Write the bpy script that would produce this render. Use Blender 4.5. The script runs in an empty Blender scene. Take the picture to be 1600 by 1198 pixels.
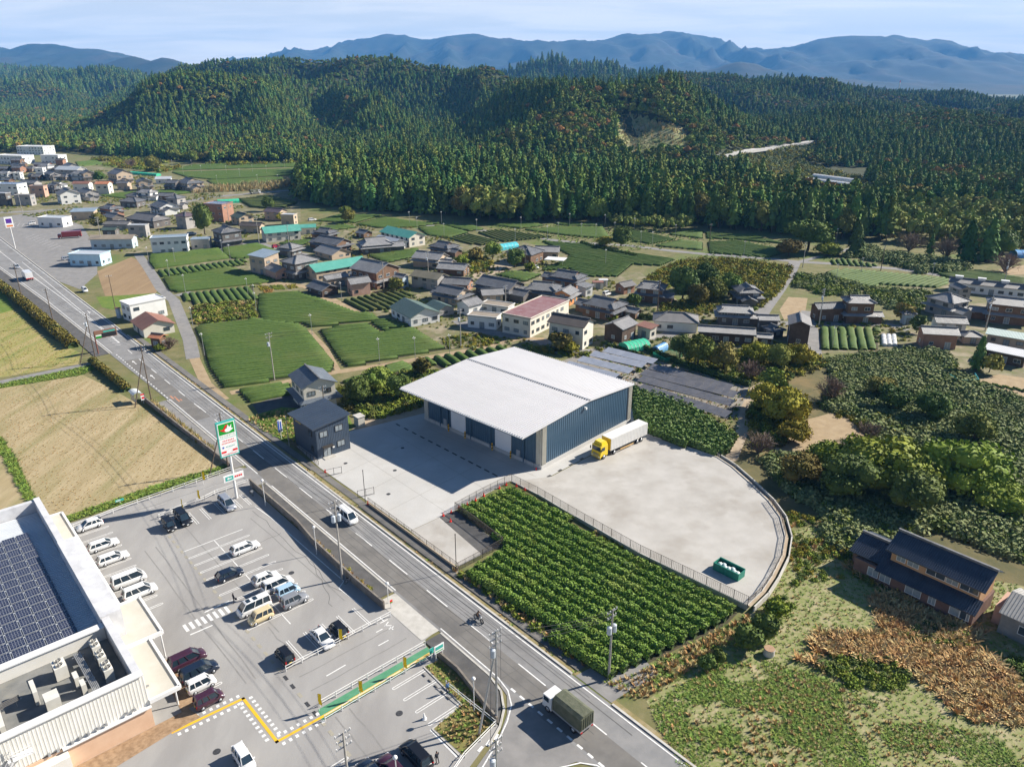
import bpy, bmesh, math, random
import numpy as np
from mathutils import Vector, Matrix
R = math.radians
rng = np.random.default_rng(7)
random.seed(7)
scene = bpy.context.scene
COL = scene.collection

# ---------------------------------------------------------------- camera
FPX, HORIZON, CAM_H = 1160.0, 130.0, 69.0      # focal length in photo pixels, eye-level row, drone height (m)
PITCH = math.atan((599 - HORIZON) / FPX)
cam = bpy.data.cameras.new('camera')
cam.sensor_fit = 'HORIZONTAL'; cam.sensor_width = 36.0
cam.lens = 36.0 * FPX / 1600.0
cam.clip_start = 1.0; cam.clip_end = 60000.0
camo = bpy.data.objects.new('camera', cam); COL.objects.link(camo)
camo.location = (0, 0, CAM_H); camo.rotation_euler = (R(90) - PITCH, 0, 0)
scene.camera = camo

# ---------------------------------------------------------------- light
SUN_AZ, SUN_EL = R(69.5), R(32.5)               # azimuth clockwise from +Y
w = bpy.data.worlds.new('World'); scene.world = w; w.use_nodes = True
nt = w.node_tree; nt.nodes.clear()
o_ = nt.nodes.new('ShaderNodeOutputWorld'); bg = nt.nodes.new('ShaderNodeBackground')
sky = nt.nodes.new('ShaderNodeTexSky'); sky.sky_type = 'NISHITA'; sky.sun_disc = False
sky.sun_elevation = SUN_EL; sky.sun_rotation = SUN_AZ
sky.altitude = 100; sky.air_density = 0.75; sky.dust_density = 0.25; sky.ozone_density = 4.0
# thin high cloud streaks over the whole dome, denser towards the horizon as stratus always looks
tc = nt.nodes.new('ShaderNodeTexCoord'); sep = nt.nodes.new('ShaderNodeSeparateXYZ')
nt.links.new(tc.outputs['Generated'], sep.inputs[0])
def wmath(op, a, b=None):
 m = nt.nodes.new('ShaderNodeMath'); m.operation = op
 for i, v in enumerate((a, b)):
  if v is None: continue
  if isinstance(v, (int, float)): m.inputs[i].default_value = v
  else: nt.links.new(v, m.inputs[i])
 return m.outputs[0]
zz = wmath('ADD', wmath('MAXIMUM', sep.outputs[2], 0.0), 0.08)
cmb = nt.nodes.new('ShaderNodeCombineXYZ')
nt.links.new(wmath('DIVIDE', sep.outputs[0], zz), cmb.inputs[0])
nt.links.new(wmath('MULTIPLY', wmath('DIVIDE', sep.outputs[1], zz), 2.2), cmb.inputs[1])
nz = nt.nodes.new('ShaderNodeTexNoise'); nz.inputs['Scale'].default_value = 0.55
nz.inputs['Detail'].default_value = 7; nz.inputs['Roughness'].default_value = 0.62
nz.inputs['Distortion'].default_value = 0.6
nt.links.new(cmb.outputs[0], nz.inputs['Vector'])
rp = nt.nodes.new('ShaderNodeValToRGB'); rp.color_ramp.elements[0].position = 0.40; rp.color_ramp.elements[1].position = 0.62
rp.color_ramp.elements[0].color = (.74, .74, .74, 1); rp.color_ramp.elements[1].color = (1, 1, 1, 1)
nt.links.new(nz.outputs['Fac'], rp.inputs['Fac'])
mx = nt.nodes.new('ShaderNodeMix'); mx.data_type = 'RGBA'
nt.links.new(wmath('MULTIPLY', rp.outputs['Color'], wmath('MAXIMUM', wmath('SUBTRACT', 1.0, wmath('MULTIPLY', sep.outputs[2], 5.2)), 0.0)), mx.inputs['Factor'])
nt.links.new(sky.outputs[0], mx.inputs['A']); mx.inputs['B'].default_value = (20.0, 17.8, 15.2, 1)
nt.links.new(mx.outputs['Result'], bg.inputs['Color']); bg.inputs['Strength'].default_value = 0.05
nt.links.new(bg.outputs[0], o_.inputs['Surface'])
sun = bpy.data.lights.new('sun', 'SUN'); sun.energy = 5.0; sun.angle = R(0.53); sun.color = (1.0, 0.93, 0.82)
suno = bpy.data.objects.new('sun', sun); COL.objects.link(suno)
sv = Vector((math.sin(SUN_AZ) * math.cos(SUN_EL), math.cos(SUN_AZ) * math.cos(SUN_EL), math.sin(SUN_EL)))
suno.rotation_euler = (-sv).to_track_quat('-Z', 'Y').to_euler(); suno.location = sv * 300

vs = scene.view_settings
vs.view_transform = 'Standard'; vs.look = 'None'; vs.gamma = 1.0; vs.use_curve_mapping = False
vs.exposure = 1.1
scene.render.engine = 'CYCLES'
cy = scene.cycles
cy.max_bounces = 4; cy.diffuse_bounces = 2; cy.glossy_bounces = 2; cy.transmission_bounces = 3
cy.volume_bounces = 0; cy.transparent_max_bounces = 6
cy.use_denoising = True
cy.caustics_reflective = False; cy.caustics_refractive = False
cy.sample_clamp_indirect = 4

# ---------------------------------------------------------------- survey: photo pixel of a ground point -> world metres
def ray(x, y):
 u = (x - 800) / FPX; v = (y - 599) / FPX
 return Vector((u, math.cos(PITCH) - v * math.sin(PITCH), -math.sin(PITCH) - v * math.cos(PITCH)))
def W(x, y, z=0.0):
 d = ray(x, y); t = (z - CAM_H) / d.z
 return Vector((d.x * t, d.y * t, z))
def at_dist(x, y, D):
 d = ray(x, y); t = D / d.y
 return Vector((d.x * t, D, CAM_H + d.z * t))
def az_of(a, b):
 d = b - a; return math.atan2(d.x, d.y)
def dirv(az): return Vector((math.sin(az), math.cos(az), 0))

# ---------------------------------------------------------------- materials
MATS = {}
def mat(name, c, c2=None, s=1.0, rough=0.8, bump=0.0, bs=None, metal=0.0, spec=0.3, rand=0.0, c3=None, s3=None, coord='pos', detail=5, stretch=None, wave=None, emit=None, coat=0, alpha=None):
 """procedural material: noise between c and c2 (+ blotches of c3), per-object variation, noise or wave bump"""
 if name in MATS: return MATS[name]
 m = bpy.data.materials.new(name); m.use_nodes = True; t = m.node_tree; N = t.nodes
 b = N['Principled BSDF']
 b.inputs['Roughness'].default_value = rough; b.inputs['Metallic'].default_value = metal
 b.inputs['Specular IOR Level'].default_value = spec
 if coat: b.inputs['Coat Weight'].default_value = coat
 def src():
  if coord == 'pos':
   v = N.new('ShaderNodeNewGeometry').outputs['Position']
  else:
   v = N.new('ShaderNodeTexCoord').outputs['Object']
  if stretch:
   mp = N.new('ShaderNodeMapping'); mp.inputs['Scale'].default_value = stretch[:3]
   if len(stretch) > 3: mp.inputs['Rotation'].default_value = (0, 0, stretch[3])
   t.links.new(v, mp.inputs[0]); v = mp.outputs[0]
  return v
 def mixc(f, a, bb):
  k = N.new('ShaderNodeMix'); k.data_type = 'RGBA'
  t.links.new(f, k.inputs['Factor'])
  for key, val in (('A', a), ('B', bb)):
   if isinstance(val, tuple): k.inputs[key].default_value = (*val[:3], 1)
   else: t.links.new(val, k.inputs[key])
  return k.outputs['Result']
 def noise(scale, lo=.35, hi=.65, det=detail):
  n = N.new('ShaderNodeTexNoise'); n.inputs['Scale'].default_value = scale; n.inputs['Detail'].default_value = det
  n.inputs['Roughness'].default_value = 0.6
  t.links.new(src(), n.inputs['Vector'])
  r = N.new('ShaderNodeMapRange'); r.inputs[1].default_value = lo; r.inputs[2].default_value = hi
  t.links.new(n.outputs['Fac'], r.inputs[0]); return r.outputs[0]
 col = c
 if c2 is not None: col = mixc(noise(s), c, c2)
 if c3 is not None: col = mixc(noise(s3 or s * .2, .5, .7), col if not isinstance(col, tuple) else col, c3)
 if wave:                       # (axis 'X'/'Y'/'Z', scale, colour, amount): fine parallel lines
  wv = N.new('ShaderNodeTexWave'); wv.bands_direction = wave[0]; wv.inputs['Scale'].default_value = wave[1]
  wv.inputs['Distortion'].default_value = wave[4] if len(wave) > 4 else 0
  t.links.new(src(), wv.inputs['Vector'])
  if wave[2] is not None:
   r = N.new('ShaderNodeMapRange'); r.inputs[1].default_value = .55; r.inputs[2].default_value = .9; r.inputs[4].default_value = wave[3]
   t.links.new(wv.outputs['Fac'], r.inputs[0])
   col = mixc(r.outputs[0], col, wave[2])
  if bump:
   bp = N.new('ShaderNodeBump'); bp.inputs['Strength'].default_value = bump; bp.inputs['Distance'].default_value = 0.05
   t.links.new(wv.outputs['Fac'], bp.inputs['Height']); t.links.new(bp.outputs[0], b.inputs['Normal'])
 elif bump:
  n = N.new('ShaderNodeTexNoise'); n.inputs['Scale'].default_value = bs or s * 4; n.inputs['Detail'].default_value = 4
  t.links.new(src(), n.inputs['Vector'])
  bp = N.new('ShaderNodeBump'); bp.inputs['Strength'].default_value = bump; bp.inputs['Distance'].default_value = 0.1
  t.links.new(n.outputs['Fac'], bp.inputs['Height']); t.links.new(bp.outputs[0], b.inputs['Normal'])
 if rand:
  oi = N.new('ShaderNodeObjectInfo'); h = N.new('ShaderNodeHueSaturation')
  def rng_map(a, bb, k):
   mm = N.new('ShaderNodeMath'); mm.operation = 'MULTIPLY'; mm.inputs[1].default_value = k
   t.links.new(oi.outputs['Random'], mm.inputs[0])
   fr = N.new('ShaderNodeMath'); fr.operation = 'FRACT'; t.links.new(mm.outputs[0], fr.inputs[0])
   r = N.new('ShaderNodeMapRange'); r.inputs[3].default_value = a; r.inputs[4].default_value = bb
   t.links.new(fr.outputs[0], r.inputs[0]); return r.outputs[0]
  t.links.new(rng_map(.5 - .05 * rand, .5 + .03 * rand, 1.0), h.inputs['Hue'])
  t.links.new(rng_map(1 - .45 * rand, 1 + .5 * rand, 7.31), h.inputs['Value'])
  if isinstance(col, tuple): h.inputs['Color'].default_value = (*col[:3], 1)
  else: t.links.new(col, h.inputs['Color'])
  col = h.outputs['Color']
 if isinstance(col, tuple): b.inputs['Base Color'].default_value = (*col[:3], 1)
 else: t.links.new(col, b.inputs['Base Color'])
 MATS[name] = m
 return m

# ---------------------------------------------------------------- mesh builder
class MB:
 def __init__(s): s.v = []; s.f = []; s.m = []
 def add(s, vs, fs, m=0):
  o = len(s.v); s.v += [tuple(p) for p in vs]
  s.f += [tuple(i + o for i in f) for f in fs]; s.m += [m] * len(fs); return s
 def box(s, c, d, rz=0, m=0, taper=1.0):
  cx, cy_, cz = c; hx, hy, hz = d[0] / 2, d[1] / 2, d[2] / 2; ca, sa = math.cos(rz), math.sin(rz); P = []
  for z, k in ((-hz, 1), (hz, taper)):
   for x, y in ((-hx, -hy), (hx, -hy), (hx, hy), (-hx, hy)):
    x *= k; y *= k; P.append((cx + x * ca - y * sa, cy_ + x * sa + y * ca, cz + z))
  return s.add(P, [(3, 2, 1, 0), (4, 5, 6, 7), (0, 1, 5, 4), (1, 2, 6, 5), (2, 3, 7, 6), (3, 0, 4, 7)], m)
 def bar(s, a, b, wd, ht=None, m=0):
  a = Vector(a); b = Vector(b); ht = ht or wd; d = (b - a)
  if d.length < 1e-6: return s
  d.normalize(); up = Vector((0, 0, 1)) if abs(d.z) < .95 else Vector((1, 0, 0))
  x = d.cross(up).normalized(); y = x.cross(d)
  P = [p + x * (i * wd / 2) + y * (j * ht / 2) for p in (a, b) for i, j in ((-1, -1), (1, -1), (1, 1), (-1, 1))]
  return s.add(P, [(3, 2, 1, 0), (4, 5, 6, 7), (0, 1, 5, 4), (1, 2, 6, 5), (2, 3, 7, 6), (3, 0, 4, 7)], m)
 def tube(s, pts, rad, n=8, m=0, cap=True):
  pts = [Vector(p) for p in pts]
  if not hasattr(rad, '__len__'): rad = [rad] * len(pts)
  P = []; 
  for i, p in enumerate(pts):
   d = (pts[min(i + 1, len(pts) - 1)] - pts[max(i - 1, 0)]).normalized()
   up = Vector((0, 0, 1)) if abs(d.z) < .9 else Vector((1, 0, 0))
   x = d.cross(up).normalized(); y = x.cross(d)
   for k in range(n):
    a = 2 * math.pi * k / n; P.append(p + (x * math.cos(a) + y * math.sin(a)) * rad[i])
  F = []
  for i in range(len(pts) - 1):
   for k in range(n):
    F.append((i * n + k, (i + 1) * n + k, (i + 1) * n + (k + 1) % n, i * n + (k + 1) % n))
  if cap: F.append(tuple(range(n))); F.append(tuple(reversed(range((len(pts) - 1) * n, len(pts) * n))))
  return s.add(P, F, m)
 def prism(s, poly, z0, z1, m=0, mtop=None, bottom=False):
  """poly: world xy points; z1 number or per-vertex list"""
  n = len(poly); A = sum(poly[i][0] * poly[(i + 1) % n][1] - poly[(i + 1) % n][0] * poly[i][1] for i in range(n))
  if A < 0: poly = poly[::-1]; z1 = z1[::-1] if hasattr(z1, '__len__') else z1
  zt = z1 if hasattr(z1, '__len__') else [z1] * n
  o = [(p[0], p[1], z0) for p in poly] + [(p[0], p[1], zt[i]) for i, p in enumerate(poly)]
  s.add(o, [(i, (i + 1) % n, (i + 1) % n + n, i + n) for i in range(n)], m)
  s.add([(p[0], p[1], zt[i]) for i, p in enumerate(poly)], [tuple(range(n))], m if mtop is None else mtop)
  if bottom: s.add([(p[0], p[1], z0) for p in poly], [tuple(reversed(range(n)))], m)
  return s
 def mesh(s, name, mats, smooth=False):
  me = bpy.data.meshes.new(name); me.from_pydata(s.v, [], s.f)
  for k in (mats if isinstance(mats, (list, tuple)) else [mats]): me.materials.append(k)
  if any(s.m): me.polygons.foreach_set('material_index', s.m)
  if smooth: me.polygons.foreach_set('use_smooth', [True] * len(s.f))
  me.update(); return me
 def build(s, name, mats, parent=None, loc=None, rz=0, smooth=False):
  return link(name, s.mesh(name, mats, smooth), parent, loc, rz)
def link(name, me, parent=None, loc=None, rz=0):
 o = bpy.data.objects.new(name, me); COL.objects.link(o)
 if parent is not None: o.parent = parent
 if loc is not None: o.location = loc
 if rz: o.rotation_euler = (0, 0, rz)
 return o
def np_mesh(name, V, F, mats, mi=None, smooth=False):
 me = bpy.data.meshes.new(name); V = np.asarray(V, np.float32); F = np.asarray(F, np.int32)
 nf, k = F.shape
 me.vertices.add(len(V)); me.vertices.foreach_set('co', V.ravel())
 me.loops.add(nf * k); me.loops.foreach_set('vertex_index', F.ravel())
 me.polygons.add(nf); me.polygons.foreach_set('loop_start', np.arange(0, nf * k, k, dtype=np.int32))
 for m in (mats if isinstance(mats, (list, tuple)) else [mats]): me.materials.append(m)
 if mi is not None: me.polygons.foreach_set('material_index', np.asarray(mi, np.int32))
 if smooth: me.polygons.foreach_set('use_smooth', np.ones(nf, bool))
 me.update(calc_edges=True); return me
def tag(o, label=None, cat=None, group=None, kind=None):
 if label: o['label'] = label
 if cat: o['category'] = cat
 if group: o['group'] = group
 if kind: o['kind'] = kind
 return o
def thing(name, label, cat, loc=(0, 0, 0), rz=0, group=None):
 o = bpy.data.objects.new(name, None); COL.objects.link(o)
 o.location = loc; o.rotation_euler = (0, 0, rz); o.empty_display_size = .3
 return tag(o, label, cat, group, 'thing')
def copy_tree(o, parent=None):
 c = o.copy(); COL.objects.link(c); c.parent = parent
 for ch in list(o.children): copy_tree(ch, c)
 return c
def sheet(name, px, z, m, kind='structure', label=None, cat=None, world=False, thick=0.0, parent=None):
 """flat surface through photo-surveyed ground points"""
 P = [Vector(p) if world else W(*p) for p in px]
 bm = bmesh.new(); vs_ = [bm.verts.new((p.x, p.y, z)) for p in P]
 f = bm.faces.new(vs_)
 if f.normal.z < 0 or f.calc_area() == 0: pass
 bm.normal_update()
 if f.normal.z < 0: f.normal_flip()
 if thick:
  r = bmesh.ops.extrude_face_region(bm, geom=[f])
  low = [g for g in r['geom'] if isinstance(g, bmesh.types.BMVert)]
  bmesh.ops.translate(bm, verts=low, vec=(0, 0, -thick)); bm.normal_update()
  bmesh.ops.recalc_face_normals(bm, faces=bm.faces)
 bmesh.ops.triangulate(bm, faces=[g for g in bm.faces if len(g.verts) > 4])
 me = bpy.data.meshes.new(name); bm.to_mesh(me); bm.free(); me.materials.append(m)
 o = link(name, me, parent); tag(o, label, cat, None, kind)
 return o
def in_poly(P, poly):
 """vectorised point in polygon; P (N,2), poly [(x,y)]"""
 x, y = P[:, 0], P[:, 1]; ins = np.zeros(len(P), bool); n = len(poly)
 for i in range(n):
  x1, y1 = poly[i][0], poly[i][1]; x2, y2 = poly[(i + 1) % n][0], poly[(i + 1) % n][1]
  if y1 == y2: continue
  c = ((y1 > y) != (y2 > y)) & (x < (x2 - x1) * (y - y1) / (y2 - y1) + x1)
  ins ^= c
 return ins
def wpoly(px, z=0): return [W(x, y, z) for x, y in px]
def fill_points(poly, spacing, jitter=.9):
 xs = [p[0] for p in poly]; ys = [p[1] for p in poly]
 gx, gy = np.meshgrid(np.arange(min(xs), max(xs), spacing), np.arange(min(ys), max(ys), spacing))
 P = np.stack([gx.ravel(), gy.ravel()], 1); P += (rng.random(P.shape) - .5) * spacing * jitter * 2 * .7
 return P[in_poly(P, poly)]

# ---------------------------------------------------------------- foliage
M_CONIFER = mat('conifer_needles', (0.046, 0.108, 0.035), (0.108, 0.187, 0.043), s=.35, rough=.75, spec=.06, rand=.8, coord='obj')
M_CEDAR = mat('cedar_needles', (0.069, 0.126, 0.033), (0.159, 0.211, 0.043), s=.35, rough=.75, spec=.06, rand=.8, coord='obj')
M_BROAD = mat('broad_leaves', (0.075, 0.143, 0.030), (0.187, 0.232, 0.048), s=.5, rough=.7, spec=.06, rand=.8, coord='obj')
M_OLIVE = mat('olive_leaves', (0.125, 0.144, 0.033), (0.231, 0.213, 0.053), s=.5, rough=.7, spec=.06, rand=.9, coord='obj')
M_AUTUMN = mat('autumn_leaves', (.30, .165, .055), (.34, .23, .07), s=.5, rough=.8, spec=.1, rand=.35, coord='obj')
M_YELLOW = mat('yellow_leaves', (0.270, 0.230, 0.030), (0.176, 0.189, 0.030), s=.6, rough=.75, spec=.06, rand=.6, coord='obj')
M_BAMBOO = mat('bamboo_leaves', (.19, .235, .055), (.27, .30, .09), s=.5, rough=.7, spec=.06, rand=.6, coord='obj')
M_LEAF = mat('shrub_leaves', (.115, .165, .024), (.215, .255, .038), s=.8, rough=.6, spec=.06, rand=.4, coord='obj')
M_LEAFD = mat('dark_shrub_leaves', (.065, .105, .028), (.130, .175, .042), s=.8, rough=.6, spec=.06, rand=.4, coord='obj')
M_LEAFG = mat('grey_green_leaves', (.150, .190, .075), (.250, .280, .125), s=.8, rough=.65, spec=.06, rand=.4, coord='obj')
M_TWIG = mat('bare_twigs', (.16, .115, .085), (.24, .18, .14), s=2, rough=.9, rand=.4, coord='obj')
M_BARK = mat('bark', (.075, .055, .040), (.13, .10, .075), s=3, rough=.95, coord='obj')
M_DRY = mat('dry_grass', (.58, .45, .22), (.42, .32, .14), s=.5, rough=.9, rand=.25, coord='obj')
M_DRYR = mat('russet_grass', (.54, .34, .14), (.42, .25, .10), s=.5, rough=.9, rand=.25, coord='obj')
M_GRASS = mat('green_grass', (0.128, 0.225, 0.033), (0.225, 0.285, 0.053), s=.6, rough=.8, rand=.6, coord='obj')
M_PALE = mat('pale_plume_grass', (0.375, 0.325, 0.188), (0.250, 0.250, 0.112), s=.6, rough=.9, rand=.5, coord='obj')

def quads_at(C, Nrm, size, asp=1.0, spin=True):
 """one quad per centre C (N,3), facing Nrm"""
 n = len(C); Nrm = Nrm / (np.linalg.norm(Nrm, axis=1, keepdims=True) + 1e-9)
 ref = rng.normal(size=(n, 3)) if spin else np.tile([0, 0, 1.], (n, 1)) + rng.normal(size=(n, 3)) * .15
 a = np.cross(Nrm, ref); a /= np.linalg.norm(a, axis=1, keepdims=True) + 1e-9
 b = np.cross(Nrm, a); s = np.asarray(size).reshape(-1, 1) * .5
 V = np.stack([C - a * s - b * s * asp, C + a * s - b * s * asp, C + a * s * .7 + b * s * asp, C - a * s * .7 + b * s * asp], 1).reshape(-1, 3)
 return V, np.arange(4 * n).reshape(n, 4)
def ellipsoid(c, r, nu=8, nv=5):
 V = []; F = []
 for j in range(nv + 1):
  th = math.pi * j / nv
  for i in range(nu):
   ph = 2 * math.pi * i / nu
   V.append((c[0] + r[0] * math.sin(th) * math.cos(ph), c[1] + r[1] * math.sin(th) * math.sin(ph), c[2] - r[2] * math.cos(th)))
 for j in range(nv):
  for i in range(nu): F.append((j * nu + i, j * nu + (i + 1) % nu, (j + 1) * nu + (i + 1) % nu, (j + 1) * nu + i))
 return np.array(V), np.array(F)
def merge(parts):
 V = []; F = []; o = 0
 for v, f in parts: V.append(v); F.append(np.asarray(f) + o); o += len(v)
 return np.concatenate(V), np.concatenate(F)
def crown_mesh(name, m, rx=2., rz=2., zc=2.5, lobes=7, n=220, leaf=.5, core=.62, spread=.62, flat=.8, seed=0):
 """broad crown: leaf faces over several uneven lobes round dark inner lobes"""
 r_ = np.random.default_rng(seed); parts = []
 L = []
 for k in range(lobes):
  a = 2 * math.pi * (k + r_.random() * .7) / lobes; q = spread * rx * (.55 + .6 * r_.random()) * (0 if k == 0 else 1)
  rr = rx * (.42 + .28 * r_.random())
  L.append((q * math.cos(a), q * math.sin(a), zc + rz * (.75 * r_.random() - .35 + (.3 if k == 0 else 0)), rr, rr * flat * rz / rx))
 for (x, y, z, rr, rh) in L:
  if core: parts.append(ellipsoid((x, y, z), (rr * core, rr * core, rh * core), 7, 4))
  k = n // lobes; d = r_.normal(size=(k, 3)); d /= np.linalg.norm(d, axis=1, keepdims=True)
  d[:, 2] = np.where(d[:, 2] < -.45, -d[:, 2], d[:, 2])
  C = d * np.array([rr, rr, rh]) * (.72 + .33 * r_.random((k, 1))) + np.array([x, y, z])
  parts.append(quads_at(C, d * .8 + r_.normal(size=(k, 3)) * .6, leaf * (.6 + .8 * r_.random(k)), .8))
 V, F = merge(parts); return np_mesh(name, V, F, m)
def conifer_mesh(name, m, h=16., r=2.6, n=120, leaf=1.3, base=.12, seed=0, power=.85, trunk=True):
 r_ = np.random.default_rng(seed); parts = []
 t = r_.random(n) ** .8; z = base * h + (1 - base) * h * t; rad = r * (1 - t) ** power * (.62 + .5 * r_.random(n)) + .08
 a = r_.random(n) * 2 * math.pi
 C = np.stack([rad * np.cos(a), rad * np.sin(a), z], 1)
 nr = np.stack([np.cos(a), np.sin(a), .55 + .5 * r_.random(n)], 1) + r_.normal(size=(n, 3)) * .35
 parts.append(quads_at(C, nr, leaf * (1.15 - .6 * t) * (.7 + .6 * r_.random(n)), 1.15))
 k = 7; ring = []                               # dark inner cone
 V = []; F = []
 for j, (zz_, f) in enumerate(((base * h, .55), (base * h + .35 * h, .45), (.97 * h, .02))):
  for i in range(k): V.append((r * f * math.cos(2 * math.pi * i / k), r * f * math.sin(2 * math.pi * i / k), zz_))
 for j in range(2):
  for i in range(k): F.append((j * k + i, j * k + (i + 1) % k, (j + 1) * k + (i + 1) % k, (j + 1) * k + i))
 parts.append((np.array(V), np.array(F)))
 V, F = merge(parts); mi = None; mats = [m]
 if trunk:
  tv = []; tf = []
  for j, (zz_, f) in enumerate(((0, .22), (base * h + 2, .16))):
   for i in range(5): tv.append((f * math.cos(1.2566 * i), f * math.sin(1.2566 * i), zz_))
  for i in range(5): tf.append((i, (i + 1) % 5, 5 + (i + 1) % 5, 5 + i))
  n0 = len(F); V, F = merge([(V, F), (np.array(tv), np.array(tf))]); mi = np.zeros(len(F), int); mi[n0:] = 1; mats = [m, M_BARK]
 return np_mesh(name, V, F, mats, mi)
def tuft_mesh(name, m, r=.5, h=.5, n=14, wd=.12, seed=0, lean=.5):
 """grass tuft: upright blades fanning out"""
 r_ = np.random.default_rng(seed); V = []; F = []
 for k in range(n):
  a = r_.random() * 6.283; q = r * .5 * r_.random(); l = lean * (.3 + r_.random()); hh = h * (.6 + .6 * r_.random())
  c = np.array([q * math.cos(a), q * math.sin(a), 0]); d = np.array([math.cos(a), math.sin(a), 0]); s = np.array([-d[1], d[0], 0]) * wd * (.6 + .7 * r_.random())
  o = len(V); V += [c - s, c + s, c + d * l * r * .6 + s * .8 + [0, 0, hh * .7], c + d * l * r * .6 - s * .8 + [0, 0, hh * .7],
                          c + d * l * r * 1.2 + s * .25 + [0, 0, hh], c + d * l * r * 1.2 - s * .25 + [0, 0, hh]]
  F += [(o, o + 1, o + 2, o + 3), (o + 3, o + 2, o + 4, o + 5)]
 return np_mesh(name, np.array(V), np.array(F), m)
def clump_mesh(name, m, r=.8, h=.8, n=40, leaf=.25, seed=0, core=True):
 """leafy weed clump: dome of leaf faces"""
 r_ = np.random.default_rng(seed); d = r_.normal(size=(n, 3)); d[:, 2] = abs(d[:, 2]); d /= np.linalg.norm(d, axis=1, keepdims=True)
 C = d * np.array([r, r, h]) * (.55 + .5 * r_.random((n, 1)))
 parts = [quads_at(C, d * .6 + r_.normal(size=(n, 3)) * .6 + [0, 0, .4], leaf * (.6 + .8 * r_.random(n)), .9)]
 if core: parts.append(ellipsoid((0, 0, 0), (r * .6, r * .6, h * .6), 6, 4))
 V, F = merge(parts); return np_mesh(name, V, F, m)
def twig_mesh(name, m, h=3., r=2., n=26, seed=0):
 """leafless shrub: fanning branches that fork twice"""
 r_ = np.random.default_rng(seed); mb = MB()
 for k in range(n):
  a = r_.random() * 6.283; e = R(35 + 50 * r_.random()); l = h * (.5 + .4 * r_.random())
  d = Vector((math.cos(a) * math.cos(e) * r / h * 1.2, math.sin(a) * math.cos(e) * r / h * 1.2, math.sin(e)))
  p = Vector((0, 0, 0)); q = p + d * l * .55
  mb.tube([p, q], [.05, .03], 3, cap=False)
  for j in range(4):
   d2 = (d + Vector(r_.normal(size=3) * .35)).normalized(); q2 = q + d2 * l * .4
   mb.tube([q, q2], [.025, .014], 3, cap=False)
   for i in range(4):
    d3 = (d2 + Vector(r_.normal(size=3) * .5)).normalized(); mb.tube([q2, q2 + d3 * l * .3], [.014, .008], 3, cap=False)
 return mb.mesh(name, m)
SC_N = [0]
def scatter(name, P, scl, variants, vi=None, kind='stuff', label=None, cat=None, rz=None, squash=None):
 """one mass of vegetation: mesh of points + geometry nodes that instance the variant meshes"""
 SC_N[0] += 1; n = len(P)
 c = bpy.data.collections.new('variants_%02d' % SC_N[0])
 for i, me in enumerate(variants):
  c.objects.link(bpy.data.objects.new('variant_%02d_%02d' % (SC_N[0], i), me))
 me = bpy.data.meshes.new(name); me.vertices.add(n); me.vertices.foreach_set('co', np.asarray(P, np.float32).ravel())
 for nm, ty, val in (('scl', 'FLOAT', np.broadcast_to(scl, n)), ('rz', 'FLOAT', rng.random(n) * 6.283 if rz is None else rz),
      ('vi', 'INT', rng.integers(0, len(variants), n) if vi is None else vi),
      ('sq', 'FLOAT', np.ones(n) if squash is None else squash)):
  a = me.attributes.new(nm, ty, 'POINT'); a.data.foreach_set('value', np.ascontiguousarray(val, np.int32 if ty == 'INT' else np.float32))
 g = bpy.data.node_groups.new('scatter_%02d' % SC_N[0], 'GeometryNodeTree'); N = g.nodes; L = g.links
 g.interface.new_socket('Geometry', in_out='INPUT', socket_type='NodeSocketGeometry')
 g.interface.new_socket('Geometry', in_out='OUTPUT', socket_type='NodeSocketGeometry')
 gi = N.new('NodeGroupInput'); go = N.new('NodeGroupOutput'); ip = N.new('GeometryNodeInstanceOnPoints'); ci = N.new('GeometryNodeCollectionInfo')
 ci.inputs['Collection'].default_value = c; ci.inputs['Separate Children'].default_value = True; ci.inputs['Reset Children'].default_value = True
 def att(nm, ty):
  k = N.new('GeometryNodeInputNamedAttribute'); k.data_type = ty; k.inputs['Name'].default_value = nm; return k.outputs['Attribute']
 cr = N.new('ShaderNodeCombineXYZ'); L.new(att('rz', 'FLOAT'), cr.inputs[2])
 cs = N.new('ShaderNodeCombineXYZ'); s_ = att('scl', 'FLOAT'); L.new(s_, cs.inputs[0]); L.new(s_, cs.inputs[1])
 mm = N.new('ShaderNodeMath'); mm.operation = 'MULTIPLY'; L.new(s_, mm.inputs[0]); L.new(att('sq', 'FLOAT'), mm.inputs[1]); L.new(mm.outputs[0], cs.inputs[2])
 L.new(gi.outputs[0], ip.inputs['Points']); L.new(ci.outputs[0], ip.inputs['Instance']); ip.inputs['Pick Instance'].default_value = True
 L.new(att('vi', 'INT'), ip.inputs['Instance Index']); L.new(cr.outputs[0], ip.inputs['Rotation']); L.new(cs.outputs[0], ip.inputs['Scale'])
 L.new(ip.outputs[0], go.inputs[0])
 o = link(name, me); md = o.modifiers.new('scatter', 'NODES'); md.node_group = g
 return tag(o, label, cat, None, kind)

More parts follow.
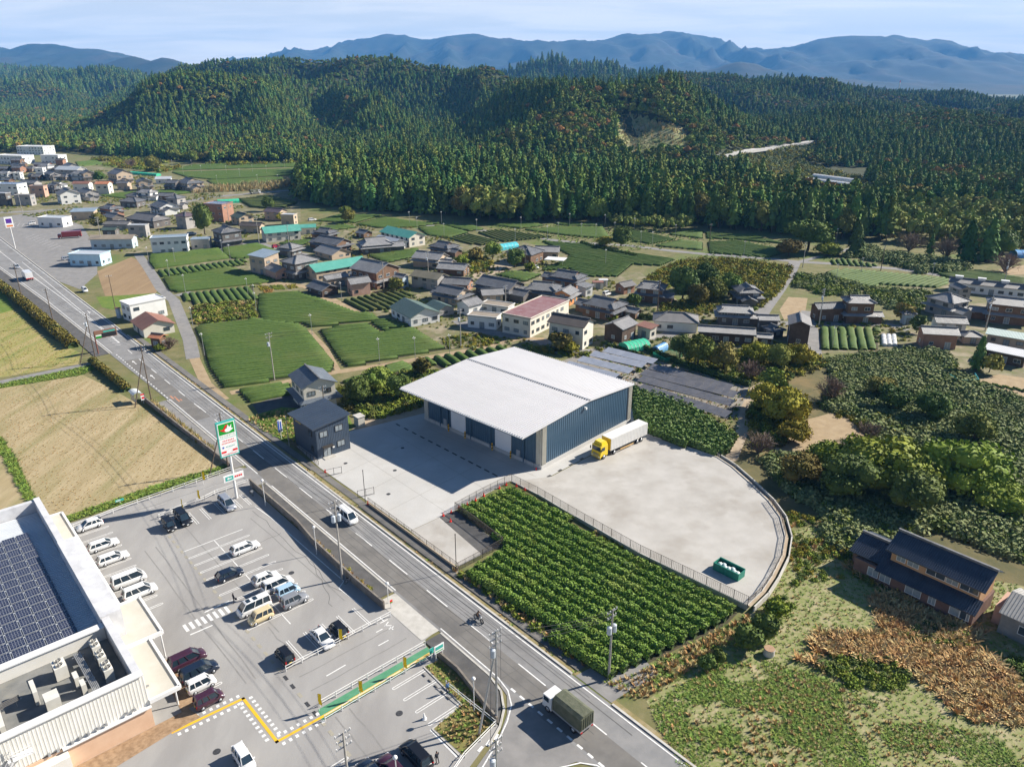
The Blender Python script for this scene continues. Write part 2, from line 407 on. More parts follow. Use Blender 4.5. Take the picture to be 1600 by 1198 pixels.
# ---------------------------------------------------------------- hills and mountains
def value_noise(X, Y, s, seed):
 r_ = np.random.default_rng(seed); T = r_.random((64, 64)); x = X / s; y = Y / s
 xi = np.floor(x).astype(int); yi = np.floor(y).astype(int); fx = x - xi; fy = y - yi
 fx = fx * fx * (3 - 2 * fx); fy = fy * fy * (3 - 2 * fy); g = lambda i, j: T[i % 64, j % 64]
 return (g(xi, yi) * (1 - fx) + g(xi + 1, yi) * fx) * (1 - fy) + (g(xi, yi + 1) * (1 - fx) + g(xi + 1, yi + 1) * fx) * fy
def ridge_h(X, Y, pts, wd, power=1.25):
 """height field of one ridge: falls away from the crest polyline"""
 Z = np.zeros_like(X)
 for a, b in zip(pts[:-1], pts[1:]):
  ab = np.array([b.x - a.x, b.y - a.y]); L2 = ab @ ab + 1e-9
  t = np.clip(((X - a.x) * ab[0] + (Y - a.y) * ab[1]) / L2, 0, 1)
  d = np.hypot(X - a.x - t * ab[0], Y - a.y - t * ab[1]); zc = a.z + (b.z - a.z) * t
  Z = np.maximum(Z, zc * np.clip(1 - (d / wd), 0, 1) ** power)
 return Z
TREE = 13.0
def crest(L, tree=TREE):
 out = []
 for x, y, D in L:
  p = at_dist(x, y, D); p.z = max(p.z - tree, 1); out.append(p)
 return out
RIDGES = [
 (crest([(150, 175, 2000), (200, 150, 1950), (245, 122, 1850), (300, 97, 1750), (340, 86, 1700), (400, 88, 1650), (450, 82, 1600), (520, 85, 1550), (600, 80, 1480), (628, 84, 1430), (690, 97, 1380), (745, 105, 1330), (770, 100, 1300), (800, 112, 1280), (840, 118, 1220)]), 225),
 (crest([(200, 185, 1180), (240, 152, 1150), (280, 118, 1120), (320, 112, 1130), (400, 116, 1200), (470, 112, 1300), (600, 84, 1470)]), 150),
 (crest([(520, 122, 1280), (560, 140, 1150), (600, 168, 1030), (640, 200, 930), (690, 236, 820)]), 100),
 (crest([(400, 116, 1190), (415, 150, 1020), (420, 195, 900)]), 100),
 (crest([(745, 106, 1320), (765, 138, 1130), (750, 185, 960), (715, 218, 880)]), 100),
 (crest([(800, 118, 1060), (870, 123, 930), (925, 119, 850), (960, 122, 840), (1010, 142, 850), (1060, 151, 880), (1110, 164, 870), (1140, 186, 820), (1160, 218, 770)]), 130),
 (crest([(925, 119, 850), (900, 160, 760), (880, 205, 690)]), 130),
 (crest([(1000, 140, 850), (1040, 185, 740), (1085, 222, 660)]), 120),
 (crest([(780, 106, 2700), (865, 85, 2600), (900, 93, 2500), (950, 98, 2400), (990, 108, 2300)]), 480),
 (crest([(940, 120, 1800), (1020, 106, 1800), (1080, 108, 1700), (1135, 108, 1650), (1180, 120, 1550), (1215, 130, 1450), (1250, 150, 1350)]), 380),
 (crest([(1190, 131, 2200), (1290, 139, 1900), (1400, 142, 1600), (1500, 146, 1450), (1620, 149, 1350), (1900, 152, 1350)]), 900),
 (crest([(1280, 185, 930), (1330, 168, 980), (1420, 165, 950), (1520, 172, 900), (1620, 182, 850), (1800, 190, 800)]), 330),
 (crest([(1420, 200, 780), (1400, 250, 640), (1420, 290, 560)]), 120),
 (crest([(-200, 103, 4200), (0, 103, 3900), (60, 108, 3500), (130, 113, 3000), (175, 111, 2600), (230, 119, 2500), (290, 125, 2500)]), 700),
 (crest([(-150, 128, 2200), (20, 132, 2100), (90, 140, 2000), (150, 150, 1900)]), 420),
]
def terrain_z(X, Y):
 Z = np.zeros_like(X); T = np.ones_like(X)
 for pts, wd in RIDGES: Z = np.maximum(Z, ridge_h(X, Y, pts, wd)); T = np.maximum(T, ridge_h(X, Y, pts, wd, .02))
 k = np.clip(Z / 40, 0, 1) * np.clip((1 - Z / T) * 3.2, .1, 1)
 Z = Z + k * ((value_noise(X + .25 * Y, Y * .4, 92, 3) - .5) * 60 + (value_noise(X, Y * .6, 45, 5) - .5) * 20)
 return Z
M_HILL = mat('hill_floor', (.030, .042, .016), (.055, .060, .024), s=.05, rough=.95)
gx, gy = np.meshgrid(np.arange(-2600, 2300, 16.), np.arange(440, 4300, 16.))
TZ = terrain_z(gx, gy)
hv = np.stack([gx.ravel(), gy.ravel(), np.where(TZ > .5, TZ, -2.5).ravel()], 1); nxx = gx.shape[1]; ii = np.arange(gx.size).reshape(gx.shape)
hf = np.stack([ii[:-1, :-1], ii[:-1, 1:], ii[1:, 1:], ii[1:, :-1]], -1).reshape(-1, 4)
keep = (TZ[:-1, :-1] > .5) | (TZ[:-1, 1:] > .5) | (TZ[1:, 1:] > .5) | (TZ[1:, :-1] > .5)
tag(link('hills', np_mesh('hills', hv, hf[keep.ravel()], M_HILL, smooth=True)), kind='structure')

# far mountain ranges: wooded slopes too far off to tell trees apart
M_MTN = mat('mountain_woods', (.016, .028, .016), (.036, .040, .022), s=.004, rough=.95, c3=(.060, .048, .030), s3=.003, bump=.5, bs=.02, detail=8)
def mountain(name, pts, wd, D0, D1, step, seed, ravine=.5):
 x0 = min(p.x for p in pts) - wd; x1 = max(p.x for p in pts) + wd
 X, Y = np.meshgrid(np.arange(x0, x1, step), np.arange(D0, D1, step))
 Z = np.zeros_like(X)
 Z = ridge_h(X, Y, pts, wd, 1.1)
 top = ridge_h(X, Y, pts, wd, .25)
 n = abs(value_noise(X + Y * .15, Y * .35, 420, seed) - .5) * 2 + .5 * abs(value_noise(X, Y * .5, 190, seed + 1) - .5) * 2 + .25 * abs(value_noise(X, Y, 80, seed + 2) - .5) * 2
 dist = 1 - np.clip(Z / np.maximum(top, 1), 0, 1)
 Z = Z - (n - .55) * ravine * Z * np.clip(dist * 3, .015, 1)
 Vv = np.stack([X.ravel(), Y.ravel(), Z.ravel() - 3], 1); I = np.arange(X.size).reshape(X.shape)
 Ff = np.stack([I[:-1, :-1], I[:-1, 1:], I[1:, 1:], I[1:, :-1]], -1).reshape(-1, 4)
 k = (Z[:-1, :-1] > 1) | (Z[1:, 1:] > 1)
 return tag(link(name, np_mesh(name, Vv, Ff[k.ravel()], M_MTN, smooth=True)), kind='structure')
FAR = [(430, 92), (480, 79), (520, 71), (560, 63), (585, 58), (607, 51), (630, 55), (650, 57), (680, 58), (700, 56), (725, 53), (742, 52), (765, 59), (790, 65), (830, 63), (850, 66), (880, 68), (890, 66), (930, 65), (945, 60), (985, 52), (1005, 53), (1030, 50), (1047, 47), (1062, 51), (1075, 60), (1085, 62), (1100, 72), (1120, 73), (1135, 76), (1170, 70), (1185, 74), (1215, 73), (1250, 67), (1280, 61), (1300, 58), (1330, 55), (1365, 57), (1385, 57), (1400, 53), (1412, 58), (1430, 69), (1455, 72), (1480, 79), (1530, 78), (1560, 80), (1585, 90), (1610, 97), (1700, 105), (1850, 118)]
mountain('mountain_range', crest([(x, y, 9800 + 500 * math.sin(x * .013)) for x, y in FAR], 0), 2900, 6600, 13400, 62, 11)
mountain('mountain_range', crest([(-160, 88, 7600), (-60, 70, 7500), (0, 73, 7500), (15, 77, 7450), (40, 68, 7400), (55, 67, 7400), (85, 68, 7350), (107, 71, 7300), (130, 77, 7300), (160, 90, 7200), (180, 96, 7200)], 0), 1900, 5200, 9600, 48, 21)
mountain('mountain_range', crest([(178, 97, 5600), (195, 88, 5600), (207, 86, 5600), (225, 92, 5550), (238, 96, 5500), (255, 89, 5500), (270, 94, 5450), (285, 99, 5450), (320, 112, 5400)], 0), 900, 4300, 6900, 40, 31, .35)
mountain('mountain_range', crest([(1080, 112, 6000), (1120, 102, 6000), (1155, 95, 6000), (1180, 98, 6000), (1205, 108, 6000), (1260, 118, 6000), (1400, 128, 6000), (1620, 132, 6000)], 0), 900, 4900, 7200, 42, 41, .4)

# the plain: one sheet that reaches the horizon
M_GROUND = mat('weedy_ground', (.125, .130, .045), (.20, .175, .085), s=.3, rough=.95, c3=(.10, .15, .03), s3=.04, bump=.5, bs=1.5, detail=9)
sheet('ground', [(-12500, -600), (12500, -600), (12500, 14500), (-12500, 14500)] and [(-12500, -600, 0), (12500, -600, 0), (12500, 14500, 0), (-12500, 14500, 0)], 0.0, M_GROUND, world=True)

# air: even haze round everything
hz = bpy.data.materials.new('haze_air'); hz.use_nodes = True; t_ = hz.node_tree; t_.nodes.remove(t_.nodes['Principled BSDF'])
pv = t_.nodes.new('ShaderNodeVolumePrincipled'); pv.inputs['Color'].default_value = (.15, .46, 1.0, 1); pv.inputs['Density'].default_value = 8.0e-5
pv.inputs['Anisotropy'].default_value = 0.0
t_.links.new(pv.outputs[0], t_.nodes['Material Output'].inputs['Volume'])
mb = MB(); mb.box((0, 7000, 458.5), (25400, 15600, 923))
tag(mb.build('haze', hz), kind='stuff')

# ---------------------------------------------------------------- forests
CON = [conifer_mesh('conifer_%d' % i, M_CONIFER if i % 2 else M_CEDAR, 12.5 + 1.6 * (i % 3), 3.1 + .5 * (i % 2), 150, 1.2, .08, 40 + i, .58) for i in range(4)]
BRO = [crown_mesh('broadleaf_%d' % i, m, 3.6, 3.2, 6.5, 7, 150, 1.25, .75, .6, .85, 50 + i) for i, m in enumerate((M_BROAD, M_BROAD, M_OLIVE, M_AUTUMN))]
VAR = CON + BRO
def forest_pts(poly, sp): return fill_points(poly, sp)
def plant(name, P, lab, mixf, scl=(.75, 1.15), excl=(), zmin=2.0, zfix=None, sq=1.0):
 """mixf(X,Y) -> share of broadleaf trees 0..1"""
 Z = terrain_z(P[:, 0], P[:, 1]) if zfix is None else np.full(len(P), zfix)
 k = Z > zmin if zfix is None else np.ones(len(P), bool)
 for e in excl: k &= ~in_poly(P, e)
 P = P[k]; Z = Z[k]
 b = mixf(P[:, 0], P[:, 1]); r1 = rng.random(len(P))
 vi = np.where(r1 < b, 4 + rng.choice(4, len(P), p=[.36, .32, .26, .06]), rng.integers(0, 4, len(P)))
 s = scl[0] + (scl[1] - scl[0]) * rng.random(len(P))
 return scatter(name, np.column_stack([P, Z - .5]), s, VAR, vi, label=lab, cat='forest', squash=np.full(len(P), sq) * (.85 + .3 * rng.random(len(P))))
def patchy(th=.5, k=5.):
 return lambda X, Y: np.clip((value_noise(X, Y, 120, 77) * .6 + value_noise(X, Y, 45, 78) * .4 - th) * k + .12, .05, .92)
fan = lambda D0, D1, a0=-800, a1=2400: [(ray(a0, 130).x / ray(a0, 130).y * D0, D0), (ray(a1, 130).x / ray(a1, 130).y * D0, D0), (ray(a1, 130).x / ray(a1, 130).y * D1, D1), (ray(a0, 130).x / ray(a0, 130).y * D1, D1)]
def on_terrain(x, y, far=4200):
 """world point where the photo ray through (x, y) first meets hill or plain"""
 D = np.arange(300, far, 4.); d = ray(x, y); t = D / d.y
 X = d.x * t; Z = CAM_H + d.z * t; hit = np.nonzero(Z <= terrain_z(X, D))[0]
 i = hit[0] if len(hit) else -1
 return Vector((X[i], D[i], max(Z[i], 0)))
def tpoly(px, far=1000): return [on_terrain(*p, far) for p in px]
near_wood = wpoly([(462, 303), (470, 314), (520, 324), (600, 331), (700, 338), (760, 343), (840, 347), (960, 347), (1060, 352), (1180, 364), (1280, 372), (1385, 380), (1392, 330), (1260, 312), (1190, 296), (1150, 285), (1000, 276), (800, 266), (620, 258), (480, 266)])
clearing = tpoly([(962, 200), (975, 178), (1000, 182), (1030, 197), (1068, 205), (1085, 222), (1068, 240), (1020, 244), (985, 246), (965, 236)])
VPX = [(1118, 247), (1140, 236), (1272, 219), (1280, 236), (1250, 250), (1300, 268), (1350, 280), (1400, 330), (1392, 345), (1240, 306), (1190, 285), (1130, 262)]
valley = tpoly(VPX)
EXCL = [clearing, valley]
P = forest_pts(fan(520, 1000, -300, 1900), 5.6)
P = P[~in_poly(P, near_wood)]
plant('forest', P, 'mixed conifer and broadleaf forest covering the nearer wooded hills', patchy(.43), (.66, 1.02), EXCL, sq=.78)
P = forest_pts(fan(1000, 2150, -150, 1750), 7.2)
plant('forest', P, 'dark forest covering the higher hills behind the wooded spurs', patchy(.5), (.72, 1.1), EXCL, sq=.72)
P = forest_pts(fan(2150, 4300, -100, 1700), 17)
plant('forest', P, 'far hazy forest on the low hills below the blue mountains', patchy(.62), (1.4, 2.2))
# the wood on the plain in front of the hills, and the belt of trees on the left
P = forest_pts(near_wood, 5.2)
front = P[:, 1] < 425
plant('forest', P[~front], 'tall cedar wood on the plain, behind its front rank of trees', patchy(.58), (1.05, 1.5), zfix=0)
WOOD_FRONT = P[front]
belt = wpoly([(-60, 240), (110, 238), (200, 245), (260, 252), (330, 255), (475, 255), (475, 236), (330, 222), (200, 215), (-60, 212)])
plant('forest', forest_pts(belt, 6.0), 'belt of mixed trees at the foot of the hill beyond the houses', patchy(.40, 5), (.8, 1.2), zfix=0)
belt2 = wpoly([(-80, 205), (60, 200), (140, 196), (330, 200), (330, 186), (170, 182), (60, 188), (-80, 192)])
plant('forest', forest_pts(belt2, 8.0), 'brownish trees scattered on the far left valley floor', patchy(.30, 5), (.8, 1.2), zfix=0)
belt3 = wpoly([(-80, 182), (40, 180), (60, 166), (140, 170), (300, 172), (300, 160), (120, 156), (-80, 150)])
plant('forest', forest_pts(belt3, 12.0), 'distant wooded valley floor beyond the white factories', patchy(.55, 5), (1.0, 1.5), zfix=0)
rwood = wpoly([(1392, 344), (1470, 336), (1660, 342), (1660, 258), (1480, 250), (1400, 258), (1352, 282), (1398, 325)])
plant('forest', forest_pts(rwood, 6.0), 'mixed wood behind the pale reeds at the right', patchy(.42), (.75, 1.2), zfix=0)
foot = wpoly([(205, 246), (470, 252), (900, 264), (1110, 272), (1110, 232), (900, 205), (640, 200), (230, 205)])
plant('forest', forest_pts(foot, 6.2), 'dark mixed trees on the flat ground at the hill foot', patchy(.45), (.7, 1.1), EXCL + [near_wood], zmin=-1)
# ---------------------------------------------------------------- roads, lots, paved surfaces
RA = W(402, 709); RDIR = (W(917, 1123) - RA).normalized(); RN = Vector((-RDIR.y, RDIR.x, 0)); RAZ = math.atan2(RDIR.x, RDIR.y)
def RD(s, o, z=0.0):
 """s metres along the main road (towards the viewer), o metres across it (+ = warehouse side)"""
 p = RA + RDIR * s + RN * o; return Vector((p.x, p.y, z))
RROT = math.atan2(RDIR.y, RDIR.x)          # z-rotation that puts local +x along the road
M_ROAD = mat('road_asphalt', (.205, .205, .205), (.255, .25, .245), s=.5, rough=.9, c3=(.17, .165, .16), s3=.12, bump=.15, bs=9)
M_ROADB = mat('worn_brown_asphalt', (.150, .142, .132), (.195, .185, .170), s=.35, rough=.9, c3=(.125, .12, .115), s3=.15, bump=.15, bs=9)
M_ROADD = mat('dark_asphalt', (.085, .083, .082), (.12, .115, .11), s=.6, rough=.9, bump=.15, bs=9)
M_LOT = mat('lot_asphalt', (.285, .275, .265), (.335, .325, .31), s=.25, rough=.9, c3=(.245, .235, .225), s3=.09, bump=.12, bs=9, stretch=(1, .35, 1, -RROT))
M_LANE = mat('lane_asphalt', (.20, .195, .19), (.26, .25, .24), s=.4, rough=.9, bump=.1, bs=6)
M_CONC = mat('concrete', (.43, .42, .40), (.50, .49, .47), s=.12, rough=.85, c3=(.45, .435, .41), s3=.3, bump=.05, bs=4)
M_KERB = mat('kerb_concrete', (.42, .40, .36), (.52, .50, .46), s=.8, rough=.9)
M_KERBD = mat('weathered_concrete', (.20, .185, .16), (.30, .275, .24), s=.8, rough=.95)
M_YARD = mat('yard_gravel', (.385, .365, .335), (.46, .44, .41), s=.22, rough=.95, c3=(.335, .31, .275), s3=.13, bump=.25, bs=7, detail=8)
M_TANG = mat('tan_gravel', (.33, .26, .18), (.42, .34, .25), s=.7, rough=.95, bump=.2, bs=8)
M_WHITE = mat('white_paint', (.78, .78, .76), (.62, .61, .59), s=2.2, rough=.7)
M_FADED = mat('faded_paint', (.55, .54, .53), (.36, .355, .35), s=2.2, rough=.8)
M_YELP = mat('yellow_paint', (.80, .46, .015), (.70, .42, .04), s=2, rough=.6)
M_GREENP = mat('green_path_paint', (.07, .24, .13), (.11, .29, .17), s=.8, rough=.7)
M_DIRT = mat('dirt', (.30, .22, .13), (.38, .29, .18), s=.5, rough=.95, bump=.2, bs=5)
M_BROWNF = mat('ploughed_soil', (.23, .155, .085), (.31, .22, .125), s=.25, rough=.95, bump=.3, stretch=(1, .12, 1, R(20)), bs=3)
M_PADDY = mat('cut_paddy', (.41, .33, .195), (.31, .245, .13), s=.55, rough=.95, c3=(.22, .205, .085), s3=.16, bump=.35, bs=3.5, stretch=(1, .16, 1, -R(50)), detail=8)
M_PADDYG = mat('yellow_green_paddy', (.27, .25, .075), (.35, .285, .13), s=.30, rough=.95, c3=(.17, .205, .045), s3=.2, bump=.35, bs=3.5, stretch=(1, .14, 1, -R(54)), detail=8)
M_BANK = mat('grass_bank', (.095, .165, .022), (.155, .20, .035), s=.6, rough=.9, bump=.4, bs=4)
M_MEADOW = mat('rough_meadow', (.29, .26, .14), (.17, .215, .055), s=1.5, rough=.95, c3=(.42, .35, .22), s3=.4, bump=.4, bs=3, detail=8)
M_SCRUB = mat('scrub_ground', (.085, .085, .035), (.15, .125, .055), s=.3, rough=.95, c3=(.21, .15, .065), s3=.08, bump=.4, bs=3)
M_GARDEN = mat('garden_soil', (.21, .175, .11), (.13, .145, .05), s=.35, rough=.95, c3=(.33, .28, .20), s3=.16, bump=.3, bs=2, detail=8)
M_PATCH = mat('dark_patch', (.10, .098, .095), (.14, .135, .13), s=.8, rough=.9)

# village floor under the houses: mixed lanes, yards and gardens
sheet('village_ground', [(225, 400), (300, 385), (400, 378), (470, 352), (600, 350), (680, 362), (780, 372), (900, 395), (930, 430), (1000, 425), (1060, 470), (1110, 478), (1180, 500), (1285, 500), (1420, 500), (1430, 550), (1280, 552), (1180, 556), (1060, 545), (940, 555), (810, 545), (700, 545), (600, 500), (560, 470), (480, 460), (380, 440)], .012, M_GARDEN)
sheet('village_ground', [(-40, 262), (110, 255), (215, 268), (330, 285), (330, 300), (470, 300), (470, 345), (330, 388), (240, 398), (190, 395), (120, 372), (-40, 372)], .012, M_GARDEN)
sheet('village_ground', [(1420, 440), (1620, 428), (1620, 600), (1530, 585), (1420, 545)], .016, M_GARDEN)

road = sheet('road', [RD(s, o) for s, o in ((-440, 4.2), (-290, 3.9), (230, 3.7), (230, -3.9), (-40, -3.9), (-81, -4.7), (-156, -6.0), (-226, -8.4), (-290, -9.5), (-440, -11))], .05, M_ROAD, world=True)
sheet('resurfaced_lane', [RD(s, o) for s, o in ((-14, -.1), (230, -.1), (230, -3.45), (-14, -3.45))], .058, M_ROADB, world=True, parent=road, kind=None)
sheet('resurfaced_lane', [RD(s, o) for s, o in ((-75, -.15), (-24, -.15), (-24, -3.35), (-75, -3.6))], .058, M_ROADB, world=True, parent=road, kind=None)
MARKZ = .066
def strip(parent, name, pts, wd, m, z=MARKZ, world=True):
 """painted line of even width along world points"""
 P = [Vector(p) for p in pts]; V = []; n = len(P)
 for i, p in enumerate(P):
  d = (P[min(i + 1, n - 1)] - P[max(i - 1, 0)]); d.z = 0; d.normalize(); q = Vector((-d.y, d.x, 0)) * wd / 2
  V += [(p.x + q.x, p.y + q.y, z), (p.x - q.x, p.y - q.y, z)]
 mb = MB(); mb.add(V, [(2 * i, 2 * i + 1, 2 * i + 3, 2 * i + 2) for i in range(n - 1)]); o = mb.build(name, m, parent); return o
dash_me = None
def dashes(parent, name, s0, s1, o, ln, pitch, wd, m, z=MARKZ):
 mb = MB(); mb.add([(-ln / 2, -wd / 2, 0), (ln / 2, -wd / 2, 0), (ln / 2, wd / 2, 0), (-ln / 2, wd / 2, 0)], [(0, 1, 2, 3)]); me = mb.mesh(name, m)
 s = s0
 while s < s1:
  link(name, me, parent, RD(s + ln / 2, o, z), RROT); s += pitch
dashes(road, 'lane_dash', -32, 225, 0, 5, 10, .17, M_WHITE)
dashes(road, 'lane_dash', -84, -32, -.1, 4, 10, .17, M_WHITE)
strip(road, 'centre_line', [RD(-440, -3), RD(-212, -1.6), RD(-156, -.4), RD(-92, -.1)], .2, M_WHITE)
strip(road, 'turn_lane_line', [RD(-230, 1.0), RD(-190, .9), RD(-120, .3), RD(-92, .1)], .18, M_WHITE)
strip(road, 'edge_line', [RD(-440, 3.3), RD(230, 3.25)], .17, M_WHITE)
strip(road, 'edge_line', [RD(-440, -9.6), RD(-226, -7.5), RD(-156, -5.0), RD(-84, -4.1)], .17, M_WHITE)
strip(road, 'edge_line', [RD(-40, -3.45), RD(8, -3.5)], .17, M_WHITE)
strip(road, 'edge_line', [RD(14, -3.5), RD(55, -3.45)], .17, M_WHITE)
strip(road, 'edge_line', [RD(66, -3.45), RD(78, -3.5), RD(80.5, -4.0), RD(82.5, -5.2), RD(84, -7.2), RD(85.5, -10), RD(88, -16)], .17, M_WHITE)
strip(road, 'edge_line', [RD(230, -3.4), RD(97, -3.4), RD(95, -3.9), RD(93.6, -5), RD(92.5, -7.2), RD(93, -10), RD(94, -16)], .17, M_WHITE)
dashes(road, 'guide_dash', -82, -40, -3.6, .9, 1.9, .25, M_WHITE)
dashes(road, 'guide_dash', 80.5, 95, -3.5, .8, 1.6, .3, M_WHITE)
for k in range(3): strip(road, 'stop_line_block', [RD(84.6 + .1 * k, -9.2 - 1.2 * k), RD(85, -10 - 1.2 * k)], .35, M_WHITE)
# turn arrows and lane letters worn into the far lanes
for s, o in ((-72, -1.9), (-58, -1.7), (-118, -2.6), (-132, 1.9)):
 mb = MB(); mb.add([(-1.8, -.09, 0), (.6, -.09, 0), (.6, .09, 0), (-1.8, .09, 0), (.6, -.4, 0), (1.8, 0, 0), (.6, .4, 0)], [(0, 1, 2, 3), (4, 5, 6)])
 mb.build('turn_arrow', M_WHITE, road, RD(s, o, MARKZ), RROT + (math.pi if o < 0 else 0))
for k in range(5): strip(road, 'hatch_mark', [RD(-100 + k * 2.2, -1.5), RD(-98.6 + k * 2.2, -.3)], .35, M_FADED)
for k in range(4): strip(road, 'hatch_mark', [RD(-103 + k * 1.6, 1.2), RD(-103 + k * 1.6, 2.6)], .4, M_FADED)
# thermoplastic speed-rumble dots before the office, repair seams across the lanes
for k in range(10): strip(road, 'repair_seam', [RD(18.5 + 10 * k, -3.4), RD(18.2 + 10 * k + .5, -.4)], .06, M_PATCH, MARKZ + .002)
for s0, s1, o in ((-20, 90, 1.0), (-20, 95, 2.15), (20, 92, -1.0), (22, 92, -2.3)):
 strip(road, 'wheel_track', [RD(s0 + (s1 - s0) * k / 8, o + .05 * math.sin(k * 2.1)) for k in range(9)], .1, M_PATCH, MARKZ - .004)
strip(road, 'crack', [RD(30, 3.0), RD(34, 2.7), RD(52, 2.8), RD(88, 2.6)], .05, M_PATCH, MARKZ + .001)
for s, o, a in ((-38.5, -2.2, 1.4), (-41, -2.7, 1.2)):
 mb = MB(); mb.box((0, 0, 0), (2.2, .35, .004)); mb.box((.4, .6, 0), (1.3, .25, .004)); mb.build('orange_survey_mark', mat('orange_mark', (.62, .22, .10), (.4, .25, .18), s=3), road, RD(s, o, MARKZ), RROT)

# side street at the bottom, access lane, lots
sheet('side_street', [RD(s, o) for s, o in ((78, -3.9), (81, -4.6), (83.2, -6.5), (84.8, -9), (86.5, -14), (90, -26), (100, -50), (125, -50), (97, -20), (93.5, -12), (92.2, -8), (93.2, -5.2), (95.5, -3.9))], .045, M_LANE, world=True)
lot = sheet('parking_lot', [RD(s, o) for s, o in ((3.2, -62), (3.2, -5), (5, -3.9), (12, -3.9), (12.4, -6.6), (58, -6.6), (58, -3.9), (66, -3.9), (66.5, -6.8), (84, -8.4), (86.6, -16.5), (90, -28), (100, -62))], .035, M_LOT, world=True)
sheet('driveway_apron', [RD(s, o) for s, o in ((55.5, -6.8), (55.5, -3.85), (66.2, -3.85), (66.2, -6.8))], .06, M_KERB, world=True)
sheet('driveway_apron', [RD(s, o) for s, o in ((4.2, -6.2), (4.2, -3.85), (12.2, -3.85), (12.2, -6.2))], .06, M_LANE, world=True)
def sidewalk(pts_in, pts_out, m, z=.15, name='sidewalk'):
 mb = MB(); mb.prism([(p.x, p.y) for p in (list(pts_in) + list(reversed(pts_out)))], 0, z); return tag(mb.build(name, m), kind='structure')
sidewalk([RD(s, -6.3) for s in (12.6, 30, 55)], [RD(s, -4.15) for s in (12.6, 30, 55)], M_ROADD)
sidewalk([RD(66.8, -6.6), RD(74, -6.6), RD(79, -7.4), RD(83.4, -8.3)], [RD(66.8, -4.2), RD(77, -4.3), RD(80, -5.0), RD(82.2, -6.6), RD(83.6, -8.2)], M_ROADD)
sidewalk([RD(-40, -8.0), RD(-4, -6.6), RD(3, -6.0)], [RD(-40, -4.5), RD(-4, -4.3), RD(3, -4.3)], M_LANE)
sidewalk([RD(-300, -14), RD(-226, -13), RD(-156, -9.4), RD(-84, -8.6)], [RD(-300, -10.4), RD(-226, -8.7), RD(-156, -6.3), RD(-84, -5.0)], M_ROADD)
def kerb(pts, wd=.3, z=.17, m=None, name='kerb'):
 mb = MB()
 for a, b in zip(pts[:-1], pts[1:]): mb.bar((a.x, a.y, z / 2), (b.x, b.y, z / 2), wd, z)
 return tag(mb.build(name, m or M_KERB), kind='structure')
kerb([RD(12.6, -3.98), RD(55, -3.98)], .26); kerb([RD(66.8, -4.02), RD(77, -4.1), RD(80, -4.7), RD(82.4, -6.3), RD(84, -8.3), RD(85.2, -11)], .26)
kerb([RD(3, -4.1), RD(-40, -4.2)], .26); kerb([RD(-84, -4.75), RD(-156, -6.0), RD(-226, -8.45), RD(-300, -10.1)], .26)
kerb([RD(-300, 4.3), RD(-104, 3.95)], .3); kerb([RD(-98, 3.9), RD(14, 3.85)], .3); kerb([RD(14, 3.85), RD(30, 3.85)], .3, .09); kerb([RD(30, 3.85), RD(83.8, 3.85)], .3); kerb([RD(90.5, 3.85), RD(220, 3.85)], .3)
# verge, gutter and footpath on the warehouse side
M_VERGE = mat('verge_soil', (.30, .235, .12), (.20, .175, .07), s=1.2, rough=.95, c3=(.38, .32, .22), s3=.4, bump=.3, bs=6)
sheet('verge', [RD(s, o) for s, o in ((-98, 4.0), (220, 4.0), (220, 4.7), (-98, 4.7))], .022, M_VERGE, world=True)
mb = MB(); mb.bar(RD(-96, 4.83, .07), RD(13.5, 4.83, .07), .22, .14); mb.bar(RD(31, 4.83, .07), RD(84, 4.83, .07), .22, .14); tag(mb.build('drain_cover', M_PATCH), kind='structure')
sheet('footpath', [RD(s, o) for s, o in ((-96, 5.0), (84, 5.0), (84, 6.25), (-96, 6.25))], .05, M_ROADB, world=True)
sheet('field_track', [RD(s, o) for s, o in ((84.3, 4.0), (90.2, 4.0), (90.5, 8), (91.5, 12), (86.5, 13), (85, 9))], .03, M_LANE, world=True)

# ---- warehouse site
apron = sheet('concrete_apron', [(463, 697), (500, 731), (641, 829), (687, 808), (712, 797), (797, 752), (836, 755), (862, 743), (996, 672), (992, 640), (760, 600), (662, 646), (543, 675)], .045, M_CONC)
sheet('gravel_strip', [(543, 676), (662, 647), (700, 622), (640, 628), (570, 655)], .03, M_TANG)
sheet('entrance_yard', [(641, 829.5), (712, 887), (753, 866), (687, 808.5)], .042, M_YARD)
sheet('tarred_strip', [(687.5, 808), (753, 866), (783, 853), (775, 845), (712, 798)], .04, M_ROADD)
for a, b in (((668, 668), (838, 745)), ((600, 668), (770, 772)), ((545, 700), (700, 802))):
 strip(apron, 'expansion_joint', [W(*a), W(*b)], .05, M_KERBD, .05)
for a, b in (((520, 748), (640, 690)), ((560, 775), (690, 708)), ((600, 802), (740, 730))): strip(apron, 'expansion_joint', [W(*a), W(*b)], .05, M_KERBD, .051)
M_GRATE = mat('drain_grate', (.06, .06, .065), (.11, .11, .11), s=6, rough=.6, metal=.5)
for k in range(13):
 p = W(622 + k * 12.6, 664 + k * 6.5); mb = MB(); mb.box((0, 0, 0), (1.5, .35, .02)); mb.build('drain_grate', M_GRATE, apron, (p.x, p.y, .062), RROT)
for q in ((540, 724), (617, 735), (629, 700), (607, 772)):
 p = W(*q); mb = MB(); mb.tube([(0, 0, 0), (0, 0, .02)], .38, 14); mb.build('manhole_cover', M_GRATE, apron, (p.x, p.y, .05))
for k in range(6):
 p = W(858 + k * 17, 744 - k * 9); mb = MB(); mb.box((0, 0, 0), (1.0, .5, .02)); mb.build('drain_grate', M_GRATE, apron, (p.x, p.y, .056), RROT + R(95))

